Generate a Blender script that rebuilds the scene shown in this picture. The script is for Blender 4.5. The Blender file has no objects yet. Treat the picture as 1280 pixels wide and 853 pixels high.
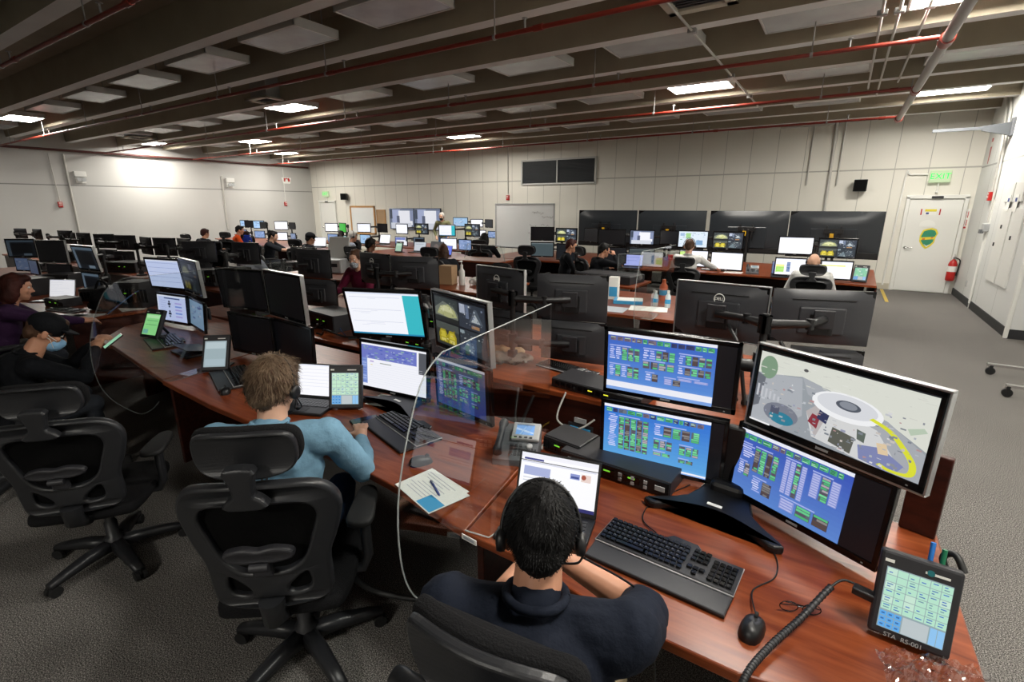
import bpy, bmesh, math, random
from mathutils import Vector, Matrix, Euler
PI = math.pi
R = math.radians
SC = bpy.context.scene
COL = SC.collection

# ------------------------------------------------------------------ colour + materials
def lin(h):
    if isinstance(h, str):
        h = h.lstrip('#'); h = ''.join(c * 2 for c in h) if len(h) == 3 else h
        c = [int(h[i:i + 2], 16) / 255 for i in (0, 2, 4)]
        return tuple((x / 12.92 if x <= .04045 else ((x + .055) / 1.055) ** 2.4) for x in c)
    return tuple(h)

MATS = {}
def mat(name, col, rough=.5, metal=0., spec=.5, noise=None, bump=None, coat=0., stretch=None, detail=4):
    """plain principled material; noise=(scale, amount) varies the colour, bump=(scale, strength)"""
    if name in MATS: return MATS[name]
    m = bpy.data.materials.new(name); m.use_nodes = True
    nt = m.node_tree; b = nt.nodes['Principled BSDF']
    c = lin(col)
    b.inputs['Base Color'].default_value = (*c, 1)
    b.inputs['Roughness'].default_value = rough
    b.inputs['Metallic'].default_value = metal
    b.inputs['Specular IOR Level'].default_value = spec
    b.inputs['Coat Weight'].default_value = coat
    b.inputs['Coat Roughness'].default_value = .12
    if noise or bump:
        tc = nt.nodes.new('ShaderNodeTexCoord'); mp = nt.nodes.new('ShaderNodeMapping')
        nt.links.new(tc.outputs['Object'], mp.inputs['Vector'])
        if stretch: mp.inputs['Scale'].default_value = stretch
    if noise:
        n = nt.nodes.new('ShaderNodeTexNoise'); n.inputs['Scale'].default_value = noise[0]; n.inputs['Detail'].default_value = detail
        nt.links.new(mp.outputs['Vector'], n.inputs['Vector'])
        r = nt.nodes.new('ShaderNodeValToRGB')
        k = noise[1]
        r.color_ramp.elements[0].position = .3; r.color_ramp.elements[1].position = .7
        r.color_ramp.elements[0].color = (*[x * (1 - k) for x in c], 1)
        r.color_ramp.elements[1].color = (*[min(1, x * (1 + k)) for x in c], 1)
        nt.links.new(n.outputs['Fac'], r.inputs['Fac']); nt.links.new(r.outputs['Color'], b.inputs['Base Color'])
    if bump:
        n2 = nt.nodes.new('ShaderNodeTexNoise'); n2.inputs['Scale'].default_value = bump[0]; n2.inputs['Detail'].default_value = 3
        nt.links.new(mp.outputs['Vector'], n2.inputs['Vector'])
        bp = nt.nodes.new('ShaderNodeBump'); bp.inputs['Strength'].default_value = bump[1]; bp.inputs['Distance'].default_value = .01
        nt.links.new(n2.outputs['Fac'], bp.inputs['Height']); nt.links.new(bp.outputs['Normal'], b.inputs['Normal'])
    MATS[name] = m
    return m

def panel_wall_mat(name, col, axis, step, seam_z, base_dark=.35):
    """painted wall panels: thin seams every `step` metres along an axis and one horizontal seam"""
    m = bpy.data.materials.new(name); m.use_nodes = True
    nt = m.node_tree; b = nt.nodes['Principled BSDF']; N = nt.nodes.new; L = nt.links.new
    g = N('ShaderNodeNewGeometry'); s = N('ShaderNodeSeparateXYZ'); L(g.outputs['Position'], s.inputs[0])
    def math_(op, a, bb=None):
        n = N('ShaderNodeMath'); n.operation = op
        for i, v in enumerate((a, bb)):
            if v is None: continue
            if isinstance(v, (int, float)): n.inputs[i].default_value = v
            else: L(v, n.inputs[i])
        return n.outputs[0]
    def near_line(coord, st, w):
        f = math_('FRACT', math_('DIVIDE', math_('ADD', coord, 100.), st))
        d = math_('MINIMUM', f, math_('SUBTRACT', 1., f))
        return math_('LESS_THAN', d, w / st)
    v = near_line(s.outputs[axis], step, .007)
    h = math_('LESS_THAN', math_('ABSOLUTE', math_('SUBTRACT', s.outputs[2], seam_z)), .016)
    mx = math_('MAXIMUM', v, h)
    nz = N('ShaderNodeTexNoise'); nz.inputs['Scale'].default_value = .9; nz.inputs['Detail'].default_value = 5
    L(g.outputs['Position'], nz.inputs['Vector'])
    r = N('ShaderNodeValToRGB'); c = lin(col)
    r.color_ramp.elements[0].color = (*[x * .9 for x in c], 1); r.color_ramp.elements[1].color = (*c, 1)
    L(nz.outputs['Fac'], r.inputs['Fac'])
    mix = N('ShaderNodeMix'); mix.data_type = 'RGBA'
    L(mx, mix.inputs['Factor']); L(r.outputs['Color'], mix.inputs['A'])
    mix.inputs['B'].default_value = (*[x * base_dark for x in c], 1)
    L(mix.outputs['Result'], b.inputs['Base Color'])
    bp = N('ShaderNodeBump'); bp.inputs['Distance'].default_value = .006; bp.inputs['Strength'].default_value = .6
    L(math_('SUBTRACT', 1., mx), bp.inputs['Height']); L(bp.outputs['Normal'], b.inputs['Normal'])
    b.inputs['Roughness'].default_value = .55
    MATS[name] = m
    return m

def carpet_mat():
    m = bpy.data.materials.new('carpet'); m.use_nodes = True
    nt = m.node_tree; b = nt.nodes['Principled BSDF']; N = nt.nodes.new; L = nt.links.new
    g = N('ShaderNodeNewGeometry')
    n1 = N('ShaderNodeTexNoise'); n1.inputs['Scale'].default_value = 190; n1.inputs['Detail'].default_value = 3; n1.inputs['Roughness'].default_value = .7
    n2 = N('ShaderNodeTexNoise'); n2.inputs['Scale'].default_value = 1.1; n2.inputs['Detail'].default_value = 4
    L(g.outputs['Position'], n1.inputs['Vector']); L(g.outputs['Position'], n2.inputs['Vector'])
    r = N('ShaderNodeValToRGB')
    e = r.color_ramp.elements
    e[0].position = .4; e[0].color = (*lin('#32312f'), 1)
    e[1].position = .62; e[1].color = (*lin('#aaa6a1'), 1)
    k = e.new(.52); k.color = (*lin('#6b6865'), 1)
    L(n1.outputs['Fac'], r.inputs['Fac'])
    r2 = N('ShaderNodeValToRGB'); r2.color_ramp.elements[0].color = (.78, .78, .78, 1); r2.color_ramp.elements[1].color = (1.1, 1.1, 1.1, 1)
    L(n2.outputs['Fac'], r2.inputs['Fac'])
    mx = N('ShaderNodeMix'); mx.data_type = 'RGBA'; mx.blend_type = 'MULTIPLY'; mx.inputs['Factor'].default_value = 1
    L(r.outputs['Color'], mx.inputs['A']); L(r2.outputs['Color'], mx.inputs['B'])
    L(mx.outputs['Result'], b.inputs['Base Color'])
    bp = N('ShaderNodeBump'); bp.inputs['Strength'].default_value = .5; bp.inputs['Distance'].default_value = .004
    L(n1.outputs['Fac'], bp.inputs['Height']); L(bp.outputs['Normal'], b.inputs['Normal'])
    b.inputs['Roughness'].default_value = .95; b.inputs['Specular IOR Level'].default_value = .1
    MATS['carpet'] = m
    return m

def wood_mat(name, dark, mid, light, rough=.28):
    m = bpy.data.materials.new(name); m.use_nodes = True
    nt = m.node_tree; b = nt.nodes['Principled BSDF']; N = nt.nodes.new; L = nt.links.new
    g = N('ShaderNodeNewGeometry'); mp = N('ShaderNodeMapping'); mp.inputs['Scale'].default_value = (1.3, 13, 13)
    mp.inputs['Rotation'].default_value = (0, 0, R(8))
    L(g.outputs['Position'], mp.inputs['Vector'])
    n = N('ShaderNodeTexNoise'); n.inputs['Scale'].default_value = 2.6; n.inputs['Detail'].default_value = 7; n.inputs['Distortion'].default_value = .6
    L(mp.outputs['Vector'], n.inputs['Vector'])
    r = N('ShaderNodeValToRGB'); e = r.color_ramp.elements
    e[0].position = .33; e[0].color = (*lin(dark), 1); e[1].position = .7; e[1].color = (*lin(light), 1)
    k = e.new(.5); k.color = (*lin(mid), 1)
    L(n.outputs['Fac'], r.inputs['Fac']); L(r.outputs['Color'], b.inputs['Base Color'])
    b.inputs['Roughness'].default_value = rough; b.inputs['Specular IOR Level'].default_value = .32; b.inputs['Coat Weight'].default_value = .06; b.inputs['Coat Roughness'].default_value = .18
    MATS[name] = m
    return m

def emit_mat(name, col, strength, sampling='NONE'):
    if name in MATS: return MATS[name]
    m = bpy.data.materials.new(name); m.use_nodes = True
    b = m.node_tree.nodes['Principled BSDF']
    b.inputs['Base Color'].default_value = (*[x * .3 for x in lin(col)], 1)
    b.inputs['Emission Color'].default_value = (*lin(col), 1); b.inputs['Emission Strength'].default_value = strength
    m.cycles.emission_sampling = sampling
    MATS[name] = m
    return m

def screen_mat():
    m = bpy.data.materials.new('lit_screen'); m.use_nodes = True
    nt = m.node_tree; b = nt.nodes['Principled BSDF']
    a = nt.nodes.new('ShaderNodeAttribute'); a.attribute_name = 'Col'
    b.inputs['Base Color'].default_value = (.006, .006, .008, 1); b.inputs['Roughness'].default_value = .32
    b.inputs['Emission Strength'].default_value = 1.0
    nt.links.new(a.outputs['Color'], b.inputs['Emission Color'])
    m.cycles.emission_sampling = 'NONE'
    MATS['screen'] = m
    return m

def clear_mat(name, tint=(.93, .95, .95), rough=.03, ior=1.55):
    m = bpy.data.materials.new(name); m.use_nodes = True
    nt = m.node_tree; N = nt.nodes.new; L = nt.links.new
    for n in list(nt.nodes): nt.nodes.remove(n)
    o = N('ShaderNodeOutputMaterial'); t = N('ShaderNodeBsdfTransparent'); t.inputs[0].default_value = (*tint, 1)
    g = N('ShaderNodeBsdfGlossy'); g.inputs['Roughness'].default_value = rough; g.inputs[0].default_value = (1, 1, 1, 1)
    f = N('ShaderNodeFresnel'); f.inputs['IOR'].default_value = ior
    ge = N('ShaderNodeNewGeometry'); k1 = N('ShaderNodeMath'); k1.operation = 'SUBTRACT'; k1.inputs[0].default_value = 1.; L(ge.outputs['Backfacing'], k1.inputs[1])
    k2 = N('ShaderNodeMath'); k2.operation = 'MULTIPLY'; L(f.outputs[0], k2.inputs[0]); L(k1.outputs[0], k2.inputs[1])
    mx = N('ShaderNodeMixShader'); L(k2.outputs[0], mx.inputs[0]); L(t.outputs[0], mx.inputs[1]); L(g.outputs[0], mx.inputs[2])
    L(mx.outputs[0], o.inputs[0])
    MATS[name] = m
    return m

carpet_mat(); screen_mat()
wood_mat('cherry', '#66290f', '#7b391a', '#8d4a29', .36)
wood_mat('cherry_panel_shaded', '#270c07', '#34120a', '#40190f', .45)  # panel brown darkened further, so shade between the desk rows sits in the colour
clear_mat('acrylic')
clear_mat('plastic_bag', (.86, .84, .85), rough=.09, ior=2.3)
clear_mat('tinted_film', (.55, .45, .78), rough=.1)
mat('acrylic_edge_unlit', '#8d9292', .25, spec=.8).node_tree.nodes['Principled BSDF'].inputs['Alpha'].default_value = .18  # copy of the edge dimmed in colour, as if less light reached it
mat('acrylic_edge', '#c2c8c7', .25, spec=.8).node_tree.nodes['Principled BSDF'].inputs['Alpha'].default_value = .5
mat('black_plastic', '#141416', .42, bump=(400, .05))
mat('black_gloss', '#0b0b0d', .16)
mat('tv_plastic', '#2b3035', .3)
mat('back_plastic', '#35363a', .38, bump=(500, .04))
mat('dark_plastic', '#26262a', .5)
mat('grey_plastic', '#5c5e62', .45)
mat('light_grey', '#a9abac', .45)
mat('silver', '#c4c6c8', .28, metal=.85)
mat('white_plastic', '#dcdcd8', .4)
mat('white_paint', '#e2e2dd', .45)
mat('black_fabric', '#131315', .9, bump=(260, .5), spec=.2)
mat('black_mesh', '#060607', .85, bump=(500, .6), spec=.15)
mat('chair_frame', '#232427', .38, bump=(300, .06))
mat('rubber', '#101011', .7)
mat('chrome', '#d8d8d8', .15, metal=1.)
mat('paper', '#e9e9e4', .8); mat('dull_paper', '#8d867d', .85)
mat('ink', '#3a4a86', .7)
mat('print_grey', '#b4b9c2', .8)
mat('red_paint', '#b3201c', .35)
mat('wall_pipe_red', '#4a1d18', .5)
mat('pipe_red', '#7a281c', .4, noise=(3, .12))
mat('pipe_grey', '#8d8783', .42)
mat('conduit', '#b9b7b1', .4)
mat('ceiling_paint', '#948b78', .75, noise=(2.2, .08))
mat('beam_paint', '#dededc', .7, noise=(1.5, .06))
mat('fixture_white', '#c3c3c0', .5)
mat('diffuser_off', '#b0b1b4', .25, noise=(2.5, .14))
mat('fixture_metal', '#8a8a88', .5)
mat('orange_tag', '#c2661c', .5)
mat('yellow_tag', '#e2b21c', .5)
mat('baseboard', '#232427', .6)
mat('beige_trim', '#b9b3a3', .55)
mat('grille_dark', '#4c4f53', .45)
mat('oak', '#b98a55', .45, noise=(6, .12), stretch=(1, 1, .2))
mat('cardboard', '#ab8d6b', .8)
mat('whiteboard', '#e0e3e3', .22, noise=(1.4, .03))
mat('skin', '#c48e72', .5, noise=(14, .06), spec=.35)
mat('skin_pale', '#d2a58c', .5, noise=(14, .06), spec=.35)
mat('skin_dark', '#6d4632', .5, noise=(14, .06), spec=.35)
mat('eye_white', '#e5e2dc', .2)
mat('eye_iris', '#2b1d14', .2)
mat('lips', '#9d5b4e', .5)
def strand_mat(name, dark, light):
    return mat(name, light, .6, noise=(9, .55), bump=(30, .5), stretch=(1, 1, .25), spec=.22)
strand_mat('hair_black', '#050505', '#0c0b0b')
strand_mat('hair_brown', '#1a0e08', '#4a3426')
strand_mat('hair_ash', '#33271d', '#6f5c49')
strand_mat('hair_red', '#140705', '#3a1812')
strand_mat('hair_grey', '#777', '#b8b4ae')
def cloth(name, col): return mat(name, col, .85, noise=(6, .1), bump=(45, .35), spec=.2)
cloth('cloth_blue', '#779fb8'); cloth('cloth_navy', '#151b28'); cloth('cloth_black', '#0d0f14'); cloth('cloth_khaki', '#b7a98e')
cloth('cloth_orange', '#e2551d'); cloth('cloth_purple', '#311a38'); cloth('cloth_white', '#d5d5d3'); cloth('cloth_grey', '#8d93a1')
cloth('cloth_dark', '#22252b'); cloth('cloth_maroon', '#5f1631'); cloth('cloth_green', '#7f8160'); cloth('cloth_denim', '#2b3f5c')
cloth('cloth_royal', '#1f3aa0'); cloth('cloth_jeans', '#3f69a8'); cloth('cloth_teal', '#2f7a80')
mat('mask_blue', '#8fc0e8', .8); mat('mask_black', '#15161a', .85); mat('mask_plaid', '#9aa3ac', .85, noise=(60, .7))
mat('green_key', '#3aa53a', .5); mat('blue_plug', '#2f7fd8', .4); mat('green_plug', '#1f7a55', .4)
mat('blue_box', '#3c9cd0', .5); mat('bottle_clear', '#c9d4d8', .1); mat('orange_plastic', '#c7603a', .4)
mat('poster_green', '#2f8a68', .5); mat('poster_yellow', '#e0cf3a', .5); mat('poster_orange', '#d0742a', .5)
mat('yellow_tape', '#b59a3c', .6); mat('cable', '#111112', .5); mat('cable_white', '#c8c8c4', .5); mat('cable_yellow', '#c9a53a', .5); mat('cable_blue', '#2a4f80', .5)
mat('exit_white', '#e9efe0', .5)
emit_mat('exit_green', '#1fdd5a', 1.3); emit_mat('led_yellow', '#e6e23a', 1.2); emit_mat('led_green', '#7fd83a', .8)
emit_mat('lamp_on', '#fffaf0', 80., 'FRONT')
emit_mat('exit_glow', '#d8f0c0', .55)

# ------------------------------------------------------------------ geometry collector
class G:
    def __init__(s): s.v = []; s.f = []; s.mi = []; s.sm = []; s.col = None
    def add(s, verts, faces, mi=0, smooth=False, M=None):
        b = len(s.v)
        s.v += [(M @ Vector(v)) if M else Vector(v) for v in verts]
        s.f += [tuple(b + i for i in f) for f in faces]
        s.mi += [mi] * len(faces); s.sm += [smooth] * len(faces)
        return s
    def addbm(s, bm, mi=0, smooth=False, M=None):
        bm.verts.index_update()
        s.add([v.co.copy() for v in bm.verts], [[v.index for v in f.verts] for f in bm.faces], mi, smooth, M)
        bm.free(); return s
    def box(s, c, d, mi=0, bev=0., rot=None, seg=2, smooth=False, M=None):
        T = Matrix.Translation(c)
        if rot: T = T @ Euler(rot).to_matrix().to_4x4()
        if M: T = M @ T
        if bev <= 0:
            x, y, z = d[0] / 2, d[1] / 2, d[2] / 2
            return s.add([(-x, -y, -z), (x, -y, -z), (x, y, -z), (-x, y, -z), (-x, -y, z), (x, -y, z), (x, y, z), (-x, y, z)],
                         [(0, 3, 2, 1), (4, 5, 6, 7), (0, 1, 5, 4), (1, 2, 6, 5), (2, 3, 7, 6), (3, 0, 4, 7)], mi, smooth, T)
        bm = bmesh.new(); bmesh.ops.create_cube(bm, size=1)
        for v in bm.verts: v.co = Vector((v.co.x * d[0], v.co.y * d[1], v.co.z * d[2]))
        bmesh.ops.bevel(bm, geom=list(bm.edges), offset=min(bev, min(d) * .49), segments=seg, profile=.5, affect='EDGES')
        return s.addbm(bm, mi, smooth, T)
    def tube(s, pts, r, n=10, mi=0, smooth=True, cap=True, M=None):
        pts = [Vector(p) for p in pts]
        rs = r if isinstance(r, (list, tuple)) else [r] * len(pts)
        t0 = (pts[1] - pts[0]).normalized()
        u = t0.orthogonal().normalized(); vs = []; fs = []
        for i, p in enumerate(pts):
            t = ((pts[min(i + 1, len(pts) - 1)] - pts[max(i - 1, 0)])).normalized()
            u = (u - t * u.dot(t))
            u = u.normalized() if u.length > 1e-6 else t.orthogonal().normalized()
            w = t.cross(u)
            for k in range(n):
                a = 2 * PI * k / n
                vs.append(p + (u * math.cos(a) + w * math.sin(a)) * rs[i])
        for i in range(len(pts) - 1):
            for k in range(n):
                a, b = i * n + k, i * n + (k + 1) % n
                fs.append((a, b, b + n, a + n))
        s.add(vs, fs, mi, smooth, M)
        if cap:
            s.add(vs[:n], [tuple(range(n))[::-1]], mi, False, M); s.add(vs[-n:], [tuple(range(n))], mi, False, M)
        return s
    def lathe(s, prof, n=16, mi=0, smooth=True, M=None):
        vs = []; fs = []
        for r, z in prof:
            for k in range(n):
                a = 2 * PI * k / n; vs.append((r * math.cos(a), r * math.sin(a), z))
        for i in range(len(prof) - 1):
            for k in range(n):
                a, b = i * n + k, i * n + (k + 1) % n
                fs.append((a, b, b + n, a + n))
        s.add(vs, fs, mi, smooth, M)
        s.add(vs[:n], [tuple(range(n))[::-1]], mi, False, M); s.add(vs[-n:], [tuple(range(n))], mi, False, M)
        return s
    def prism(s, poly, z0, z1, mi=0, bev=0., M=None, seg=2, smooth=False):
        bm = bmesh.new()
        vs = [bm.verts.new((x, y, z0)) for x, y in poly]
        f = bm.faces.new(vs); f.normal_update()
        if f.normal.z > 0: f.normal_flip()
        ex = bmesh.ops.extrude_face_region(bm, geom=[f])
        up = [e for e in ex['geom'] if isinstance(e, bmesh.types.BMVert)]
        for v in up: v.co.z = z1
        bmesh.ops.recalc_face_normals(bm, faces=list(bm.faces))
        if bev > 0:
            es = [e for e in bm.edges if abs(e.verts[0].co.z - e.verts[1].co.z) < 1e-6]
            bmesh.ops.bevel(bm, geom=es, offset=bev, segments=seg, profile=.5, affect='EDGES')
        return s.addbm(bm, mi, smooth, M)
    def ell(s, c, r, rot=None, mi=0, sub=2, M=None):
        bm = bmesh.new(); bmesh.ops.create_icosphere(bm, subdivisions=sub, radius=1)
        T = Matrix.Translation(c)
        if rot: T = T @ Euler(rot).to_matrix().to_4x4()
        T = T @ Matrix.Diagonal((r[0], r[1], r[2], 1))
        if M: T = M @ T
        return s.addbm(bm, mi, True, T)
    def quad(s, a, b, c, d, mi=0, M=None): return s.add([a, b, c, d], [(0, 1, 2, 3)], mi, False, M)

def link(o, parent=None):
    COL.objects.link(o)
    if parent: o.parent = parent
    return o
def tag(o, label=None, cat=None, group=None, kind=None):
    if label: o['label'] = label
    if cat: o['category'] = cat
    if group: o['group'] = group
    if kind: o['kind'] = kind
    return o
def part(name, g, mats, parent=None, loc=None, rot=None, label=None, colors=None):
    me = bpy.data.meshes.new(name)
    me.from_pydata([tuple(v) for v in g.v], [], g.f)
    if not isinstance(mats, (list, tuple)): mats = [mats]
    for m in mats: me.materials.append(MATS[m] if isinstance(m, str) else m)
    me.polygons.foreach_set('material_index', g.mi)
    me.polygons.foreach_set('use_smooth', g.sm)
    if colors is not None:
        at = me.color_attributes.new('Col', 'FLOAT_COLOR', 'POINT')
        at.data.foreach_set('color', [x for c in colors for x in (*c, 1.)])
    me.update()
    o = bpy.data.objects.new(name, me)
    if loc: o.location = loc
    if rot: o.rotation_euler = rot
    link(o, parent)
    if label: o['label'] = label
    return o
def thing(name, label, cat, loc=(0, 0, 0), rz=0., group=None, rot=None):
    o = bpy.data.objects.new(name, None); o.empty_display_size = .1
    o.location = loc; o.rotation_euler = rot if rot else (0, 0, rz)
    link(o); return tag(o, label, cat, group)
def single(name, g, mats, label, cat, group=None, loc=None, rot=None):
    return tag(part(name, g, mats, None, loc, rot), label, cat, group)
def struct(name, g, mats, **k):
    return tag(part(name, g, mats, **k), kind='structure')
def dup(o, loc=None, rz=None, label=None, group=None, rot=None, parent=None):
    c = o.copy(); link(c)
    if parent: c.parent = parent
    else:
        if loc is not None: c.location = loc
        if rot: c.rotation_euler = rot
        elif rz is not None: c.rotation_euler = (0, 0, rz)
        if label: c['label'] = label
        if group: c['group'] = group
    for ch in list(o.children): dup(ch, parent=c)
    return c
def text_geo(txt, size, M, g, mi=0, depth=.002):
    cu = bpy.data.curves.new('lettering', 'FONT'); cu.body = txt; cu.size = size; cu.align_x = 'CENTER'; cu.align_y = 'CENTER'; cu.extrude = depth
    o = bpy.data.objects.new('lettering', cu); COL.objects.link(o)
    dg = bpy.context.evaluated_depsgraph_get(); dg.update()
    me = bpy.data.meshes.new_from_object(o.evaluated_get(dg))
    g.add([v.co.copy() for v in me.vertices], [tuple(p.vertices) for p in me.polygons], mi, False, M)
    bpy.data.objects.remove(o); bpy.data.curves.remove(cu); bpy.data.meshes.remove(me)
def curve_shape(splines, extrude, bevel, g, mi=0, M=None, bend=0., smooth=False):
    """flat outline with holes -> thick rounded shape (holes kept)"""
    cu = bpy.data.curves.new('outline', 'CURVE'); cu.dimensions = '2D'; cu.fill_mode = 'BOTH'; cu.extrude = extrude; cu.bevel_depth = bevel; cu.bevel_resolution = 2
    for pts in splines:
        sp = cu.splines.new('POLY'); sp.points.add(len(pts) - 1); sp.use_cyclic_u = True
        for p, q in zip(sp.points, pts): p.co = (q[0], q[1], 0, 1)
    o = bpy.data.objects.new('outline', cu); COL.objects.link(o)
    dg = bpy.context.evaluated_depsgraph_get(); dg.update()
    me = bpy.data.meshes.new_from_object(o.evaluated_get(dg))
    vs = [v.co.copy() for v in me.vertices]
    if bend:
        for v in vs: v.z += bend * v.x * v.x
    g.add(vs, [tuple(p.vertices) for p in me.polygons], mi, smooth, M)
    bpy.data.objects.remove(o); bpy.data.curves.remove(cu); bpy.data.meshes.remove(me)
def smooth_closed(pts, k=6):
    """Catmull-Rom through closed control points"""
    out = []; n = len(pts)
    for i in range(n):
        p0, p1, p2, p3 = [Vector(pts[(i + j - 1) % n]) for j in range(4)]
        for q in range(k):
            t = q / k
            out.append(.5 * ((2 * p1) + (p2 - p0) * t + (2 * p0 - 5 * p1 + 4 * p2 - p3) * t * t + (3 * p1 - p0 - 3 * p2 + p3) * t ** 3))
    return out
def smooth_open(pts, k=6):
    out = []; n = len(pts)
    for i in range(n - 1):
        p0, p1, p2, p3 = Vector(pts[max(i - 1, 0)]), Vector(pts[i]), Vector(pts[i + 1]), Vector(pts[min(i + 2, n - 1)])
        for q in range(k):
            t = q / k
            out.append(.5 * ((2 * p1) + (p2 - p0) * t + (2 * p0 - 5 * p1 + 4 * p2 - p3) * t * t + (3 * p1 - p0 - 3 * p2 + p3) * t ** 3))
    out.append(Vector(pts[-1])); return out
RX90 = Matrix.Rotation(PI / 2, 4, 'X')     # local xy drawing -> standing in xz
_mesh_cache = {}
def cpart(key, name, build, mats, parent):
    """part that shares its mesh with earlier copies of the same shape"""
    if key in _mesh_cache:
        o = bpy.data.objects.new(name, _mesh_cache[key]); link(o, parent); return o
    g = G(); build(g); o = part(name, g, mats, parent); _mesh_cache[key] = o.data
    return o
# ================================================================== THE ROOM
XL, XR, YB, YF, XR2, YJ = -20.0, 2.26, 14.48, -5.0, 2.66, 9.9
panel_wall_mat('back_panels', '#e2dfd5', 0, .6, 2.68, .55)
panel_wall_mat('side_panels', '#dcdddb', 1, 1.22, 2.66, .5)
panel_wall_mat('left_panels', '#bdbcb9', 1, 60., 2.5, .45)
mat('block_wall', '#d8d8d4', .6, bump=(18, .2))
struct('floor', G().box(((XL + XR2) / 2, (YF + YB) / 2, -.06), (XR2 - XL + .6, YB - YF + .6, .12)), 'carpet')
struct('wall_back', G().box(((XL + XR2) / 2, YB + .1, 2.1), (XR2 - XL + .6, .2, 4.4)), 'back_panels')
struct('wall_left', G().box((XL - .1, (YF + YB) / 2, 2.1), (.2, YB - YF, 4.4)), 'left_panels')
struct('wall_right', G().box((XR + .1, (YJ + YB) / 2, 2.1), (.2, YB - YJ, 4.4)), 'side_panels')
struct('wall_right_return', G().box(((XR + .2 + XR2) / 2 + .1, YJ + .06, 2.1), (XR2 - XR, .12, 4.4)), 'block_wall')
struct('wall_right_near', G().box((XR2 + .1, (YF + YJ) / 2, 2.1), (.2, YJ - YF, 4.4)), 'block_wall')
struct('wall_front', G().box(((XL + XR2) / 2, YF - .1, 2.1), (XR2 - XL + .6, .2, 4.4)), 'left_panels')
STEMS = [3.55 + 1.315 * k for k in range(-6, 9)]
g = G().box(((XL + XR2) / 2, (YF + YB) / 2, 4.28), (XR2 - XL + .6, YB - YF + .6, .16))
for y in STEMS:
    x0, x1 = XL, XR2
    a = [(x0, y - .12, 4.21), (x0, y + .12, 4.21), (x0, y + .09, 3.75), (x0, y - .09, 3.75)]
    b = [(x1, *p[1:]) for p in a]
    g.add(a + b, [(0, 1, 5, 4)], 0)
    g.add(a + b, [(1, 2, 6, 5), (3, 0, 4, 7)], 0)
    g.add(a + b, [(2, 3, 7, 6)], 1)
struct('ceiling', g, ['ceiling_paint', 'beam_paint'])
struct('baseboard_right', G().box((XR - .008, (YJ + YB) / 2, .07), (.016, YB - YJ, .14)), 'baseboard')
struct('baseboard_return', G().box((XR + .2, YJ - .008, .07), (.4, .016, .14)), 'baseboard')
struct('baseboard_back', G().box(((XL + 1.1) / 2, YB - .008, .07), (1.1 - XL, .016, .14)), 'beige_trim')
# white corner guards / pilasters on the exit side wall
struct('trim_1', G().box((XR - .012, YJ + .012, 2.05), (.05, .06, 4.1), bev=.01), 'white_paint')
struct('trim_2', G().box((XR - .006, 12.6, 1.0), (.03, .05, 2.0)), 'white_paint')
# doors
def door(name, x0, x1, y, handle_left=True, top=2.08):
    root = thing(name, None, None, ((x0 + x1) / 2, y, 0)); root['kind'] = 'structure'
    w = x1 - x0; f = G()
    f.box((-w / 2 + .03, -.03, top / 2), (.07, .07, top), bev=.008).box((w / 2 - .03, -.03, top / 2), (.07, .07, top), bev=.008).box((0, -.03, top - .0), (w + .01, .07, .08), bev=.008)
    part('door_frame', f, 'white_paint', root)
    part('door_leaf', G().box((0, -.012, top / 2 - .02), (w - .14, .03, top - .06), bev=.004), 'white_paint', root)
    s = -1 if handle_left else 1
    h = G().lathe([(.03, 0), (.03, .01), (.012, .012), (.012, .05)], 12, M=Matrix.Translation((s * (w / 2 - .14), -.03, .98)) @ RX90)
    h.tube([(s * (w / 2 - .14), -.075, .98), (s * (w / 2 - .26), -.075, .98)], .009)
    part('door_handle', h, 'chrome', root)
    part('door_closer', G().box((0, -.06, top - .01), (.2, .05, .05), bev=.008), 'dark_plastic', root)
    return root
door('door_1', 1.12, 2.17, YB, True)
door('door_2', -19.55, -18.45, YB, True)

# ------------------------------------------------------------------ ceiling fittings
LX = 1.12; LD = .62
def ceiling_light(x, y, on, label, sx=LX):
    t = thing('ceiling_light', label, 'light', (x, y, 3.82), group='ceiling troffers')
    h = G()
    h.box((-sx / 2 + .012, 0, .05), (.024, LD, .1), bev=.004).box((sx / 2 - .012, 0, .05), (.024, LD, .1), bev=.004)
    h.box((0, -LD / 2 + .012, .05), (sx, .024, .1), bev=.004).box((0, LD / 2 - .012, .05), (sx, .024, .1), bev=.004).box((0, 0, .098), (sx, LD, .008))
    part('housing', h, 'fixture_white', t)
    d = G().box((0, 0, .012), (sx - .05, LD - .05, .012), bev=.003)
    part('diffuser', d, 'lamp_on' if on else 'diffuser_off', t)
    for a in (-1, 1): cpart(('rod', sx, a), 'hanger_rod', lambda g: g.tube([(a * sx * .4, 0, .1), (a * sx * .4, 0, .38)], .006, 6), 'fixture_metal', t)
    return t
K = 1.055
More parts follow.
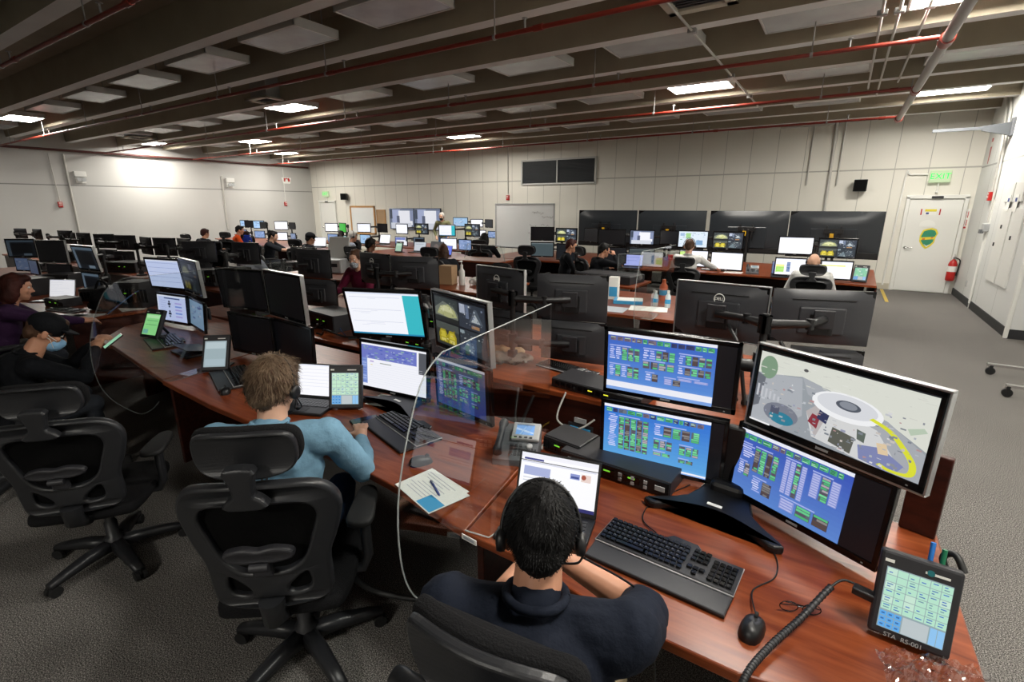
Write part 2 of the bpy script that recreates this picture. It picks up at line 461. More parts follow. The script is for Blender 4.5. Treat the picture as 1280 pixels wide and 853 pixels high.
ROWS = {
    0: (-3.68, [(-.7, 1)]),  # unseen row, added to brighten the foreground from behind the camera
    1: (1.58, [(-8.3, 0), (-10.2, 0), (-2.3, 0), (1.0, 1)]),  # its one lit panel is unseen, added to brighten the foreground
    2: (4.2, [(x * K, x == -15.34) for x in (-3.96, -5.66, -7.47, -9.33, -11.29, -13.32, -15.34, -17.26)] + [(-.2, 1)]),  # the extra last panel is unseen, added lit for the foreground
    3: (6.8, [(x * K, x in (-18.0, -9.30, .70)) for x in (-18.0, -16.4, -14.75, -12.87, -11.20, -9.30, -7.36, -5.58, -3.90, -2.19, -.49, .70)]),
    4: (9.5, [(x * K, x in (-14.9, -2.24)) for x in (-16.7, -14.9, -12.80, -10.78, -8.88, -7.21, -5.53, -3.79, -2.24, -.51, 1.14)]),
    5: (12.1, [(x * K, x in (-17.2, -9.08, 1.21)) for x in (-17.2, -15.3, -13.6, -12.0, -10.41, -9.08, -7.04, -5.45, -3.83, -2.2, -.58, 1.21)]),
}
ORD = ['first', 'second', 'third', 'fourth', 'fifth', 'sixth', 'seventh', 'eighth', 'ninth', 'tenth', 'eleventh', 'twelfth', 'thirteenth', 'fourteenth']
RN = {0: 'added fill row', 1: 'front row', 2: 'second row', 3: 'middle row', 4: 'fourth row', 5: 'last row'}
for k, (y, xs) in ROWS.items():
    cnt = {0: 0, 1: 0}
    for x, on in sorted(xs, key=lambda q: -q[0]):
        yy = 8.15 if k == 3 and x < -18.5 else y
        on = int(on); i = cnt[on]; cnt[on] += 1
        ceiling_light(x, yy, on, f"{'lit white' if on else 'unlit grey'} hanging ceiling panel light, {ORD[i]} {'lit' if on else 'unlit'} one from the exit side, {RN[k]}", sx=1.0 if on else LX)

def pipe_run(x0, x1, y, z, label, seed):
    rnd = random.Random(seed)
    t = thing('sprinkler_pipe', label, 'pipe', ((x0 + x1) / 2, y, z), group='red sprinkler branch pipes')
    h = (x1 - x0) / 2
    part('pipe', G().tube([(-h, 0, 0), (h, 0, 0)], .022, 10), 'pipe_red', t)
    x = h - .2
    while x > -h:
        part('coupling', G().tube([(x - .05, 0, 0), (x + .05, 0, 0)], .03, 10), 'pipe_red', t); x -= 3.0
    x = h - 1.1; n = 0
    while x > -h + .3 and n < 8:
        part('hanger_rod', G().tube([(x, 0, 0), (x, 0, .7)], .007, 6).tube([(x - .015, 0, 0), (x + .015, 0, 0)], .029, 10), 'fixture_metal', t)
        part('sprinkler_head', G().tube([(x + .35, 0, .02), (x + .35, 0, .1)], .01, 8).lathe([(.028, 0), (.028, .006)], 10, M=Matrix.Translation((x + .35, 0, .1))), 'fixture_metal', t)
        x -= 2.6; n += 1
PW = ['the one over the front desks', 'second from the near wall', 'third from the near wall', 'second from the back wall', 'the one along the back wall']
for i, y in enumerate((2.2, 4.55, 6.95, 9.58, 12.4)):
    pipe_run(-19.8, -5.0 if i == 0 else .54, y, 3.5, 'long thin red sprinkler pipe under the ceiling, ' + PW[i], i)
t = thing('main_pipe', 'thick grey and red sprinkler main crossing below the ceiling near the exit side wall', 'pipe', (.6, 5, 3.47))
part('pipe', G().tube([(0, -6, 0), (0, 7.55, 0)], .05, 14), 'pipe_grey', t)
for y in (4.55, 6.95, 9.58, 12.4): part('coupling', G().tube([(0, y - 5.1, 0), (0, y - 4.9, 0)], .064, 14), 'pipe_red', t)
for y in (-2., 2.8, 5.6): part('hanger_rod', G().tube([(0, y, .04), (0, y, .73)], .009, 6), 'fixture_metal', t)
t = thing('wall_pipe', 'dark red pipe along the top of the grey side wall', 'pipe', (-19.88, 5, 3.5))
part('pipe', G().tube([(0, -9, 0), (0, 9.3, 0)], .035, 10), 'wall_pipe_red', t)
for y in (-4., 0., 3.5, 7.): part('bracket', G().box((-.05, y, 0), (.12, .03, .08)), 'fixture_metal', t)
for x, y0, y1, lb in ((-1.68, 5.0, 11.2, 'thin grey conduit under the beams beside the ceiling vent'), (.03, 1.5, 10.6, 'thin grey ceiling conduit, first of three beside the sprinkler main'),
                      (.17, 1.5, 11.3, 'thin grey ceiling conduit, second of three beside the sprinkler main'), (.4, 1.5, 10.3, 'thin grey ceiling conduit, third of three, next to the sprinkler main')):
    t = thing('ceiling_conduit', lb, 'conduit', (x, y0, 3.73))
    part('tube', G().tube([(0, 0, 0), (0, y1 - y0, 0)], .014, 8), 'conduit', t)
    for q in (1.2, 3.5, 5.2): part('junction_box', G().box((0, min(q, y1 - y0 - .3), 0), (.09, .07, .05), bev=.006), 'fixture_metal', t)
def vent(x, y, label, w=.66):
    t = thing('ceiling_vent', label, 'vent', (x, y, 3.78), group='ceiling air vents')
    f = G()
    for s in (-1, 1): f.box((s * w * .42, 0, 0), (w * .16, w, .03), bev=.006).box((0, s * w * .42, 0), (w, w * .16, .03), bev=.006)
    part('frame', f, 'beige_trim', t)
    s_ = G()
    for k in range(7): s_.box((0, -w * .3 + k * w * .1, .01), (w * .7, .03, .006), rot=(.6, 0, 0))
    part('louver', s_, 'grille_dark', t)
    part('duct', G().box((0, 0, .22), (w * .75, w * .75, .4)), 'fixture_metal', t)
vent(-9.3, 6.05, 'square ceiling vent with duct above the empty chairs, beside a lit panel light')
vent(-17.4, 7.0, 'small square ceiling vent close to the grey side wall')
vent(-1.47, 5.45, 'square ceiling vent near the thin grey conduit')

# ------------------------------------------------------------------ on the walls
def conduit(name, pts, r, label, mt='conduit'):
    return single(name, G().tube(pts, r, 8), mt, label, 'conduit')
yb = YB - .025
conduit('wall_conduit', [(-.88, yb, 3.9), (-.88, yb, 2.37)], .016, 'thin conduit ending short on the back wall above the fourth big screen')
conduit('wall_conduit', smooth_open([(-1.6, yb, 3.72), (-.6, yb, 3.72), (-.44, yb, 3.6), (-.42, yb, 1.2)], 5), .032, 'thick grey conduit bending down the back wall behind the big screens')
conduit('wall_conduit', [(-.26, yb, 3.9), (-.26, yb, 2.35)], .016, 'thin conduit ending short on the back wall beside the black speaker')
conduit('wall_conduit', smooth_open([(1.4, yb, 2.55), (1.1, yb, 2.55), (1.02, yb, 2.45), (.98, yb, .1)], 5), .018, 'white conduit bending from the exit sign down beside the door', 'white_paint')
conduit('wall_conduit', [(-9.55, yb, 3.8), (-9.55, yb, 2.28)], .016, 'grey conduit dropping to the red alarm box on the back wall')
def speaker(x, z, y, w, h, label, yaw=0):
    t = thing('wall_speaker', label, 'speaker', (x, y, z), yaw)
    part('cabinet', G().box((0, 0, 0), (w, .16, h), bev=.012), 'black_plastic', t)
    part('grille', G().box((0, -.083, 0), (w * .9, .008, h * .9)), 'black_mesh', t)
    part('bracket', G().box((0, .1, 0), (.06, .08, .06)), 'black_plastic', t)
speaker(.21, 2.34, YB - .16, .26, .26, 'black square speaker on the back wall beside the fourth big screen')
speaker(-17.7, 2.27, YB - .16, .26, .26, 'small black speaker on the back wall beside the far white door', .5)
def exit_sign(x, y, z, s, label):
    t = thing('exit_sign', label, 'sign', (x, y, z))
    part('housing', G().box((0, 0, 0), (.36 * s, .07, .25 * s), bev=.01), 'exit_glow', t)
    g = G(); text_geo('EXIT', .17 * s, Matrix.Translation((0, -.037, -.002)) @ RX90, g)
    part('letters', g, 'exit_green', t)
    part('stem', G().tube([(0, .02, -.12 * s), (0, .02, -.3 * s)], .012, 8).ell((0, .02, -.32 * s), (.03, .03, .03)), 'white_paint', t)
exit_sign(1.61, YB - .07, 2.5, 1.0, 'lit green EXIT sign above the white door by the extinguisher')
exit_sign(-19.0, YB - .07, 2.4, 1.0, 'small EXIT sign above the far white door')
# stickers on the exit door (flat prints)
yd = YB - .031
g = G().box((0, 0, .035), (.2, .003, .05), 0).box((0, 0, -.03), (.2, .003, .075), 1).box((-.05, -.001, -.03), (.05, .003, .04), 2)
single('door_notice', g, ['poster_yellow', 'paper', 'ink'], 'small yellow and white notice near the top of the exit door', 'sign', loc=(1.58, yd, 1.76))
for s, w in ((-1, 'hinge'), (1, 'wall')):
    single('red_strip', G().box((0, 0, 0), (.022, .003, .13)), 'red_paint', f"narrow red sticker beside the yellow notice, on its {'handle' if s < 0 else 'extinguisher'} side", 'sticker', loc=(1.58 + s * .16, yd, 1.76))
g = G().prism([(math.cos(a) * .14, math.sin(a) * .11) for a in [R(-20 + 220 * i / 14) for i in range(15)]], 0, .003, 0, M=RX90)
single('white_decal', g, 'paper', 'round-topped white decal above the green emblem on the exit door', 'sticker', loc=(1.57, yd, 1.48))
sh = [(-.15, .05), (-.11, .17), (-.04, .2), (.03, .22), (.12, .19), (.16, .11), (.13, .02), (.12, -.1), (.06, -.19), (-.01, -.24), (-.07, -.19), (-.14, -.08)]
g = G().prism(sh, 0, .003, 0, M=RX90)
g.prism([(x * .82, y * .82 + .005) for x, y in sh], .003, .005, 1, M=RX90)
g.prism([(-.12, .01), (.11, .03), (.11, -.02), (-.12, -.05)], .005, .007, 0, M=RX90)
g.prism([(-.05, .02), (-.01, .14), (.03, .03)], .005, .007, 3, M=RX90).prism([(-.1, -.01), (-.05, .0), (-.05, -.04), (-.1, -.045)], .007, .009, 2, M=RX90).prism([(.05, .02), (.09, .03), (.09, 0), (.05, -.01)], .007, .009, 2, M=RX90)
g.prism([(-.06, -.13), (0, -.2), (.06, -.13), (0, -.17)], .005, .007, 5, M=RX90)
single('emblem_poster', g, ['poster_yellow', 'poster_green', 'poster_orange', 'poster_green', 'ink', 'paper'], 'green and yellow emblem poster on the white exit door', 'poster', loc=(1.63, yd, 1.2))
# fire extinguisher
t = thing('fire_extinguisher', 'red fire extinguisher with white label hanging beside the exit door', 'extinguisher', (2.14, YB - .12, .3))
part('cylinder', G().lathe([(.06, 0), (.078, .02), (.08, .08), (.08, .36), (.06, .42), (.03, .45), (.022, .47)], 18), 'red_paint', t)
part('label', G().lathe([(.0808, .2), (.0808, .32)], 18), 'paper', t)
part('valve', G().tube([(0, 0, .46), (0, 0, .52)], .018).box((0, -.04, .53), (.02, .11, .014), rot=(.3, 0, 0)).box((0, -.04, .55), (.02, .1, .012), rot=(.55, 0, 0)), 'chrome', t)
part('hose', G().tube(smooth_open([(.02, 0, .5), (.1, -.02, .45), (.1, -.03, .3), (.085, -.03, .12)], 5), .012), 'rubber', t)
part('bracket', G().box((0, .09, .3), (.05, .05, .08)), 'fixture_metal', t)
g = G().box((0, 0, 0), (.075, .003, .42), 0)
for q in range(4): g.box((-.018 + (q % 2) * .036, -.002, .09 - (q // 2) * .17), (.014, .002, .13), 1)
g.box((0, -.002, -.18), (.05, .002, .04), 1)
single('extinguisher_sign', g, ['paper', 'red_paint'], 'narrow red and white sign above the fire extinguisher', 'sign', loc=(2.2, YB - .004, 1.62))
# return air grille
t = thing('air_grille', 'wide dark louvred return air grille high on the back wall', 'grille', (-7.7, YB - .03, 2.93))
f = G().box((0, 0, .36), (2.62, .06, .05)).box((0, 0, -.36), (2.62, .06, .05)).box((-1.29, 0, 0), (.05, .06, .76)).box((1.29, 0, 0), (.05, .06, .76)).box((0, 0, 0), (.04, .06, .7))
part('frame', f, 'fixture_white', t)
for s in (-1, 1):
    g = G().box((s * .64, .02, 0), (1.24, .01, .68))
    for k in range(22): g.box((s * .64, -.004, -.33 + k * .031), (1.24, .03, .004), rot=(-.6, 0, 0))
    part('louver_panel', g, 'grille_dark', t)
def alarm(loc, rz, label, name='fire_alarm'):
    t = thing(name, label, 'alarm', loc, rz)
    part('box', G().box((0, -.03, 0), (.11, .06, .16), bev=.008), 'red_paint', t)
    part('handle', G().box((0, -.065, -.01), (.07, .012, .02)).box((0, -.062, .045), (.07, .006, .02)), 'paper', t)
alarm((-9.55, YB, 2.16), 0, 'red fire alarm box on the back wall below the conduit')
# framed board and cork board on the far back wall
def framed_board(x0, x1, z0, z1, y, label, bm, fm='oak', cat='whiteboard', name='whiteboard', th=.05):
    w, h = x1 - x0, z1 - z0
    t = thing(name, label, cat, ((x0 + x1) / 2, y, (z0 + z1) / 2))
    part('board', G().box((0, -.012, 0), (w - th, .02, h - th)), bm, t)
    part('frame', G().box((0, -.02, h / 2 - th / 2), (w, .04, th)).box((0, -.02, -h / 2 + th / 2), (w, .04, th)).box((-w / 2 + th / 2, -.02, 0), (th, .04, h)).box((w / 2 - th / 2, -.02, 0), (th, .04, h)), fm, t)
framed_board(-17.55, -16.05, .75, 1.9, YB, 'wood framed whiteboard on the far back wall', 'whiteboard', th=.07)
framed_board(-15.95, -15.45, 1.15, 1.75, YB, 'small tan board on the back wall beside the wood framed whiteboard', 'cardboard', 'oak', 'board', 'cork_board', .03)
# left wall
alarm((XL, 5.62, 1.93), -PI / 2 + PI, 'red fire alarm box on the grey side wall with a thin conduit above', 'fire_alarm')
alarm((XL, 13.1, 1.98), PI / 2, 'red fire alarm box on the grey side wall near the far corner', 'fire_alarm')
xw = XL + .025
conduit('wall_conduit', [(xw, 5.6, 3.4), (xw, 5.63, 2.02)], .012, 'thin conduit dropping to the red box on the grey side wall')
conduit('wall_conduit', [(xw, 5.95, 3.4), (xw, 5.93, .7)], .03, 'thick pale conduit running down the grey side wall by the emergency light')
conduit('wall_conduit', [(xw, 10.58, 2.98), (xw, 10.53, 1.0)], .028, 'pale conduit on the grey side wall beside the second emergency light')
conduit('wall_conduit', [(xw, 13.15, 3.4), (xw, 13.1, 2.05)], .01, 'thin white conduit on the grey side wall near the far corner', 'white_paint')
for y, lb in ((6.25, 'white emergency light box on the grey side wall beside the thick conduit'), (10.86, 'white emergency light box on the grey side wall, further towards the far corner')):
    t = thing('emergency_light', lb, 'light', (XL, y, 2.75), PI / 2)
    part('battery_box', G().box((0, -.05, .09), (.3, .1, .16), bev=.012), 'white_plastic', t)
    part('bracket', G().box((0, -.02, -.08), (.26, .03, .2), bev=.008), 'white_plastic', t)
    for s in (-1, 1): part('lamp_head', G().lathe([(.03, 0), (.06, .05), (.062, .07)], 14, M=Matrix.Translation((s * .06, -.05, -.07)) @ RX90), 'light_grey', t)
g = G().prism([(-.22, .12), (.22, .12), (.16, -.12), (-.16, -.12)], 0, .004, 0, M=RX90)
g.box((-.1, -.006, .03), (.09, .004, .14), 1, rot=(0, .25, 0)).box((.1, -.006, .03), (.09, .004, .14), 1, rot=(0, -.25, 0)).box((0, -.006, .08), (.06, .004, .05), 1)
single('warning_sign', g, ['paper', 'red_paint'], 'red and white sign high on the grey side wall near the far corner', 'sign', loc=(XL + .003, 13.28, 2.93), rot=(0, 0, PI / 2))
# right wall
t = thing('swing_bracket', 'grey metal swing arm sticking out from the exit side wall', 'bracket', (XR, 12.57, 3.2), 0)
part('wall_plate', G().box((-.02, 0, .02), (.04, .16, .3), bev=.006), 'grey_plastic', t)
g = G().add([(-.04, -.04, -.12), (-.04, .04, -.12), (-.04, .04, .1), (-.04, -.04, .1), (-.42, -.035, -.02), (-.42, .035, -.02), (-.42, .035, .06), (-.42, -.035, .06)], [(0, 1, 2, 3), (4, 7, 6, 5), (0, 4, 5, 1), (3, 2, 6, 7), (0, 3, 7, 4), (1, 5, 6, 2)])
g.box((-.75, 0, .025), (.72, .06, .05))
part('bar', g, 'grille_dark', t)
alarm((XR, 12.95, 2.06), -PI / 2, 'red fire alarm box on the exit side wall above the white switch box')
t = thing('switch_box', 'white switch box with conduits on the exit side wall below the red alarm', 'box', (XR, 12.65, 1.5), -PI / 2)
part('box', G().box((0, -.04, 0), (.2, .08, .14), bev=.008), 'light_grey', t)
part('plug', G().box((-.04, -.09, -.07), (.05, .05, .07)).box((.05, -.09, -.07), (.05, .05, .07)), 'grey_plastic', t)
xr = XR - .025
conduit('wall_conduit', smooth_open([(xr, 13.5, 4.0), (xr, 13.0, 3.6), (xr, 12.75, 2.7), (xr, 12.62, 1.6)], 5), .02, 'grey conduit running down the exit side wall to the switch box')
conduit('wall_conduit', smooth_open([(xr, 13.6, 4.0), (xr, 13.25, 3.5), (xr, 12.95, 2.7), (xr, 12.9, 2.15)], 5), .018, 'grey conduit dropping to the red alarm on the exit side wall')
conduit('wall_conduit', [(xr, 12.62, 1.42), (xr, 12.55, .1)], .02, 'pale conduit from the switch box down to the floor', 'white_paint')
g = G().box((0, 0, 0), (.003, .16, .16), 0).box((-.002, 0, .03), (.003, .13, .07), 1).prism([(-.05, -.1), (.05, -.1), (.015, -.42), (-.015, -.42)], 0, .003, 1, M=Matrix.Rotation(-PI / 2, 4, 'Z') @ RX90)
single('warning_sign', g, ['paper', 'red_paint'], 'red and white warning sign high on the exit side wall by the corner', 'sign', loc=(XR - .003, 14.0, 3.12))
t = thing('wall_cabinet', 'flat white panel cabinets with dark latches on the exit side wall', 'cabinet', (XR, 11.1, 1.35), -PI / 2)
for i, (x, z, w, h) in enumerate(((-.55, .75, .5, .3), (0, .75, .5, .3), (-.45, -.1, .62, 1.2), (.25, -.1, .62, 1.2))):
    part('door', G().box((x, -.012, z), (w, .024, h), bev=.004), 'white_plastic', t)
part('latch', G().box((-.5, -.03, .2), (.03, .02, .06)).box((.2, -.03, .05), (.03, .02, .06)).box((-.72, -.03, -.1), (.03, .02, .06)), 'dark_plastic', t)
for y, z, lb in ((11.55, 1.93, 'farther one'), (11.1, 1.93, 'nearer one')):
    single('paper_notice', G().box((0, 0, 0), (.003, .2, .26), 0).box((-.002, 0, .05), (.003, .1, .06), 1), ['paper', 'ink'], f'white paper notice on the exit side wall, {lb} of a pair', 'notice', loc=(XR - .028, y, z))
single('wall_outlet', G().box((0, 0, 0), (.012, .07, .12), bev=.004), 'light_grey', 'small grey outlet low on the exit side wall near the exit', 'outlet', loc=(XR - .006, 13.3, .38))
single('floor_tape', G().box((0, 0, .002), (.06, 1.9, .004)), 'yellow_tape', 'strip of yellow tape on the floor beside the exit door', 'tape', loc=(.98, 13.45, 0), rot=(0, 0, .0))

# rolling whiteboard
t = thing('rolling_whiteboard', 'large white rolling board with faint scribbles near the back wall', 'whiteboard', (-7.86, 12.75, 0), .02)
part('board', G().box((0, 0, 1.32), (1.94, .02, 1.22)), 'whiteboard', t)
part('frame', G().box((0, 0, 1.945), (2.0, .04, .03)).box((0, 0, .695), (2.0, .04, .03)).box((-.985, 0, 1.32), (.03, .04, 1.25)).box((.985, 0, 1.32), (.03, .04, 1.25)), 'light_grey', t)
g = G()
for s in (-1, 1): g.tube([(s * 1.0, 0, 1.3), (s * 1.0, 0, .1)], .02).tube([(s * 1.0, -.32, .09), (s * 1.0, .32, .09)], .02).tube([(s * 1.0, 0, .5), (s * .7, 0, .12)], .013)
g.tube([(-1.0, 0, .3), (1.0, 0, .3)], .015)
part('stand', g, 'light_grey', t)
for sx in (-1, 1):
    for sy in (-1, 1): part('caster', G().tube([(sx * 1.0 - .012, sy * .3, .035), (sx * 1.0 + .012, sy * .3, .035)], .034, 12), 'rubber', t)
part('tray', G().box((0, -.05, .68), (1.6, .08, .02)), 'dark_plastic', t)
g = G(); rnd = random.Random(4)
for k in range(16):
    x, z = .45 + rnd.uniform(-.35, .45), 1.45 + rnd.uniform(-.35, .3)
    g.tube([(x + q * .03, -.012, z + rnd.uniform(-.03, .03)) for q in range(5)], .004, 4)
part('scribbles', g, 'grey_plastic', t)
# cart base by the right wall
t = thing('rolling_cart', 'chrome wheeled base of a cart beside the aisle by the exit side wall', 'cart', (2.05, 7.15, 0))
g = G().box((.05, .42, .12), (.95, .04, .035), bev=.006).box((-.0, -.42, .12), (.85, .04, .035), bev=.006).box((.35, 0, .12), (.05, .85, .035), bev=.006).tube([(.35, 0, .13), (.35, 0, 1.1)], .025)
part('frame', g, 'chrome', t)
for x, y in ((-.38, .42), (-.4, -.42), (.45, .42), (.42, -.42)): part('caster', G().tube([(x, y - .014, .045), (x, y + .014, .045)], .044, 14).box((x, y, .09), (.03, .045, .05)), 'rubber', t)
# ================================================================== SCREEN PICTURES (what the displays show; y runs down from the top, 0..1)
def ell_pts(cx, cy, rx, ry, n=20, a0=0, a1=2 * PI): return [(cx + rx * math.cos(a0 + (a1 - a0) * i / n), cy + ry * math.sin(a0 + (a1 - a0) * i / n)) for i in range(n)]
def telemetry(seed, bg, right=.0, cols=3, bottom=.12):
    r = random.Random(seed); I = [('r', 0, 0, 1, 1, '#0b0c10')]
    X = 1 - right
    n = 14
    c0, c1 = lin(bg[0]), lin(bg[1])
    for k in range(n):
        t = k / (n - 1); I.append(('r', 0, k / n, X, (k + 1) / n + .001, tuple(a + (b - a) * t for a, b in zip(c0, c1))))
    I.append(('r', 0, 0, X, .05, '#eef0fb'))
    x = .02
    while x < X - .06:
        w = r.uniform(.03, .075)
        I.append(('r', x, .065, x + w, .135, r.choice(['#4fae72', '#57b982', '#6c7480', '#3a3f6a', '#7e6f7c', '#4fae72'])))
        for q in range(3): I.append(('r', x + .004, .078 + q * .02, x + w * r.uniform(.5, .9), .086 + q * .02, r.choice(['#1d2b50', '#bfe6d0', '#20314d'])))
        x += w + .008
    def block(x0, y0, w, h, spec, title=True):
        if title: I.append(('r', x0, y0 - .03, x0 + w * .7, y0 - .012, '#a9b6ec'))
        nc = len(spec); cw = w / nc
        for i, s in enumerate(spec):
            cx = x0 + i * cw; rows = max(3, int(h / .033)); rh = h / rows
            base = {'t': None, 'g': '#5a6a72', 'k': '#4c4654', 'l': '#8b97d8'}[s]
            if base: I.append(('r', cx + cw * .06, y0, cx + cw * .92, y0 + h, base))
            for k in range(rows):
                yy = y0 + k * rh
                if s == 't': I.append(('r', cx + r.uniform(0, .2) * cw, yy + rh * .15, cx + cw * r.uniform(.6, .98), yy + rh * .72, r.choice(['#c6ccf8', '#d3d7fa', '#aab6ee'])))
                elif s == 'l': I.append(('r', cx + cw * .12, yy + rh * .2, cx + cw * .84, yy + rh * .75, '#b7bdea'))
                else:
                    c = r.choice(['#66cf8e', '#66cf8e', '#7adf9f', '#4fb878', '#b3a9b2', '#5b525f']) if s == 'g' else r.choice(['#7d7a78', '#5b4a44', '#58c07f', '#8d8a86'])
                    I.append(('r', cx + cw * (.1 if r.random() < .7 else .3), yy + rh * .1, cx + cw * (.88 if r.random() < .7 else .7), yy + rh * .85, c))
    if cols == 3:
        W = X / 3.15
        block(.02 * X, .24, W * .95, .22, 'ttggg'[:5]); block(.02 * X, .56, W * .95, .2, 'tgtgg')
        block(.35 * X, .22, W * .95, .16, 'ttgkg'); block(.35 * X, .42, W * .95, .12, 'gkgg'); block(.38 * X, .62, W * .4, .13, 'tk')
        block(.68 * X, .23, W * .93, .15, 'tgkgg'); block(.68 * X, .43, W * .93, .12, 'tkgkg'); block(.68 * X, .62, W * .9, .04, 'll'); block(.56 * X, .66, W * .5, .1, 'lk')
    elif cols == 2:
        block(.04, .2, .1 * X, .58, 't'); block(.15 * X, .2, .3 * X, .6, 'gkgkg'); block(.5 * X, .22, .42 * X, .18, 'tkgkg'); block(.5 * X, .48, .18 * X, .16, 'ggg'); block(.74 * X, .5, .18 * X, .16, 'ggg'); block(.5 * X, .7, .17 * X, .06, 'gg'); block(.74 * X, .74, .14 * X, .06, 'gk')
    else:
        block(.03, .22, .14 * X, .2, 't'); block(.17 * X, .22, .24 * X, .36, 'kgkg'); block(.03, .5, .12 * X, .2, 'tg'); block(.46 * X, .18, .2 * X, .5, 'llgl'); block(.7 * X, .2, .24 * X, .34, 'lgl'); block(.2 * X, .66, .2 * X, .2, 'tk'); block(.48 * X, .74, .44 * X, .16, 'lgk')
    if bottom:
        I.append(('r', 0, 1 - bottom, X, 1 - bottom * .35, '#f0f1fa')); I.append(('r', 0, 1 - bottom * .35, X, 1, '#7fa7e6'))
    return I
def quad_cams(seed=1, dim=1.):
    r = random.Random(seed); I = [('r', 0, 0, 1, 1, '#15171d')]
    def speck(x0, y0, x1, y1, n, cols, w=.03):
        for k in range(n):
            x, y = r.uniform(x0, x1 - w), r.uniform(y0, y1 - w); I.append(('r', x, y, x + r.uniform(.006, w), y + r.uniform(.006, w), r.choice(cols)))
    # upper row: a pale yellow hull under lights, a grey bay with a bright window
    I += [('r', .02, .03, .49, .49, '#3c4444'), ('p', [(.02, .25), (.2, .1), (.4, .16), (.49, .3), (.49, .4), (.02, .42)], '#7d8478'), ('p', [(.06, .36), (.14, .2), (.3, .14), (.43, .24), (.47, .36), (.3, .4)], '#c6c98e'), ('p', [(.12, .28), (.22, .17), (.36, .2), (.4, .3)], '#e9eab4'), ('r', .02, .4, .49, .49, '#2a2e2b')]
    speck(.03, .04, .48, .2, 14, ['#6a7472', '#8f9994', '#4f5855']); speck(.1, .2, .44, .4, 12, ['#f3f3d0', '#b4b55c', '#d8d84a', '#9b9f74'], .04)
    I += [('r', .51, .03, .98, .49, '#39414d'), ('r', .53, .05, .63, .22, '#c5cee2'), ('r', .64, .05, .7, .3, '#74829c'), ('p', [(.7, .36), (.8, .1), (.84, .1), (.95, .36)], '#5b6672'), ('p', [(.74, .34), (.81, .18), (.9, .34)], '#c7d0d4'), ('r', .74, .4, .88, .46, '#b58a60')]
    speck(.52, .05, .97, .47, 26, ['#8b99b2', '#d5dbe2', '#566378', '#a9b4c2', '#e7ecef'], .035)
    # lower row: two yellow rounded covers side by side, a dark hall with scattered lights
    I += [('r', .02, .52, .49, .97, '#3a3f3c'), ('r', .02, .52, .49, .66, '#565d58')]
    for cx in (.16, .34): I += [('p', [(cx - .085, .92), (cx - .09, .76), (cx - .05, .66), (cx + .05, .66), (cx + .09, .76), (cx + .085, .92)], '#bfae28'), ('p', [(cx - .06, .82), (cx - .04, .7), (cx + .04, .7), (cx + .06, .82)], '#ead94a'), ('r', cx - .05, .84, cx + .05, .9, '#f2e67a')]
    speck(.06, .6, .46, .95, 16, ['#f6ef9a', '#8a7c1c', '#d9b53a', '#4c4a2c'], .035)
    I += [('r', .51, .52, .98, .97, '#343c44'), ('p', [(.55, .92), (.68, .66), (.76, .95)], '#74858c'), ('p', ell_pts(.82, .76, .1, .12, 14), '#4b555e'), ('r', .52, .54, .6, .6, '#9fb0b8')]
    speck(.52, .54, .97, .95, 34, ['#cfd8dc', '#6f7e88', '#95a7af', '#dfe6e0', '#55636d'], .035)
    return I
def doc(seed, teal=False, lines=6, bg='#f4f6fd', line='#c2c6d8'):
    r = random.Random(seed); I = [('r', 0, 0, 1, 1, bg)]
    X = .78 if teal else 1
    if teal: I += [('r', .78, .04, 1, 1, '#3bb8c4'), ('r', 0, .95, 1, 1, '#2a86b0')]
    I.append(('r', 0, 0, 1, .035, '#e3e8f6'))
    for k in range(lines):
        y = .1 + .85 * k / lines; I.append(('r', .04, y, X - .04, y + .008, line))
        for q in range(r.randint(0, 3)):
            x = r.uniform(.05, X * .6); I.append(('r', x, y + .03 + q * .03, x + r.uniform(.08, X * .38), y + .038 + q * .03, '#d6d9e6'))
    return I
def table_page(seed):
    r = random.Random(seed); I = [('r', 0, 0, 1, 1, '#f3f4fb'), ('r', .0, .04, .88, .34, '#6f79c4'), ('r', 0, .34, .09, .92, '#7f96d4'), ('r', .88, .04, 1, .5, '#55585f'), ('r', .86, .04, .89, .5, '#f3f4fb')]
    for k in range(60):
        x, y = r.uniform(.01, .8), r.choice([.07, .11, .15, .19, .23, .27, .3]); I.append(('r', x, y, x + r.uniform(.02, .06), y + .022, r.choice(['#93a2dc', '#4d5fb8', '#aab6d6', '#7fa2a8', '#8fb7a0', '#5563b0'])))
    for k in range(9): I.append(('r', .01, .38 + k * .06, .08, .4 + k * .06, r.choice(['#5f77c0', '#a6b8e4'])))
    for k in range(10): I.append(('r', .12, .42 + k * .05, .95, .424 + k * .05, '#dcdeea'))
    I += [('r', .14, .38, .2, .41, '#b7a5d8'), ('r', .3, .4, .48, .42, '#9fa6a0'), ('r', .15, .46, .18, .48, '#e3d5a0')]
    return I
def silhouettes():
    I = [('r', 0, 0, 1, 1, '#c9d4fb'), ('r', 0, 0, 1, .05, '#eef1ff'), ('r', .25, .08, .8, .13, '#54628f'), ('r', 0, .05, .05, 1, '#e4e9ff')]
    for cx, cy in ((.42, .3), (.42, .68)):
        I += [('p', ell_pts(cx, cy - .06, .03, .045, 10), '#20263c'), ('r', cx - .05, cy - .01, cx + .05, cy + .07, '#20263c'), ('p', ell_pts(cx, cy + .13, .03, .04, 10), '#2c4a58')]
    for k in range(5): I.append(('r', .62, .25 + k * .13, .85, .31 + k * .13, '#7f97e0' if k % 2 else '#b1a9e6'))
    for k in range(8): I.append(('r', .12, .2 + k * .09, .3, .215 + k * .09, '#a3aee0'))
    I.append(('r', .1, .82, .2, .92, '#5e7fb5')); return I
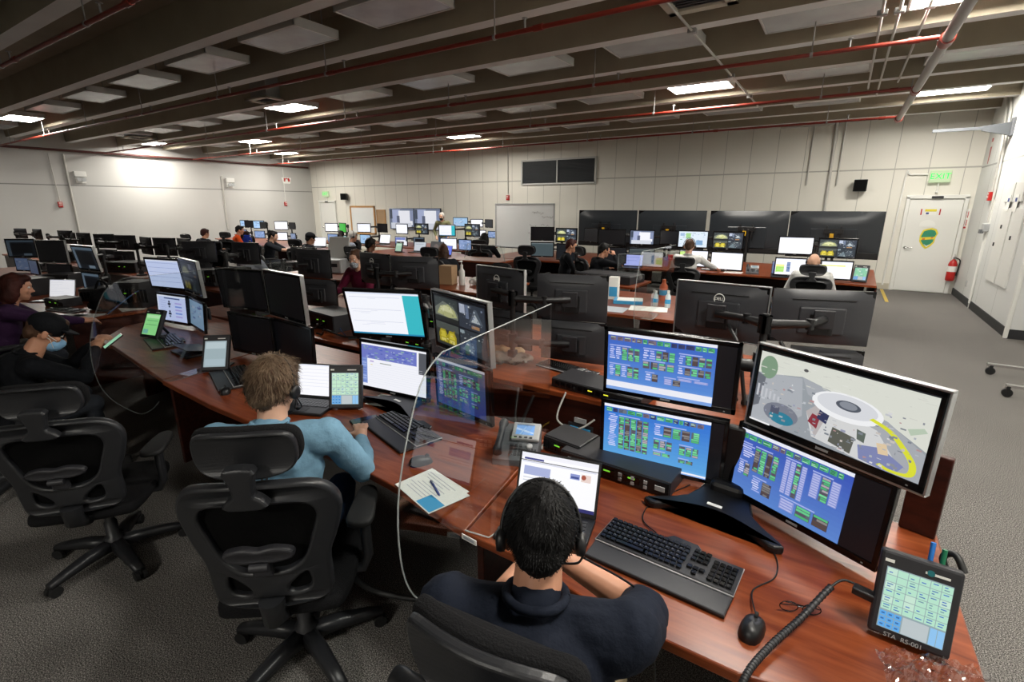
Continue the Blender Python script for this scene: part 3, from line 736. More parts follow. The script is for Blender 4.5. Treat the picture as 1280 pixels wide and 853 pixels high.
def capsule_cam():
    I = [('r', 0, 0, 1, 1, '#9aa0a6'), ('p', [(0, 0), (1, 0), (1, .62), (.75, .38), (.3, .2), (0, .32)], '#dcded4'), ('p', [(.3, .2), (.8, .42), (1, .65), (1, 1), (.85, 1), (.7, .6), (.35, .4)], '#a9adb3')]
    I += [('p', [(0, .3), (.3, .22), (.34, .7), (.2, 1), (0, 1)], '#aeb2b8'), ('p', ell_pts(.07, .2, .06, .16), '#7f9a80'), ('p', [(0, .3), (.06, .35), (.04, .75), (0, .8)], '#6c7078')]
    I += [('p', ell_pts(.2, .78, .12, .14), '#7b7f8c'), ('p', ell_pts(.21, .84, .085, .085), '#2f7f98'), ('r', .13, .7, .19, .8, '#55596c')]
    I += [('p', [(.36, .62), (.45, .42), (.76, .56), (.86, .8), (.8, 1), (.42, .92)], '#d5d6d6'), ('p', [(.36, .62), (.45, .42), (.5, .5), (.44, .92)], '#b9b2b2')]
    I += [('p', [(.4, .62), (.45, .64), (.44, .8), (.38, .74)], '#8c3540'), ('p', [(.44, .54), (.5, .57), (.49, .7), (.43, .66)], '#34395c'), ('p', [(.53, .7), (.66, .74), (.65, .95), (.52, .9)], '#5d5f57'), ('p', [(.66, .62), (.71, .64), (.71, .76), (.67, .74)], '#5f6a62')]
    I += [('p', ell_pts(.58, .42, .2, .17, 28), '#f2f3f5'), ('p', ell_pts(.58, .4, .17, .13, 28), '#d9dbe0'), ('p', ell_pts(.59, .39, .07, .06, 20), '#555b66'), ('p', ell_pts(.59, .385, .05, .045, 20), '#8a8f99')]
    I += [('p', [(.68, .8), (.8, .74), (.92, .86), (.88, 1), (.7, .96)], '#8088b4'), ('p', [(.77, .7), (.82, .68), (.84, .8), (.79, .82)], '#e0c9a6')]
    hose = [(.72, .45), (.82, .52), (.9, .66), (.955, .8), (.95, .93), (.86, .96), (.8, .93)]
    hs = smooth_open([(a, b, 0) for a, b in hose], 5); up = []; dn = []
    for i, p in enumerate(hs):
        d = (hs[min(i + 1, len(hs) - 1)] - hs[max(0, i - 1)]).normalized(); n = Vector((-d.y, d.x, 0)) * .017
        up.append(p + n); dn.append(p - n)
    for i in range(len(hs) - 1): I.append(('p', [up[i][:2], up[i + 1][:2], dn[i + 1][:2], dn[i][:2]], '#dde03a'))
    r = random.Random(3)
    for k in range(170):
        x, y = r.uniform(.02, .96), r.uniform(.3, .96)
        if ((x - .58) / .21) ** 2 + ((y - .42) / .18) ** 2 < 1 and r.random() < .85: continue
        I.append(('r', x, y, x + r.uniform(.004, .028), y + r.uniform(.004, .03), r.choice(['#d8d8da', '#8c9098', '#b58f90', '#c3c6cc', '#9a9db4', '#aeb3ba', '#c9c2bc', '#7f868e', '#b9bec6'])))
    for k in range(40):
        x, y = r.uniform(.0, .95), r.uniform(.02, .3); I.append(('r', x, y, x + r.uniform(.01, .05), y + r.uniform(.004, .012), r.choice(['#d2d4cb', '#cfd0c8', '#e2e3dc'])))
    for k in range(6): I.append(('r', .02 + k * .03, .45 + k * .02, .035 + k * .03, .62, '#c4c6cc'))
    I += [('p', [(.9, .42), (.97, .36), (.99, .4), (.92, .48)], '#b9c9b4'), ('p', ell_pts(.32, .1, .015, .02, 10), '#555'), ('r', 0, .965, .15, .99, '#f0f0f0')]
    return I
def camera_view(seed=0):
    I = [('r', 0, 0, 1, 1, '#6d7890'), ('r', .1, .05, .45, .95, '#a9b3d6'), ('r', .38, .1, .95, .8, '#f6f7ff'), ('r', .05, .7, .9, .98, '#d8dce6'), ('r', .3, .35, .42, .7, '#59617a'), ('r', .85, .1, .98, .6, '#8893b4'), ('r', .02, .04, .12, .5, '#3c4656')]
    return I
def floor_map(seed):
    r = random.Random(seed); I = [('r', 0, 0, 1, 1, '#dbe7f2'), ('r', .25, .1, .42, .45, '#9fd08a'), ('r', .28, .5, .38, .9, '#efb06a'), ('r', .05, .1, .2, .28, '#9fb9d8'), ('r', .62, .55, .85, .85, '#7fa3c8')]
    for k in range(34):
        x, y = r.uniform(.02, .9), r.uniform(.06, .92); I.append(('r', x, y, x + r.uniform(.02, .08), y + r.uniform(.01, .04), r.choice(['#6c88a8', '#a9c3da', '#6fae8a', '#f4f7fa', '#8aa4bc'])))
    return I
def white_page(seed, accent=None):
    r = random.Random(seed); I = [('r', 0, 0, 1, 1, '#fbfbff'), ('r', 0, 0, 1, .04, '#e6e9f6')]
    if accent: I += accent
    for k in range(7):
        y = .15 + k * .11; I.append(('r', .06, y, r.uniform(.3, .85), y + .015, '#e2e4ee'))
    return I
def web_page():
    I = [('r', 0, 0, 1, 1, '#fbfbfe'), ('r', 0, 0, 1, .09, '#f0f0f8'), ('r', .04, .1, .3, .14, '#3a3f86'), ('r', 0, .15, 1, .165, '#15172a'), ('r', .02, .17, .98, .2, '#dadcea')]
    I += [('r', .66, .27, .78, .38, '#8c97d0'), ('r', .67, .32, .77, .36, '#3a4a8c'), ('r', .8, .25, .92, .4, '#e8d3cc'), ('p', ell_pts(.83, .31, .03, .05, 12), '#a4503c'), ('r', .05, .27, .4, .45, '#a7b0d8'), ('r', .05, .5, .55, .52, '#cfd2de'), ('r', .05, .56, .5, .58, '#cfd2de'), ('r', 0, .93, 1, 1, '#2b2c6a')]
    return I
def touch_keys(bgc='#9ed2b4', seed=0):
    r = random.Random(seed); I = [('r', 0, 0, 1, 1, '#8fa3a8')]
    for a in range(6):
        for b in range(6):
            x0, y0 = .015 + a * .165, .015 + b * .115
            I.append(('r', x0, y0, x0 + .155, y0 + .105, bgc if r.random() < .8 else '#c4e3d0'))
            for q in range(2):
                if r.random() < .65: I.append(('r', x0 + .03, y0 + .02 + q * .04, x0 + r.uniform(.07, .13), y0 + .036 + q * .04, r.choice(['#4a6fb0', '#6d8fa0', '#3d6ac0'])))
    for a in range(3):
        for b in range(3):
            I.append(('r', .015 + a * .115, .72 + b * .092, .12 + a * .115, .8 + b * .092, '#5aa6e6'))
            I.append(('r', .04 + a * .115, .745 + b * .092, .09 + a * .115, .77 + b * .092, '#3169a8'))
    I.append(('r', .37, .72, .76, .985, '#b9c3c6'))
    for a in range(2): I.append(('r', .78 + a * .11, .72, .88 + a * .11, .985, '#8cc1ec'))
    return I
def dim_page(seed): return [('r', 0, 0, 1, 1, '#2a323c'), ('r', 0, 0, 1, .12, '#6f8496'), ('r', 0, .12, .12, 1, '#77899a'), ('r', .16, .2, .9, .8, '#14181e'), ('r', .55, .82, .85, .95, '#8ea3b4'), ('r', .2, .84, .45, .95, '#1c2228')]
def blue_app(seed, bg='#8ba3cf'):
    r = random.Random(seed); I = [('r', 0, 0, 1, 1, bg)]
    for k in range(18):
        x, y = r.uniform(.03, .8), r.uniform(.05, .85); I.append(('r', x, y, x + r.uniform(.05, .2), y + r.uniform(.02, .07), r.choice(['#5f78b4', '#b9c8ea', '#dfe6f8', '#4b5f96'])))
    return I
def off(): return [('r', 0, 0, 1, 1, '#040405')]

def screen_geo(items, w, h, y, b=1.0):
    """flat picture w x h standing in the xz plane facing -y"""
    g = G(); cols = []
    for i, it in enumerate(items):
        yy = y - i * .00003
        c = tuple(x * b for x in lin(it[-1]))
        if it[0] == 'r':
            x0, y0, x1, y1 = it[1:5]; pts = [(x0, y1), (x1, y1), (x1, y0), (x0, y0)]
        else:
            pts = list(it[1])
            ar = sum(pts[k][0] * pts[(k + 1) % len(pts)][1] - pts[(k + 1) % len(pts)][0] * pts[k][1] for k in range(len(pts)))
            if ar > 0: pts = pts[::-1]
        vs = [((min(1, max(0, px)) - .5) * w, yy, (.5 - min(1, max(0, py))) * h) for px, py in pts]
        g.add(vs, [tuple(range(len(vs)))]); cols += [c] * len(vs)
    return g, cols
_scr = {}
def screen_part(parent, items, w, h, y, b=1.0, name='screen'):
    g, c = screen_geo(items, w, h, y, b)
    return part(name, g, 'screen', parent, colors=c)

# ================================================================== EQUIPMENT BUILDERS
def monitor(loc, yaw, W, A, label, items=None, silver=False, tilt=0., b=1., back=True, logo=False, group=None, name='computer_monitor'):
    """origin at the middle of the screen, picture faces local -y"""
    H = W * A
    W = round(W, 2); H = round(H, 2)
    t = thing(name, label, 'monitor', loc, group=group, rot=(-tilt, 0, yaw))
    bz, top = (.017, .017) if not silver else (.016, .016)
    def ring(g):
        g.box((0, 0, H / 2 - bz / 2), (W, .024, bz), 0, bev=.003).box((0, 0, -H / 2 + bz * .75), (W, .024, bz * 1.5), 0, bev=.003)
        g.box((-W / 2 + bz / 2, 0, 0), (bz, .024, H), 0, bev=.003).box((W / 2 - bz / 2, 0, 0), (bz, .024, H), 0, bev=.003)
        if silver:
            e = .007
            g.box((0, .004, H / 2 + e / 2), (W + 2 * e, .03, e), 1, bev=.002).box((0, .004, -H / 2 - e / 2), (W + 2 * e, .03, e), 1, bev=.002)
            g.box((-W / 2 - e / 2, .004, 0), (e, .03, H), 1, bev=.002).box((W / 2 + e / 2, .004, 0), (e, .03, H), 1, bev=.002)
        g.box((0, -.0125, -H / 2 + bz * .75), (.04, .002, .008), 2)
        g.box((W / 2 - .04, -.0125, -H / 2 + bz * .6), (.006, .002, .003), 2)
    cpart(('ring', W, H, silver), 'bezel', ring, ['black_gloss', 'silver', 'light_grey'], t)
    screen_part(t, items or off(), W - 2 * bz, H - 2.5 * bz, -.009, b)
    def shell(g):
        # shallow dished back that swells towards the middle
        n = 8; vs = []; fs = []
        for j in range(n + 1):
            for i in range(n + 1):
                u, v = i / n * 2 - 1, j / n * 2 - 1
                d = max(0, 1 - max(abs(u), abs(v)) ** 3)
                vs.append((u * W / 2, .011 + .03 * min(1, d * 1.35), v * H / 2))
        for j in range(n):
            for i in range(n):
                a = j * (n + 1) + i; fs.append((a, a + n + 1, a + n + 2, a + 1))
        g.add(vs, fs, 0, True)
        g.box((0, .041, -H * .05), (W * .46, .02, H * .5), 0, bev=.012)
        g.box((0, .0405, H * .33), (W * .62, .006, .006), 1)
        g.box((0, .05, -H * .12), (.13, .02, .13), 1, bev=.006)
        for s in (-1, 1): g.box((s * .045, .0605, -H * .12), (.008, .004, .1), 1)
    cpart(('shell', W, H), 'back_shell', shell, ['back_plastic', 'black_plastic'], t)
    if logo:
        g = G(); M = Matrix.Translation((-.0, .0425, H * .245)) @ Matrix.Rotation(PI, 4, 'Z') @ RX90
        ring_pts = [(math.cos(a) * .031, 0, math.sin(a) * .031) for a in [2 * PI * k / 24 for k in range(25)]]
        g.tube([(p[0], .044, p[2] + H * .245) for p in ring_pts], .0028, 6, cap=False)
        text_geo('DELL', .025, Matrix.Translation((0, .0435, H * .245)) @ Matrix.Rotation(PI, 4, 'Z') @ RX90, g)
        part('logo', g, 'white_paint', t)
    return t
def arm_stand(base, z0, posts, label, group=None):
    """monitor arm: clamp + pole on a desk, one arm per (x, y, z) head it reaches"""
    t = thing('multi_monitor_stand', label, 'monitor arm', (*base, z0), group=group)
    zt = max(p[2] for p in posts) - z0 + .06
    part('pole', G().tube([(0, 0, 0), (0, 0, zt)], .02, 12), 'black_plastic', t)
    part('clamp', G().box((0, 0, .015), (.13, .12, .03), bev=.008).box((0, 0, .06), (.06, .06, .08), bev=.01), 'black_plastic', t)
    for p in posts:
        x, y, z = p[0] - base[0], p[1] - base[1], p[2] - z0
        mx, my = x * .5 + y * .25, y * .5 - x * .08
        g = G().tube([(0, 0, z - .05), (0, 0, z + .05)], .036, 12)
        g.tube([(0, 0, z), (mx, my, z)], [.03, .022], 8).tube([(mx, my, z - .03), (mx, my, z + .03)], .022, 10).tube([(mx, my, z), (x, y, z)], [.022, .026], 8)
        part('arm', g, 'black_plastic', t)
        d = Vector((x - mx, y - my, 0)).normalized()
        part('mount_plate', G().box((x, y, z), (.11, .02, .11), bev=.004, rot=(0, 0, p[3] if len(p) > 3 else 0)), 'dark_plastic', t)
    return t
def foot_stand(loc, rz, label, h=.75):
    """curved V-shaped desk foot with a column that carries stacked monitors"""
    t = thing('monitor_stand', label, 'monitor stand', loc, rz)
    outer = [(-.24, -.13), (-.2, -.14), (-.1, -.075), (0, -.055), (.1, -.075), (.2, -.14), (.24, -.13), (.235, -.105), (.12, .0), (.07, .17), (-.07, .17), (-.12, 0), (-.235, -.105)]
    part('foot', G().prism([v[:2] for v in smooth_closed([(a, b, 0) for a, b in outer], 3)], 0, .03, 0, bev=.008), 'black_plastic', t)
    part('column', G().box((0, .15, h / 2), (.07, .04, h), bev=.01).box((0, .13, .04), (.13, .09, .06), bev=.02), 'black_plastic', t)
    part('sticker', G().box((-.01, -.02, .0312), (.055, .016, .001)), 'paper', t)
    return t

def keyboard(loc, rz, label, rest=True, edge=True, group=None):
    t = thing('keyboard', label, 'keyboard', loc, rz, group)
    def body(g):
        out = [(-.225, -.075), (.225, -.075), (.225, .065), (.1, .065), (.075, .095), (-.01, .098), (-.03, .072), (-.225, .068)] if rest else [(-.225, -.075), (.225, -.075), (.225, .075), (-.225, .075)]
        g.prism(out, 0, .02, 0, bev=.004)
        if edge: g.tube([(x, y, .0135) for x, y in out + out[:1]], .0034, 6, 1, cap=False)
    cpart(('kb', rest, edge), 'case', body, ['dark_plastic', 'light_grey'], t)
    def keys(g):
        for r_ in range(6):
            y = .055 - r_ * .0215
            for c in range(15):
                if r_ == 5 and 3 < c < 8: continue
                g.box((-.211 + c * .0188 + (r_ % 2) * .003, y, .0235), (.016, .017, .008), 0, bev=.002, seg=1)
            if r_ == 5: g.box((-.1, y, .0235), (.092, .017, .008), 0, bev=.002, seg=1)
            for c in range(3):
                if r_ in (3, 5) and c != 1 or r_ == 3: continue
                g.box((.083 + c * .0188, y, .0235), (.016, .017, .008), 0, bev=.002, seg=1)
            for c in range(4):
                if r_ == 0: continue
                g.box((.15 + c * .0188, y, .0235), (.016, .017, .008), 0, bev=.002, seg=1)
        rr = random.Random(2)
        for r_ in range(1, 5):
            for c in range(14): g.box((-.213 + c * .0188 + (r_ % 2) * .003, .058 - r_ * .0215, .0277), (.005, .004, .0004), 1)
    cpart(('keys',), 'keys', keys, ['black_gloss', 'grey_plastic'], t)
    if rest:
        cpart(('rest',), 'palm_rest', lambda g: g.prism([(-.222, -.165), (.222, -.165), (.225, -.078), (-.225, -.078)], 0, .014, 0, bev=.005), 'dark_plastic', t)
    return t
def mouse(loc, rz, label, group=None):
    t = thing('computer_mouse', label, 'mouse', loc, rz, group)
    def body(g):
        n = 14; m = 7; vs = []; fs = []
        for j in range(m + 1):
            f = j / m
            for i in range(n):
                a = 2 * PI * i / n
                rr = math.cos(f * PI / 2) ** .6
                vs.append((.031 * rr * math.copysign(abs(math.cos(a)) ** .8, math.cos(a)), .055 * rr * math.copysign(abs(math.sin(a)) ** .8, math.sin(a)) - .004 * f, .036 * math.sin(f * PI / 2) * (1 - .12 * math.sin(a))))
        for j in range(m):
            for i in range(n): fs.append((j * n + i, j * n + (i + 1) % n, (j + 1) * n + (i + 1) % n, (j + 1) * n + i))
        g.add(vs, fs, 0, True); g.add(vs[:n], [tuple(range(n))[::-1]], 0)
    cpart(('mouse',), 'shell', body, 'black_plastic', t)
    cpart(('wheel',), 'scroll_wheel', lambda g: g.tube([(-.004, .03, .031), (.004, .03, .031)], .01, 12), 'rubber', t)
    return t
def laptop(loc, rz, label, items, open_=R(105), W=.33, D=.23, b=1., colour='black_plastic', group=None):
    t = thing('laptop', label, 'laptop', loc, rz, group)
    def base(g):
        g.box((0, 0, .009), (W, D, .018), 0, bev=.005); g.box((0, .03, .0182), (W * .88, D * .5, .001), 1)
        g.box((0, -.065, .0184), (.09, .06, .001), 1)
        for r_ in range(5):
            for c in range(13): g.box((-W * .4 + c * W * .0665, .078 - r_ * .021, .0195), (W * .058, .017, .002), 2)
    cpart(('lapbase', W, D, colour), 'base', base, [colour, 'dark_plastic', 'black_gloss'], t)
    lid = bpy.data.objects.new('lid', None); lid.empty_display_size = .05
    H = D * .95
    l = part('lid', G().box((0, .004, H / 2), (W, .008, H), bev=.003), colour, t, loc=(0, D / 2 - .004, .016), rot=(-(open_ - PI / 2), 0, 0))
    g, c = screen_geo(items, W * .94, H * .88, -.0012, b)
    bpy.data.objects.remove(lid)
    for v in g.v: v.z += H * .52
    part('screen', g, 'screen', l, colors=c)
    return t
def touch_panel(loc, rz, label, items, W=.2, H=.27, lean=R(20), b=1., group=None, plugs=False, writing=None):
    """desk touch panel on an easel back"""
    t = thing('desk_touchscreen', label, 'touch screen', loc, rz, group)
    part('case', G().box((0, 0, H / 2 + .01), (W, .035, H), bev=.008), 'dark_plastic', t, rot=(-lean, 0, 0))
    k = t.children[0]
    g, c = screen_geo(items, W * .8, H * .72, -.0182, b)
    for v in g.v: v.z += H * .5
    part('screen', g, 'screen', k, colors=c)
    part('sticker', G().box((-W * .38, -.0178, H * .93), (.02, .002, .008), 0), 'paper', k)
    part('sticker', G().box((W * .2, -.0178, H * .925), (.05, .002, .006), 0), 'paper', k)
    if writing:
        g = G(); text_geo(writing, .016, Matrix.Translation((-.01, -.018, H * .075)) @ RX90, g, depth=.0005); part('lettering', g, 'light_grey', k)
        part('indicator', G().lathe([(.008, 0), (.008, .002)], 14, M=Matrix.Translation((W * .12, -.0175, H * .93)) @ RX90), 'cloth_teal', k)
    e = G()
    s = math.sin(lean); cz = math.cos(lean)
    e.box((0, s * H * .4 + .07, .006), (W * .6, .16, .012), bev=.004)
    e.tube([(0, .02 + s * H * .6, cz * H * .6), (0, s * H * .4 + .13, .012)], .012, 8)
    part('easel', e, 'black_plastic', t)
    if plugs:
        for x, m_, dz in ((.02, 'blue_plug', .05), (.045, 'green_plug', .04)):
            part('plug', G().tube([(x, .03, H * .9), (x, .028, H * 1.02 + dz)], .006, 8), m_, k)
        part('cable', G().tube(smooth_open([(.09, .03, H), (.07, .05, H + .035), (.05, .07, H + .01), (.09, .1, H - .08), (.05, .12, H * .5)], 5), .009, 8), 'cable', k)
    return t
def desk_phone(loc, rz, label, items, group=None, scale=1.):
    t = thing('desk_phone', label, 'phone', loc, rz, group)
    b = G().add([(-.1, -.09, 0), (.1, -.09, 0), (.1, .1, 0), (-.1, .1, 0), (-.1, -.09, .03), (.1, -.09, .03), (.1, .1, .12), (-.1, .1, .12)], [(0, 3, 2, 1), (4, 5, 6, 7), (0, 1, 5, 4), (1, 2, 6, 5), (2, 3, 7, 6), (3, 0, 4, 7)])
    part('case', b, 'grey_plastic', t)
    sl = math.atan2(.09, .19); M = Matrix.Translation((0, 0, .0745)) @ Matrix.Rotation(sl, 4, 'X')
    part('face_plate', G().box((.035, .055, .01), (.13, .1, .022), bev=.006, M=M), 'light_grey', t)
    g, c = screen_geo(items, .085, .06, 0, 1.)
    for v in g.v: v.x += .03; v.z, v.y = .0215, v.z + .06; 
    g.v = [M @ v for v in g.v]
    part('screen', g, 'screen', t, colors=c)
    k = G()
    for a in range(3):
        for q in range(4): k.box((-.02 + a * .02, -.02 - q * .017, .004), (.015, .012, .006), bev=.002, M=M)
    for a in range(3): k.box((.062 + a * .014, -.045, .004), (.01, .02, .006), bev=.002, M=M)
    for a in range(4): k.box((-.01 + a * .024, .015, .022), (.014, .008, .004), bev=.001, M=M)
    part('keypad', k, 'dark_plastic', t)
    part('navigation_button', G().lathe([(.014, 0), (.014, .006), (.008, .007)], 16, M=M @ Matrix.Translation((.06, -.02, .002))), 'light_grey', t)
    h = G().tube(smooth_open([(-.075, -.085, .02), (-.075, -.07, .045), (-.075, 0, .04), (-.075, .07, .045), (-.075, .09, .02)], 5), [.02] * 6 + [.016] * 8 + [.02] * 7, 10, M=M)
    part('handset', h, 'dark_plastic', t)
    return t
def network_switch(loc, rz, label, w=.44, d=.3, h=.06, leds=True, name='rack_unit', led='led_green', buttons=True):
    t = thing(name, label, 'electronics', loc, rz)
    part('case', G().box((0, 0, h / 2), (w, d, h), bev=.004), 'dark_plastic', t)
    f = G().box((0, -d / 2 - .004, h / 2), (w * .98, .008, h * .86), 0)
    if buttons:
        for x in range(8): f.box((-w * .4 + (x % 4) * .022, -d / 2 - .01, h * .62 - (x // 4) * .022), (.016, .006, .014), 1)
        for x in range(2): f.box((-.02 + x * .11, -d / 2 - .009, h * .5), (.07, .004, h * .42), 3)
        for x in range(6): f.box((.04 + (x // 2) * .055, -d / 2 - .01, h * .62 - (x % 2) * .022), (.014, .006, .014), 1)
        f.box((w * .42, -d / 2 - .01, h * .5), (.04, .004, .02), 1)
    else:
        for x in range(9): f.box((-w * .42 + x * .042, -d / 2 - .009, h * .5), (.03, .004, h * .5), 3)
    for x in range(2): f.box((-.02 + x * .11, -d / 2 - .0115, h * .6), (.03, .002, .006), 2)
    part('front_panel', f, ['black_plastic', 'light_grey', led, 'black_gloss'], t)
    return t
def acrylic_divider(a, b_, label, group='clear desk dividers', zt=1.43, z0=.55, front=.36, edge='acrylic_edge'):
    """clear sheet slotted over the desk edge: a = front desk-edge point, b_ = rear point"""
    a, b_ = Vector((*a, 0)), Vector((*b_, 0)); d = b_ - a; L = d.length; ang = math.atan2(d.y, d.x)
    t = thing('acrylic_divider', label, 'divider', (a.x, a.y, .75), ang, group)
    zt -= .75; z0 -= .75
    out = [(L, .008), (L, zt), (-.1, zt + .02), (-front * .62, zt - .05), (-front * .95, zt - .3), (-front, .15), (-front * .86, -.02), (-front * .5, -.17), (-.1, z0 + .02), (-.04, z0 + .06), (-.035, .008)]
    out = out[:2] + [v[:2] for v in smooth_open([(p[0], p[1], 0) for p in out[2:10]], 4)] + out[10:]
    M = Matrix.Translation((0, 0, 0)) @ RX90
    part('sheet', G().prism(out, -.003, .003, 0, M=M), 'acrylic', t)
    part('edge', G().tube([(x, 0, z) for x, z in out[1:-1]], .0026, 6, cap=True), edge, t)
    part('foot', G().prism([v[:2] for v in [Vector(p) for p in ((.0, -.004), (.34, -.004), (.34, -.1), (.06, -.12), (.0, -.1))]], .002, .008, 0).tube([(0.0, -.004, .006), (0, -.1, .006), (.06, -.12, .006), (.34, -.1, .006)], .003, 6, 1), ['acrylic', edge], t)
    return t
def tv_cart(x, y, z_top, label, w=1.56, yaw=0., back=True):
    """big screen seen from behind on a wheeled mast stand; picture faces +y"""
    h = w * .575
    t = thing('television', label, 'television', (x, y, z_top - h / 2), yaw)
    g = G(); n = 10; vs = []; fs = []
    for j in range(n + 1):
        for i in range(n + 1):
            u, v = i / n * 2 - 1, j / n * 2 - 1
            e = max(abs(u), abs(v))
            d = 0 if e > .99 else min(1, (1 - e) * 2.4)
            vs.append((u * w / 2, -.012 - .055 * d, v * h / 2))
    for j in range(n):
        for i in range(n):
            a = j * (n + 1) + i; fs.append((a, a + 1, a + n + 2, a + n + 1))
    g.add(vs, fs, 0, True); g.box((0, -.075, -h * .12), (w * .5, .03, h * .5), 0, bev=.014); g.box((0, -.05, -h * .42), (w * .98, .03, h * .12), 1, bev=.006)
    part('back_shell', g, ['tv_plastic', 'black_plastic'], t)
    part('bezel', G().box((0, 0, 0), (w, .026, h), bev=.004), 'black_gloss', t)
    c = thing('television_stand', 'black wheeled mast stand with a yellow tag, carrying the ' + label.split(', ')[-1], 'stand', (x, y - .16, 0), yaw)
    zc = z_top - h * .42
    part('mast', G().box((-.05, 0, zc / 2 + .05), (.05, .06, zc - .1), bev=.006).box((.05, 0, zc / 2 + .05), (.05, .06, zc - .1), bev=.006), 'black_plastic', c)
    part('bracket', G().box((0, 0, zc), (.34, .05, .1), bev=.008).box((-.12, .02, zc - .05), (.03, .05, .3)).box((.12, .02, zc - .05), (.03, .05, .3)), 'black_plastic', c)
    part('tag', G().box((-.02, -.035, zc - .09), (.07, .008, .1)), 'yellow_tag', c)
    b = G()
    for s in (-1, 1): b.box((s * .42, -.02, .09), (.06, .8, .05), bev=.01)
    b.box((0, 0, .1), (.86, .06, .05), bev=.01)
    part('base', b, 'black_plastic', c)
    for sx in (-1, 1):
        for sy in (-1, 1): part('caster', G().tube([(sx * .42 - .02, sy * .36, .04), (sx * .42 + .02, sy * .36, .04)], .04, 12), 'rubber', c)
    return t
def wood_desk(label, poly, panels, z=.75, group=None, name='console_desk', parts=()):
    """worktop outline + vertical panels given as ((x0,y0),(x1,y1),z0,z1)"""
    cx = sum(p[0] for p in poly) / len(poly); cy = sum(p[1] for p in poly) / len(poly)
    t = thing(name, label, 'desk', (cx, cy, 0), 0, group)
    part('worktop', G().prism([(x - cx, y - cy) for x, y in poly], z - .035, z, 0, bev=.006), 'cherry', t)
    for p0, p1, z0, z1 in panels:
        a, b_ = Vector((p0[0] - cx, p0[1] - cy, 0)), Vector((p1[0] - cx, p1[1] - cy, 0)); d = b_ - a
        part('side_panel' if d.length < 1.3 else 'back_panel', G().box(((a.x + b_.x) / 2, (a.y + b_.y) / 2, (z0 + z1) / 2), (d.length, .028, z1 - z0), rot=(0, 0, math.atan2(d.y, d.x)), bev=.004), 'cherry_panel_shaded', t)
    return t

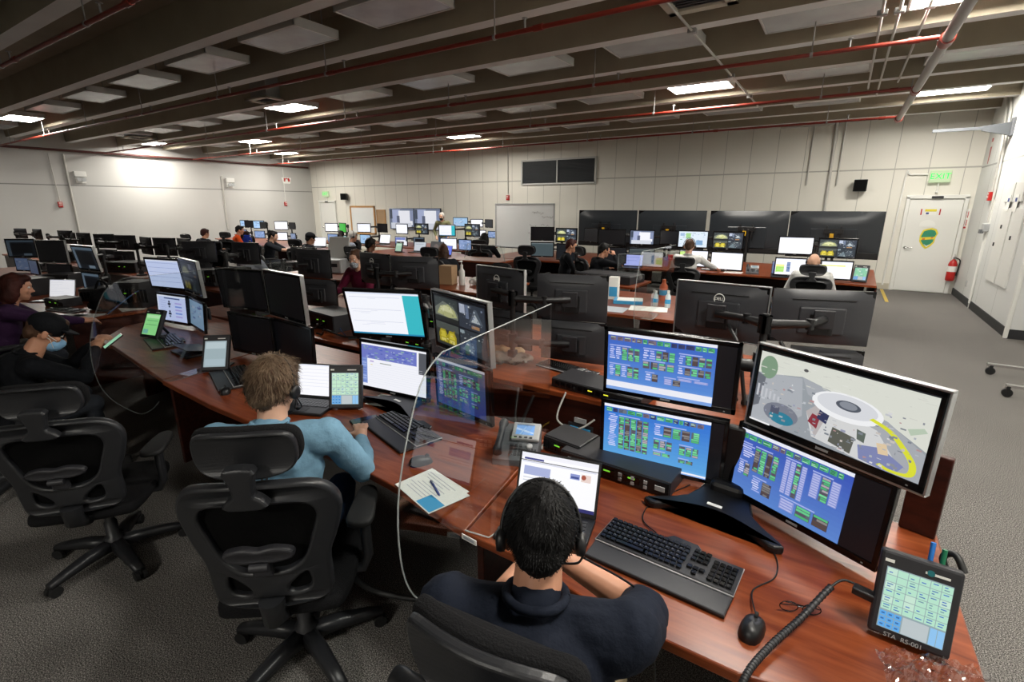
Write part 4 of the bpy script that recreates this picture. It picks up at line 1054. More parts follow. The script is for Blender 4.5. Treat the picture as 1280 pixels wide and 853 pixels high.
# ------------------------------------------------------------------ mesh-back task chair (faces local +y)
def build_chair():
    t = thing('office_chair', 'x', 'chair', (0, 0, 0))
    # star base
    for k in range(5):
        a = 2 * PI * k / 5 + .35; d = Vector((math.cos(a), math.sin(a), 0)); nrm = Vector((-d.y, d.x, 0))
        g = G(); secs = [(.03, .1, .032, .03), (.14, .1, .03, .026), (.25, .085, .026, .02), (.325, .07, .022, .014)]
        vs = []; fs = []
        for r_, z, w, h in secs:
            c = d * r_
            for sx, sz in ((-1, -1), (1, -1), (1, .6), (.5, 1), (-.5, 1), (-1, .6)): vs.append(c + nrm * sx * w + Vector((0, 0, z + sz * h)))
        for i in range(len(secs) - 1):
            for q in range(6): fs.append((i * 6 + q, i * 6 + (q + 1) % 6, (i + 1) * 6 + (q + 1) % 6, (i + 1) * 6 + q))
        fs += [tuple(range(6))[::-1], tuple(range(18, 24))]
        g.add(vs, fs, 0, True)
        leg = part('leg', g, 'chair_frame', t)
        c = d * .31
        w = G()
        for s in (-1, 1): w.tube([c + nrm * s * .008 + Vector((0, 0, .03)), c + nrm * s * .026 + Vector((0, 0, .03))], .029, 12)
        w.box((c.x, c.y, .05), (.03, .03, .03), bev=.008)
        part('caster', w, 'rubber', leg)
    part('gas_column', G().lathe([(.045, .07), (.045, .14), (.03, .15), (.03, .24), (.022, .25), (.022, .38)], 14), 'chair_frame', t)
    part('seat_mechanism', G().box((0, -.02, .375), (.2, .28, .05), bev=.015).tube([(.1, .02, .4), (.25, .04, .4)], .008).tube([(-.1, -.06, .4), (-.25, -.05, .4)], .008), 'chair_frame', t)
    seat = [(-.23, -.2), (-.25, 0), (-.25, .2), (-.19, .27), (0, .285), (.19, .27), (.25, .2), (.25, 0), (.23, -.2), (.15, -.24), (-.15, -.24)]
    part('seat', G().prism([v[:2] for v in smooth_closed([(a, b, 0) for a, b in seat], 3)], .4, .465, 0, bev=.028, seg=3, smooth=True), 'black_fabric', t)
    # backrest frame: shield outline with one large and two small openings
    outer = [(-.255, .9), (-.2, .985), (-.08, 1.01), (0, 1.012), (.08, 1.01), (.2, .985), (.255, .9), (.235, .78), (.2, .68), (.195, .56), (.18, .5), (.1, .49), (-.1, .49), (-.18, .5), (-.195, .56), (-.2, .68), (-.235, .78)]
    big = [(-.2, .88), (-.15, .94), (0, .955), (.15, .94), (.2, .88), (.175, .78), (.14, .69), (.08, .645), (0, .64), (-.08, .645), (-.14, .69), (-.175, .78)]
    sm = [(.05, .56), (.075, .535), (.13, .54), (.15, .575), (.145, .63), (.12, .64), (.07, .6)]
    sm2 = [(-x, z) for x, z in sm][::-1]
    def S(p, k=4): return [v[:2] for v in smooth_closed([(a, b, 0) for a, b in p], k)]
    M = Matrix.Translation((0, -.26, 0)) @ Matrix.Translation((0, 0, .5)) @ Matrix.Rotation(R(8), 4, 'X') @ Matrix.Translation((0, 0, -.5)) @ RX90
    def shape(spl, ex, bv, mt, name, lift=0.):
        g = G(); curve_shape([S(p) for p in spl], ex, bv, g, M=M @ Matrix.Translation((0, 0, lift)), bend=-.85, smooth=False)
        return part(name, g, mt, t)
    fr = shape([outer, big, sm, sm2], .008, .012, 'chair_frame', 'backrest_frame')
    for p in fr.data.polygons: p.use_smooth = True
    shape([big], .001, .0, 'black_mesh', 'mesh_back', -.004)
    shape([sm], .001, .0, 'black_mesh', 'mesh_back', -.004); shape([sm2], .001, .0, 'black_mesh', 'mesh_back', -.004)
    # lumbar pad behind the mesh (visible from the rear)
    lum = [(-.1, .745), (-.05, .735), (0, .74), (.05, .735), (.1, .745), (.1, .765), (.05, .78), (0, .772), (-.05, .78), (-.1, .765)]
    g = G(); curve_shape([S(lum)], .006, .01, g, M=M @ Matrix.Translation((0, 0, .035)), bend=-.6)
    lp = part('lumbar_pad', g, 'dark_plastic', t)
    part('adjuster', G().box((0, .7, .028), (.07, .09, .03), bev=.012, M=M).tube([M @ Vector((-.03, .715, .05)), M @ Vector((.03, .715, .05))], .016, 12), 'dark_plastic', lp)
    g = G().tube([M @ Vector((0, .53, .02)), M @ Vector((0, .45, .03)), (0, -.2, .4), (0, -.06, .4)], [.045, .04, .04, .03], 10)
    part('back_bracket', g, 'chair_frame', t)
    # neck post and headrest
    pp = [(-.05, .965), (.05, .965), (.045, .985), (.022, 1.01), (.03, 1.07), (.035, 1.1), (-.035, 1.1), (-.03, 1.07), (-.022, 1.01), (-.045, .985)]
    g = G(); curve_shape([S(pp, 3)], .012, .01, g, M=M @ Matrix.Translation((0, 0, .03)))
    part('neck_post', g, 'chair_frame', t)
    hr = [(-.15, 1.07), (-.1, 1.05), (0, 1.045), (.1, 1.05), (.15, 1.07), (.165, 1.12), (.15, 1.18), (.08, 1.2), (0, 1.203), (-.08, 1.2), (-.15, 1.18), (-.165, 1.12)]
    g = G(); curve_shape([[(x * .93, z) for x, z in S(hr)]], .004, .008, g, M=M @ Matrix.Translation((0, 0, -.005)), bend=-1.4)
    h = part('headrest', g, 'chair_frame', t)
    g = G(); curve_shape([[(x * .95, 1.128 + (z - 1.125) * .92) for x, z in S(hr)]], .006, .014, g, M=M @ Matrix.Translation((0, 0, -.034)), bend=-1.4)
    part('headrest_pad', g, 'black_fabric', h)
    # arms
    for s in (-1, 1):
        a = part('armrest', G().tube([(s * .16, -.02, .41), (s * .27, -.02, .42), (s * .29, -.01, .47), (s * .285, .0, .66)], [.018, .02, .022, .022], 10), 'chair_frame', t)
        pad = [(-.045, -.12), (.045, -.12), (.05, 0), (.035, .13), (-.03, .14), (-.05, 0)]
        part('arm_pad', G().prism([v[:2] for v in smooth_closed([(x + s * .28, y + .03, 0) for x, y in pad], 3)], .66, .69, 0, bev=.01, smooth=True), 'rubber', a)
    return t
CHAIR0 = build_chair(); _chair_used = [False]
def chair(x, y, deg, label, group=None, z=0.):
    if not _chair_used[0]:
        _chair_used[0] = True; c = CHAIR0
        c.location = (x, y, z); c.rotation_euler = (0, 0, R(deg)); c['label'] = label
        if group: c['group'] = group
        return c
    c = dup(CHAIR0, (x, y, z), R(deg), label)
    if group: c['group'] = group
    elif 'group' in c: del c['group']
    return c
# ================================================================== PEOPLE
HEADM = {}
def remesh(name, g, mats, parent, voxel=.012, it=6, disp=None, pick=None, loc=None, rot=None):
    """merge overlapping limbs into one continuous smooth skin"""
    me = bpy.data.meshes.new('body_source'); me.from_pydata([tuple(v) for v in g.v], [], g.f); me.update()
    o = bpy.data.objects.new('body_source', me); COL.objects.link(o)
    m = o.modifiers.new('r', 'REMESH'); m.mode = 'VOXEL'; m.voxel_size = voxel; m.use_smooth_shade = True
    s = o.modifiers.new('s', 'SMOOTH'); s.factor = .5; s.iterations = it
    dg = bpy.context.evaluated_depsgraph_get(); dg.update()
    out = bpy.data.meshes.new_from_object(o.evaluated_get(dg))
    bpy.data.objects.remove(o); bpy.data.meshes.remove(me)
    out.name = name
    out.materials.clear()
    if not isinstance(mats, (list, tuple)): mats = [mats]
    for mm in mats: out.materials.append(MATS[mm])
    if disp:
        import mathutils
        sc, amp = disp
        for v in out.vertices:
            n = mathutils.noise.fractal(v.co * sc, 1., 2., 3)
            v.co += v.normal * n * amp
    if pick:
        for p in out.polygons: p.material_index = pick(p.center)
    for p in out.polygons: p.use_smooth = True
    ob = bpy.data.objects.new(name, out)
    if loc: ob.location = loc
    if rot: ob.rotation_euler = rot
    return link(ob, parent)
def limb(g, pts, rs):
    pts = [Vector(p) for p in pts]
    g.tube(pts, list(rs), 12)
    for p, r in zip(pts, rs): g.ell(p, (r, r, r), sub=2)
def two_bone(S, T, a, b, pole):
    S, T = Vector(S), Vector(T); d = T - S; L = min(d.length, (a + b) * .995); dn = d.normalized(); T = S + dn * L
    x = (a * a - b * b + L * L) / (2 * L); h = math.sqrt(max(0, a * a - x * x))
    p = Vector(pole); p = (p - dn * p.dot(dn)).normalized()
    return S + dn * x + p * h, T
def hand(g, wrist, d, up, side, curl=.6, k=1.):
    """palm, five unequal bent fingers and a thumb that leaves the palm's side"""
    d = Vector(d).normalized(); n = Vector(up); n = (n - d * n.dot(d)).normalized(); x = d.cross(n) * side   # x points to the thumb side
    w = Vector(wrist)
    for q in (-.022, 0, .022): limb(g, [w + d * .005 + x * q * .6, w + d * .09 * k + x * q], [.016, .013])
    limb(g, [w - d * .02, w + d * .03], [.024, .026])
    for q, L in ((.03, .072), (.01, .08), (-.011, .075), (-.031, .058)):
        p = w + d * .088 * k + x * q; pts = [p]; a = curl * .35
        for seg in (.45, .32, .23):
            dd = d * math.cos(a) - n * math.sin(a); p = p + dd * L * seg; pts.append(p); a += curl * .75
        limb(g, pts, [.0095, .009, .008, .007])
    p = w + d * .03 + x * .026
    limb(g, [p, p + d * .03 + x * .03 - n * .012, p + d * .062 + x * .034 - n * .02 * (1 + curl)], [.0125, .0105, .0085])
def person(label, loc, yaw, P):
    """P: lean (deg), twist of the head, hand targets, hair, clothes ...; local +y is forward, origin on the floor under the hips"""
    t = thing('person', label, 'person', loc, R(yaw), P.get('group'))
    vx = P.get('vox', .014); far = vx > .01
    stand = P.get('stand', False)
    hz = P.get('hip', .95 if stand else .56)
    ln = R(P.get('lean', 8)); sp = Vector((P.get('side', 0), math.sin(ln), math.cos(ln)))
    hip = Vector((0, 0, hz)); k = P.get('size', 1.); wd = P.get('wide', 1.)
    chest = hip + sp * .31 * k; neck = hip + sp * .49 * k
    shw = .185 * wd
    tw = R(P.get('twist', 0)); ax = Vector((math.cos(tw), math.sin(tw), 0))
    sh = {s: hip + sp * .45 * k + ax * s * shw for s in (-1, 1)}
    hy, hp = R(P.get('hyaw', 0)), R(P.get('hpitch', -12))        # pitch < 0 looks down
    HM = Matrix.Rotation(hy, 4, 'Z') @ Matrix.Rotation(hp, 4, 'X')
    hc = neck + Vector((0, .02 + .05 * math.sin(ln), .0)) + (Matrix.Rotation(hy * .5, 4, 'Z') @ Matrix.Rotation(hp * .6, 4, 'X') @ Vector((0, .02, P.get('neckh', .155))))
    T = Matrix.Translation(hc) @ HM @ Matrix.Diagonal((*[P.get('headscale', 1.)] * 3, 1))
    def H(p): return T @ Vector(p)
    # ---- limbs
    arms = {}
    for s, key in ((-1, 'lh'), (1, 'rh')):
        tg = Vector(P.get(key, (s * .16, .42, .78)))
        el, wr = two_bone(sh[s], tg, .29 * k, .26 * k, P.get('pole_l' if s < 0 else 'pole_r', (s * .7, -.5, -.9)))
        arms[s] = (sh[s], el, wr)
    if stand: legs = {s: [hip + Vector((s * .09, 0, -.03)), Vector((s * .1, .02, .5)), Vector((s * .11, -.02, .09))] for s in (-1, 1)}
    else:
        kx = P.get('knee', .13)
        legs = {s: [hip + Vector((s * .09, .0, -.02)), Vector((s * kx * 1.3, .42, .53)), Vector((s * kx, .4, .1))] for s in (-1, 1)}
    # ---- body: one continuous skin
    g = G()
    g.ell(hip + Vector((0, 0, .02)), (.16 * wd, .115, .12)); g.ell(hip + sp * .17 * k, (.135 * wd, .1, .15)); g.ell(chest, (.155 * wd, .105, .17))
    limb(g, [sh[-1] * .85 + chest * .15, sh[1] * .85 + chest * .15], [.06, .06])
    limb(g, [neck - sp * .06, neck + (hc - neck) * .55], [.062, .055])
    for s in (-1, 1):
        a, e, w = arms[s]
        limb(g, [a, a.lerp(e, .5), e, e.lerp(w, .35), w], [.052, .045, .039, .04, .026])
        d = (w - e).normalized(); up = Vector(P.get('palm_up_l' if s < 0 else 'palm_up_r', (0, 0, 1)))
        hand(g, w, P.get('hdir_l' if s < 0 else 'hdir_r', d), up, -s, P.get('curl', .55))
        h_, kn, an = legs[s]
        limb(g, [h_, h_.lerp(kn, .5), kn, kn.lerp(an, .35), an], [.085, .075, .058, .055, .036])
    # head: skull, jaw, chin, nose, brow, cheeks, ears
    g.ell((0, -.008, .018), (.074, .094, .1), sub=3, M=T); g.ell((0, .032, -.048), (.056, .058, .07), M=T); g.ell((0, .072, -.098), (.024, .02, .018), M=T)
    g.ell((0, .06, .03), (.05, .034, .05), M=T)
    limb(g, [H((0, .09, .018)), H((0, .104, -.012)), H((0, .112, -.026))], [.009, .012, .014]); g.ell((0, .096, -.03), (.018, .013, .009), M=T)
    limb(g, [H((-.042, .078, .03)), H((0, .09, .036)), H((.042, .078, .03))], [.012, .012, .012])
    for s in (-1, 1):
        g.ell((s * .04, .07, -.022), (.02, .018, .02), M=T)
        g.ell((s * .083, -.006, -.008), (.012, .021, .034), rot=(.15, 0, s * .35), M=T)
    g.ell((0, .088, -.066), (.026, .012, .008), M=T); g.ell((0, .086, -.078), (.022, .012, .008), M=T)
    remesh('body', g, P.get('skin', 'skin'), t, vx * .6 if not far else vx * .8, 3 if far else 4)
    e = G()
    for s in (-1, 1):
        e.ell((s * .032, .0785, .012), (.0135, .0135, .0115), mi=0, sub=2, M=T); e.ell((s * .033, .0885, .012), (.0055, .004, .0055), mi=1, sub=1, M=T)
    part('eyes', e, ['eye_white', 'eye_iris'], t)
    if not P.get('mask'): part('mouth', G().ell((0, .0965, -.0715), (.022, .004, .0045), sub=2, M=T), 'lips', t)
    # ---- shirt
    g = G(); c = .014
    g.ell(hip + Vector((0, .0, .03)), (.175 * wd, .135, .12)); g.ell(hip + sp * .17 * k, (.155 * wd, .125, .16)); g.ell(chest, (.172 * wd, .122, .18)); g.ell(chest + Vector((0, -.02, .06)), (.15 * wd, .11, .13))
    limb(g, [sh[-1] * .88 + chest * .12, sh[1] * .88 + chest * .12], [.075, .075])
    limb(g, [neck - sp * .08, neck - sp * .01], [.08, .068])
    for s in (-1, 1):
        a, e_, w = arms[s]
        if P.get('sleeve', 'long') == 'long': limb(g, [a, a.lerp(e_, .5), e_, e_.lerp(w, .5), e_.lerp(w, .93)], [.068, .06, .054, .05, .036])
        elif P['sleeve'] == 'short': limb(g, [a, a.lerp(e_, .5), a.lerp(e_, .92)], [.07, .067, .066])
        elif P['sleeve'] == 'three': limb(g, [a, a.lerp(e_, .5), e_, e_.lerp(w, .3)], [.068, .062, .056, .052])
    remesh('shirt', g, P.get('shirt', 'cloth_grey'), t, vx, 4, disp=None if far else (9., .008))
    g = G()
    q = neck + sp * .012
    col = [q + Vector((math.cos(a) * .066, math.sin(a) * .066 - .012, .012 * math.sin(a) * -1 + .012)) for a in [2 * PI * i / 16 for i in range(17)]]
    g.tube(col, (.011 if P.get('collar') else .008), 8, cap=False)
    part('collar', g, P.get('shirt', 'cloth_grey'), t)
    # ---- trousers + shoes
    g = G(); g.ell(hip - Vector((0, .01, .01)), (.172 * wd, .13, .1))
    for s in (-1, 1):
        h_, kn, an = legs[s]
        limb(g, [h_, h_.lerp(kn, .5), kn, kn.lerp(an, .4), an.lerp(kn, .08)], [.098, .088, .07, .064, .056])
    remesh('trousers', g, P.get('trousers', 'cloth_dark'), t, vx, 4)
    for s in (-1, 1):
        an = legs[s][2]; g = G()
        g.ell(an + Vector((0, .0, -.045)), (.042, .06, .045)); g.ell(an + Vector((0, .1, -.058)), (.043, .085, .033)); g.box((an.x, an.y + .06, .012), (.08, .24, .022), bev=.01)
        remesh('shoe', g, 'rubber', t, .012, 3)
    # ---- hair
    hs = P.get('hair', 'short'); hm = P.get('hairmat', 'hair_brown')
    if hs:
        g = G(); thick = P.get('hairthick', .0)
        g.ell((0, -.02, .034), (.083 + thick, .098 + thick, .1 + thick), sub=3, M=T)
        if hs != 'crop': g.ell((0, .045, .088), (.058 + thick, .05, .036 + thick), M=T)
        for s in (-1, 1): g.ell((s * .066, -.005, .03), (.022 + thick * .6, .045, .05), M=T)
        g.ell((0, -.075, -.02), (.062, .04, .06), M=T)
        if hs == 'long':
            for q in range(5): g.ell(hc + Vector((0, -.07 - q * .012, -.02 - q * .06)), (.085, .05, .07))
            for s in (-1, 1): g.ell((s * .075, -.03, -.05), (.03, .06, .1), M=T)
        if hs == 'bun': g.ell((0, -.1, .09), (.045, .045, .045), M=T)
        o = remesh('hair', g, hm, t, .006 if not far else .01, 3, disp=(32., .004) if not far else (22., .006))
        # keep the face clear: pull hair that would cross the forehead back onto the skull
        Ti = T.inverted()
        for v in o.data.vertices:
            p = Ti @ v.co
            if p.y > .055 and p.z < .062 and hs != 'long': v.co = T @ Vector((p.x * .8, .03, p.z))
            if abs(p.x) > .06 and p.y > -.035 and p.z < -.005 and hs in ('short', 'crop'): v.co = T @ Vector((p.x * .82, p.y, max(p.z, -.02)))
        if not far and P.get('nstrand', 2600):
            rnd = random.Random(P.get('seed', 5)); s_ = G()
            vs = o.data.vertices; idx = [i for i in range(len(vs))]
            crown = Vector((.0, -.045, .13)); L0 = P.get('strand', .03)
            for i in rnd.sample(idx, min(len(idx), P.get('nstrand', 2600))):
                v = vs[i]; p = Ti @ v.co
                if p.z < -.045 and rnd.random() < .8: continue
                nrm = (Ti.to_3x3() @ v.normal)
                fl = (p - crown); fl = fl - nrm * fl.dot(nrm)
                if fl.length < 1e-4: continue
                fl = (fl.normalized() + Vector((rnd.gauss(0, .3), rnd.gauss(0, .3), rnd.gauss(0, .25)))).normalized()
                L = L0 * rnd.uniform(.6, 1.3) * (.5 if p.z < -.01 else 1.); a = p - nrm * .002; b_ = p + fl * L * .5 + nrm * .005 * rnd.uniform(.6, 1.4); c_ = p + fl * L + nrm * .001 * rnd.uniform(-1, 3)
                if c_.y > .07 and c_.z < .06: continue
                wv = fl.cross(nrm).normalized() * .0013
                s_.add([T @ (a - wv), T @ (a + wv), T @ (b_ + wv * .8), T @ (b_ - wv * .8), T @ c_], [(0, 1, 2, 3), (3, 2, 4)], 0 if rnd.random() < .65 else 1, True)
            part('hair_strands', s_, [hm, P.get('hair2', hm)], t)
    if P.get('mask'):
        g = G(); g.ell((0, .06, -.062), (.058, .062, .056), M=T); g.ell((0, .1, -.045), (.03, .03, .035), M=T)
        o = remesh('face_mask', g, P['mask'], t, .006, 4)
        l = G()
        for s in (-1, 1):
            for z0 in (-.03, -.08): l.tube([H((s * .052, .07, z0)), H((s * .078, .03, -.02 + (z0 + .055) * .3)), H((s * .086, -.014, .0 + (z0 + .055) * .5))], .0022, 6)
        part('mask_strap', l, 'paper' if P['mask'] != 'mask_black' else 'rubber', t)
    if P.get('cap'):
        g = G(); g.ell((0, -.008, .05), (.096, .112, .09), sub=3, M=T); c_ = remesh('cap', g, P['cap'], t, .008, 3)
        b = G(); b.prism([v[:2] for v in smooth_closed([(-.075, .06, 0), (-.07, .12, 0), (0, .165, 0), (.07, .12, 0), (.075, .06, 0), (0, .07, 0)], 4)], .045, .055, 0, M=T, bev=.003)
        part('cap_brim', b, P['cap'], c_)
    if P.get('lanyard'):
        g = G(); nb = neck + Vector((0, -.098, .028))
        g.tube([nb + Vector((math.cos(a) * .07, math.sin(a) * .06 + .07, .0)) for a in [PI * .98 + PI * 1.04 * i / 10 for i in range(11)]], .004, 6)
        g.tube([nb + Vector((.002, .0, 0)), nb + Vector((.0, -.03, -.06)), nb + Vector((-.006, -.066, -.2))], .0045, 6); g.tube([nb, nb + Vector((.01, -.03, -.05)), nb + Vector((.014, -.066, -.2))], .0045, 6)
        g.ell(nb + Vector((0, -.006, 0)), (.012, .008, .01))
        part('neck_cord', g, 'cable', t)
    if P.get('glasses'):
        g = G()
        for s in (-1, 1):
            g.tube([H((s * .033 + .02 * math.cos(a), .094, .012 + .015 * math.sin(a))) for a in [2 * PI * i / 12 for i in range(13)]], .0016, 5); g.tube([H((s * .053, .09, .016)), H((s * .08, 0, .016))], .0016, 5)
        g.tube([H((-.013, .097, .014)), H((.013, .097, .014))], .0016, 5); part('glasses', g, 'rubber', t)
    bpy.context.view_layer.update()
    HEADM[t.name] = Matrix.Translation(loc) @ Matrix.Rotation(R(yaw), 4, 'Z') @ T
    if P.get('head_at'):
        w = HEADM[t.name].to_translation(); dx, dy = P['head_at'][0] - w.x, P['head_at'][1] - w.y
        t.location.x += dx; t.location.y += dy; HEADM[t.name] = Matrix.Translation((dx, dy, 0)) @ HEADM[t.name]
    return t
def headset(pr, label, cable_to=None, mic=-1, scale=1.):
    """headset worn on a head: band over the hair, ear cushions, boom microphone"""
    M = HEADM[pr.name]
    loc = M.to_translation(); t = thing('headset', label, 'headset', loc)
    t.rotation_euler = M.to_euler()
    g = G(); r = .1 * scale
    g.tube([(math.cos(a) * .1 * scale, -.022, .012 + math.sin(a) * .131 * scale) for a in [PI * i / 18 for i in range(19)]], .0045, 8)
    part('headband', g, 'black_plastic', t)
    for s in (-1, 1): part('ear_cushion', G().lathe([(.014, -.012), (.027, -.009), (.029, .0), (.027, .009), (.016, .012)], 16, M=Matrix.Translation((s * .1 * scale, -.012, -.008)) @ Matrix.Rotation(PI / 2, 4, 'Y')), 'black_plastic', t)
    part('microphone', G().tube(smooth_open([(mic * .1, 0, -.03), (mic * .09, .06, -.07), (mic * .05, .105, -.085)], 5), .003, 6).ell((mic * .046, .108, -.086), (.01, .01, .008)), 'black_plastic', t)
    if cable_to:
        Mi = M.inverted(); pts = [Vector((mic * .1, -.01, -.04))] + [Mi @ Vector(p) for p in cable_to]
        part('cord', G().tube(smooth_open(pts, 6), .003, 6), 'cable', t)
    return t
# ================================================================== DESKS
def rect(x0, y0, x1, y1): return [(x0, y0), (x1, y0), (x1, y1), (x0, y1)]
GD = 'cherry console desks'
wood_desk('cherry console desk in front of the person in the navy shirt', [(-.978, 1.2), (-.78, 1.195), (-.5, 1.15), (-.28, 1.13), (-.06, 1.13), (.1, 1.17), (.46, 1.3), (.44, 2.12), (-1.1, 2.12)],
          [((-.96, 1.26), (-1.06, 2.06), .0, .715), ((-1.05, 2.09), (.38, 2.09), .2, .715), ((.41, 1.5), (.405, 2.1), 0, .715), ((.33, 2.1), (.43, 2.07), .752, 1.06)], group=GD)
wood_desk('long cherry console desk the person in the light blue shirt sits at', [(-3.69, 1.36), (-2.98, 1.315), (-2.3, 1.31), (-1.716, 1.306), (-1.36, 1.27), (-.985, 1.2), (-1.11, 2.07), (-1.5, 2.1), (-1.95, 2.5), (-3.865, 2.5)],
          [((-3.66, 1.39), (-3.81, 2.4), .13, .715), ((-3.78, 2.46), (-2.0, 2.46), .1, .715), ((-1.95, 2.44), (-1.5, 2.06), .1, .715), ((-1.5, 2.05), (-1.14, 2.03), .1, .715)], group=GD)
wood_desk('cherry console desk beside the person in the black cap and mask', [(-5.74, 1.887), (-5.24, 1.511), (-5.01, 1.537), (-3.70, 1.37), (-3.875, 2.5), (-5.9, 2.6)],
          [((-5.72, 1.95), (-5.85, 2.55), 0, .715), ((-5.8, 2.56), (-3.95, 2.46), .1, .715)], group=GD)
wood_desk('cherry console desk with papers behind the person in the black cap', [(-9.75, 1.6), (-6.5, 1.66), (-6.46, 2.7), (-9.75, 2.8)], [((-6.55, 1.7), (-6.5, 2.66), 0, .715), ((-9.7, 2.74), (-6.55, 2.64), .1, .715)], group=GD)
wood_desk('cherry console desk farther along the front row than the person in purple', rect(-13.3, 1.8, -9.85, 2.9), [((-9.9, 1.85), (-9.9, 2.85), 0, .715), ((-13.2, 2.82), (-9.95, 2.82), .1, .715)], group=GD)
W2 = ['in the second row, behind the two big telemetry screens', 'in the second row, behind the person in the light blue shirt', 'in the second row, next to the grey printer', 'in the second row, under the pale sheen monitor back', 'in the second row, close to the grey side wall']
for (x0, x1), w in zip(((-2.95, .36), (-6.05, -3.05), (-9.3, -6.15), (-12.7, -9.45), (-17.2, -12.85)), W2):
    yy = 2.62 if x1 > -6 else 3.5
    wood_desk('cherry console desk ' + w, rect(x0, yy, x1, 4.15), [((x0 + .06, yy + .04), (x1 - .06, yy + .04), .02, .715), ((x0 + .03, yy + .06), (x0 + .03, 4.1), 0, .715), ((x1 - .03, yy + .06), (x1 - .03, 4.1), 0, .715)], group=GD)
wood_desk('cherry table with papers, bottles and tissues behind the second row', [(-2.45, 5.02), (-1.3, 5.06), (-1.5, 6.55), (-2.6, 6.55)], [((-2.1, 5.2), (-1.95, 6.4), 0, .715), ((-1.55, 6.3), (-2.5, 6.45), 0, .715)], group=GD)
wood_desk('cherry table under the hand sanitizer and tan box', rect(-5.3, 5.3, -3.9, 6.5), [((-5.25, 5.4), (-5.25, 6.4), 0, .715), ((-3.95, 5.4), (-3.95, 6.4), 0, .715)], group=GD)
wood_desk('small table under the grey printer', rect(-8.2, 5.1, -6.5, 6.2), [((-6.55, 5.2), (-6.55, 6.1), 0, .715), ((-8.1, 5.15), (-6.6, 5.15), 0, .715)], group=GD)
wood_desk('cherry desk between the dark equipment case and the empty chair', [(-3.75, 6.9), (-2.4, 6.9), (-2.4, 7.72), (-3.75, 7.72)], [((-3.7, 6.95), (-3.7, 7.65), 0, .715), ((-2.45, 6.95), (-2.45, 7.65), 0, .715)], group=GD)
wood_desk('long cherry console desk in front of the person in white and the bald person', [(-3.4, 9.15), (-1.2, 9.3), (.55, 9.0), (.6, 11.3), (-3.4, 11.6)], [((-3.3, 11.4), (.5, 11.2), .1, .715), ((.55, 9.1), (.55, 11.2), 0, .715)], group=GD)
wood_desk('long cherry console desk in front of the rolling whiteboard', rect(-6.95, 9.4, -3.5, 11.7), [((-6.9, 11.6), (-3.6, 11.6), .1, .715), ((-6.9, 9.5), (-6.9, 11.5), 0, .715)], group=GD)
wood_desk('dark rimmed console with laptops and tablets, below the far camera screens', [(-9.4, 8.62), (-8.2, 8.5), (-7.0, 8.2), (-7.0, 9.2), (-8.2, 9.95), (-10.3, 10.0), (-10.3, 8.9)], [((-9.4, 8.64), (-7.05, 8.24), 0, .74)], group=GD)
wood_desk('brown console end cabinet with a clear shield beside the rolling whiteboard', [(-6.45, 7.42), (-5.12, 7.42), (-5.12, 8.1), (-6.45, 8.1)], [((-6.42, 7.44), (-5.15, 7.44), 0, .865), ((-5.14, 7.46), (-5.14, 8.05), 0, .865), ((-6.43, 7.46), (-6.43, 8.05), 0, .865)], z=.9, group=GD)
wood_desk('far console desk with a row of lit white screens', rect(-14.9, 10.35, -8.3, 12.0), [((-14.8, 10.4), (-8.4, 10.4), 0, .5), ((-8.35, 10.4), (-8.35, 11.9), 0, .715)], group=GD)
wood_desk('console desk by the grey side wall with stacked small screens', [(-19.2, 9.6), (-13.6, 8.4), (-13.4, 9.6), (-19.0, 11.0)], [((-13.6, 8.5), (-13.45, 9.5), 0, .715), ((-19.0, 10.8), (-13.5, 9.5), 0, .715)], group=GD)

# ================================================================== MONITORS
def pic(k, s=0):
    return {'tele3': lambda: telemetry(s, ('#3a62c4', '#5d93dd'), .14, 3, .16), 'tele2': lambda: telemetry(s, ('#2f6fd0', '#5ea6e0'), .1, 2, .05), 'tele1': lambda: telemetry(s, ('#3a55b8', '#5c86cf'), .2, 1, 0), 'dimtele': lambda: telemetry(s, ('#5b6a86', '#3a4a9c'), .06, 2, 0),
            'cap': capsule_cam, 'quad': lambda: quad_cams(s), 'teal': lambda: doc(s, True, 3), 'doc': lambda: doc(s), 'bluedoc': lambda: doc(s, False, 5, '#c3d0f2', '#5f6fae'), 'table': lambda: table_page(s), 'sil': silhouettes,
            'cam': camera_view, 'map': lambda: floor_map(s), 'white': lambda: white_page(s), 'green': lambda: [('r', 0, 0, 1, 1, '#22b022')], 'dim': lambda: dim_page(s), 'blue': lambda: blue_app(s), 'ltblue': lambda: blue_app(s, '#a9cdf0'), 'off': off,
            'greengrey': lambda: [('r', 0, 0, 1, 1, '#59696e'), ('r', 0, 0, 1, .06, '#8b989b')], 'darkgrey': lambda: [('r', 0, 0, 1, 1, '#25292e')],
            'ygreen': lambda: white_page(s, [('r', 0, .04, .35, .6, '#cdf07a'), ('r', 0, .6, .35, .9, '#a9e860')]), 'gtab': lambda: white_page(s, [('r', .02, .5, .3, .85, '#a6e05a'), ('r', .02, .35, .3, .5, '#f0ee8a'), ('r', .38, .2, .5, .8, '#5a78a8')]),
            'ybar': lambda: white_page(s, [('r', .04, .2, .8, .27, '#e6e86a')])}[k]()
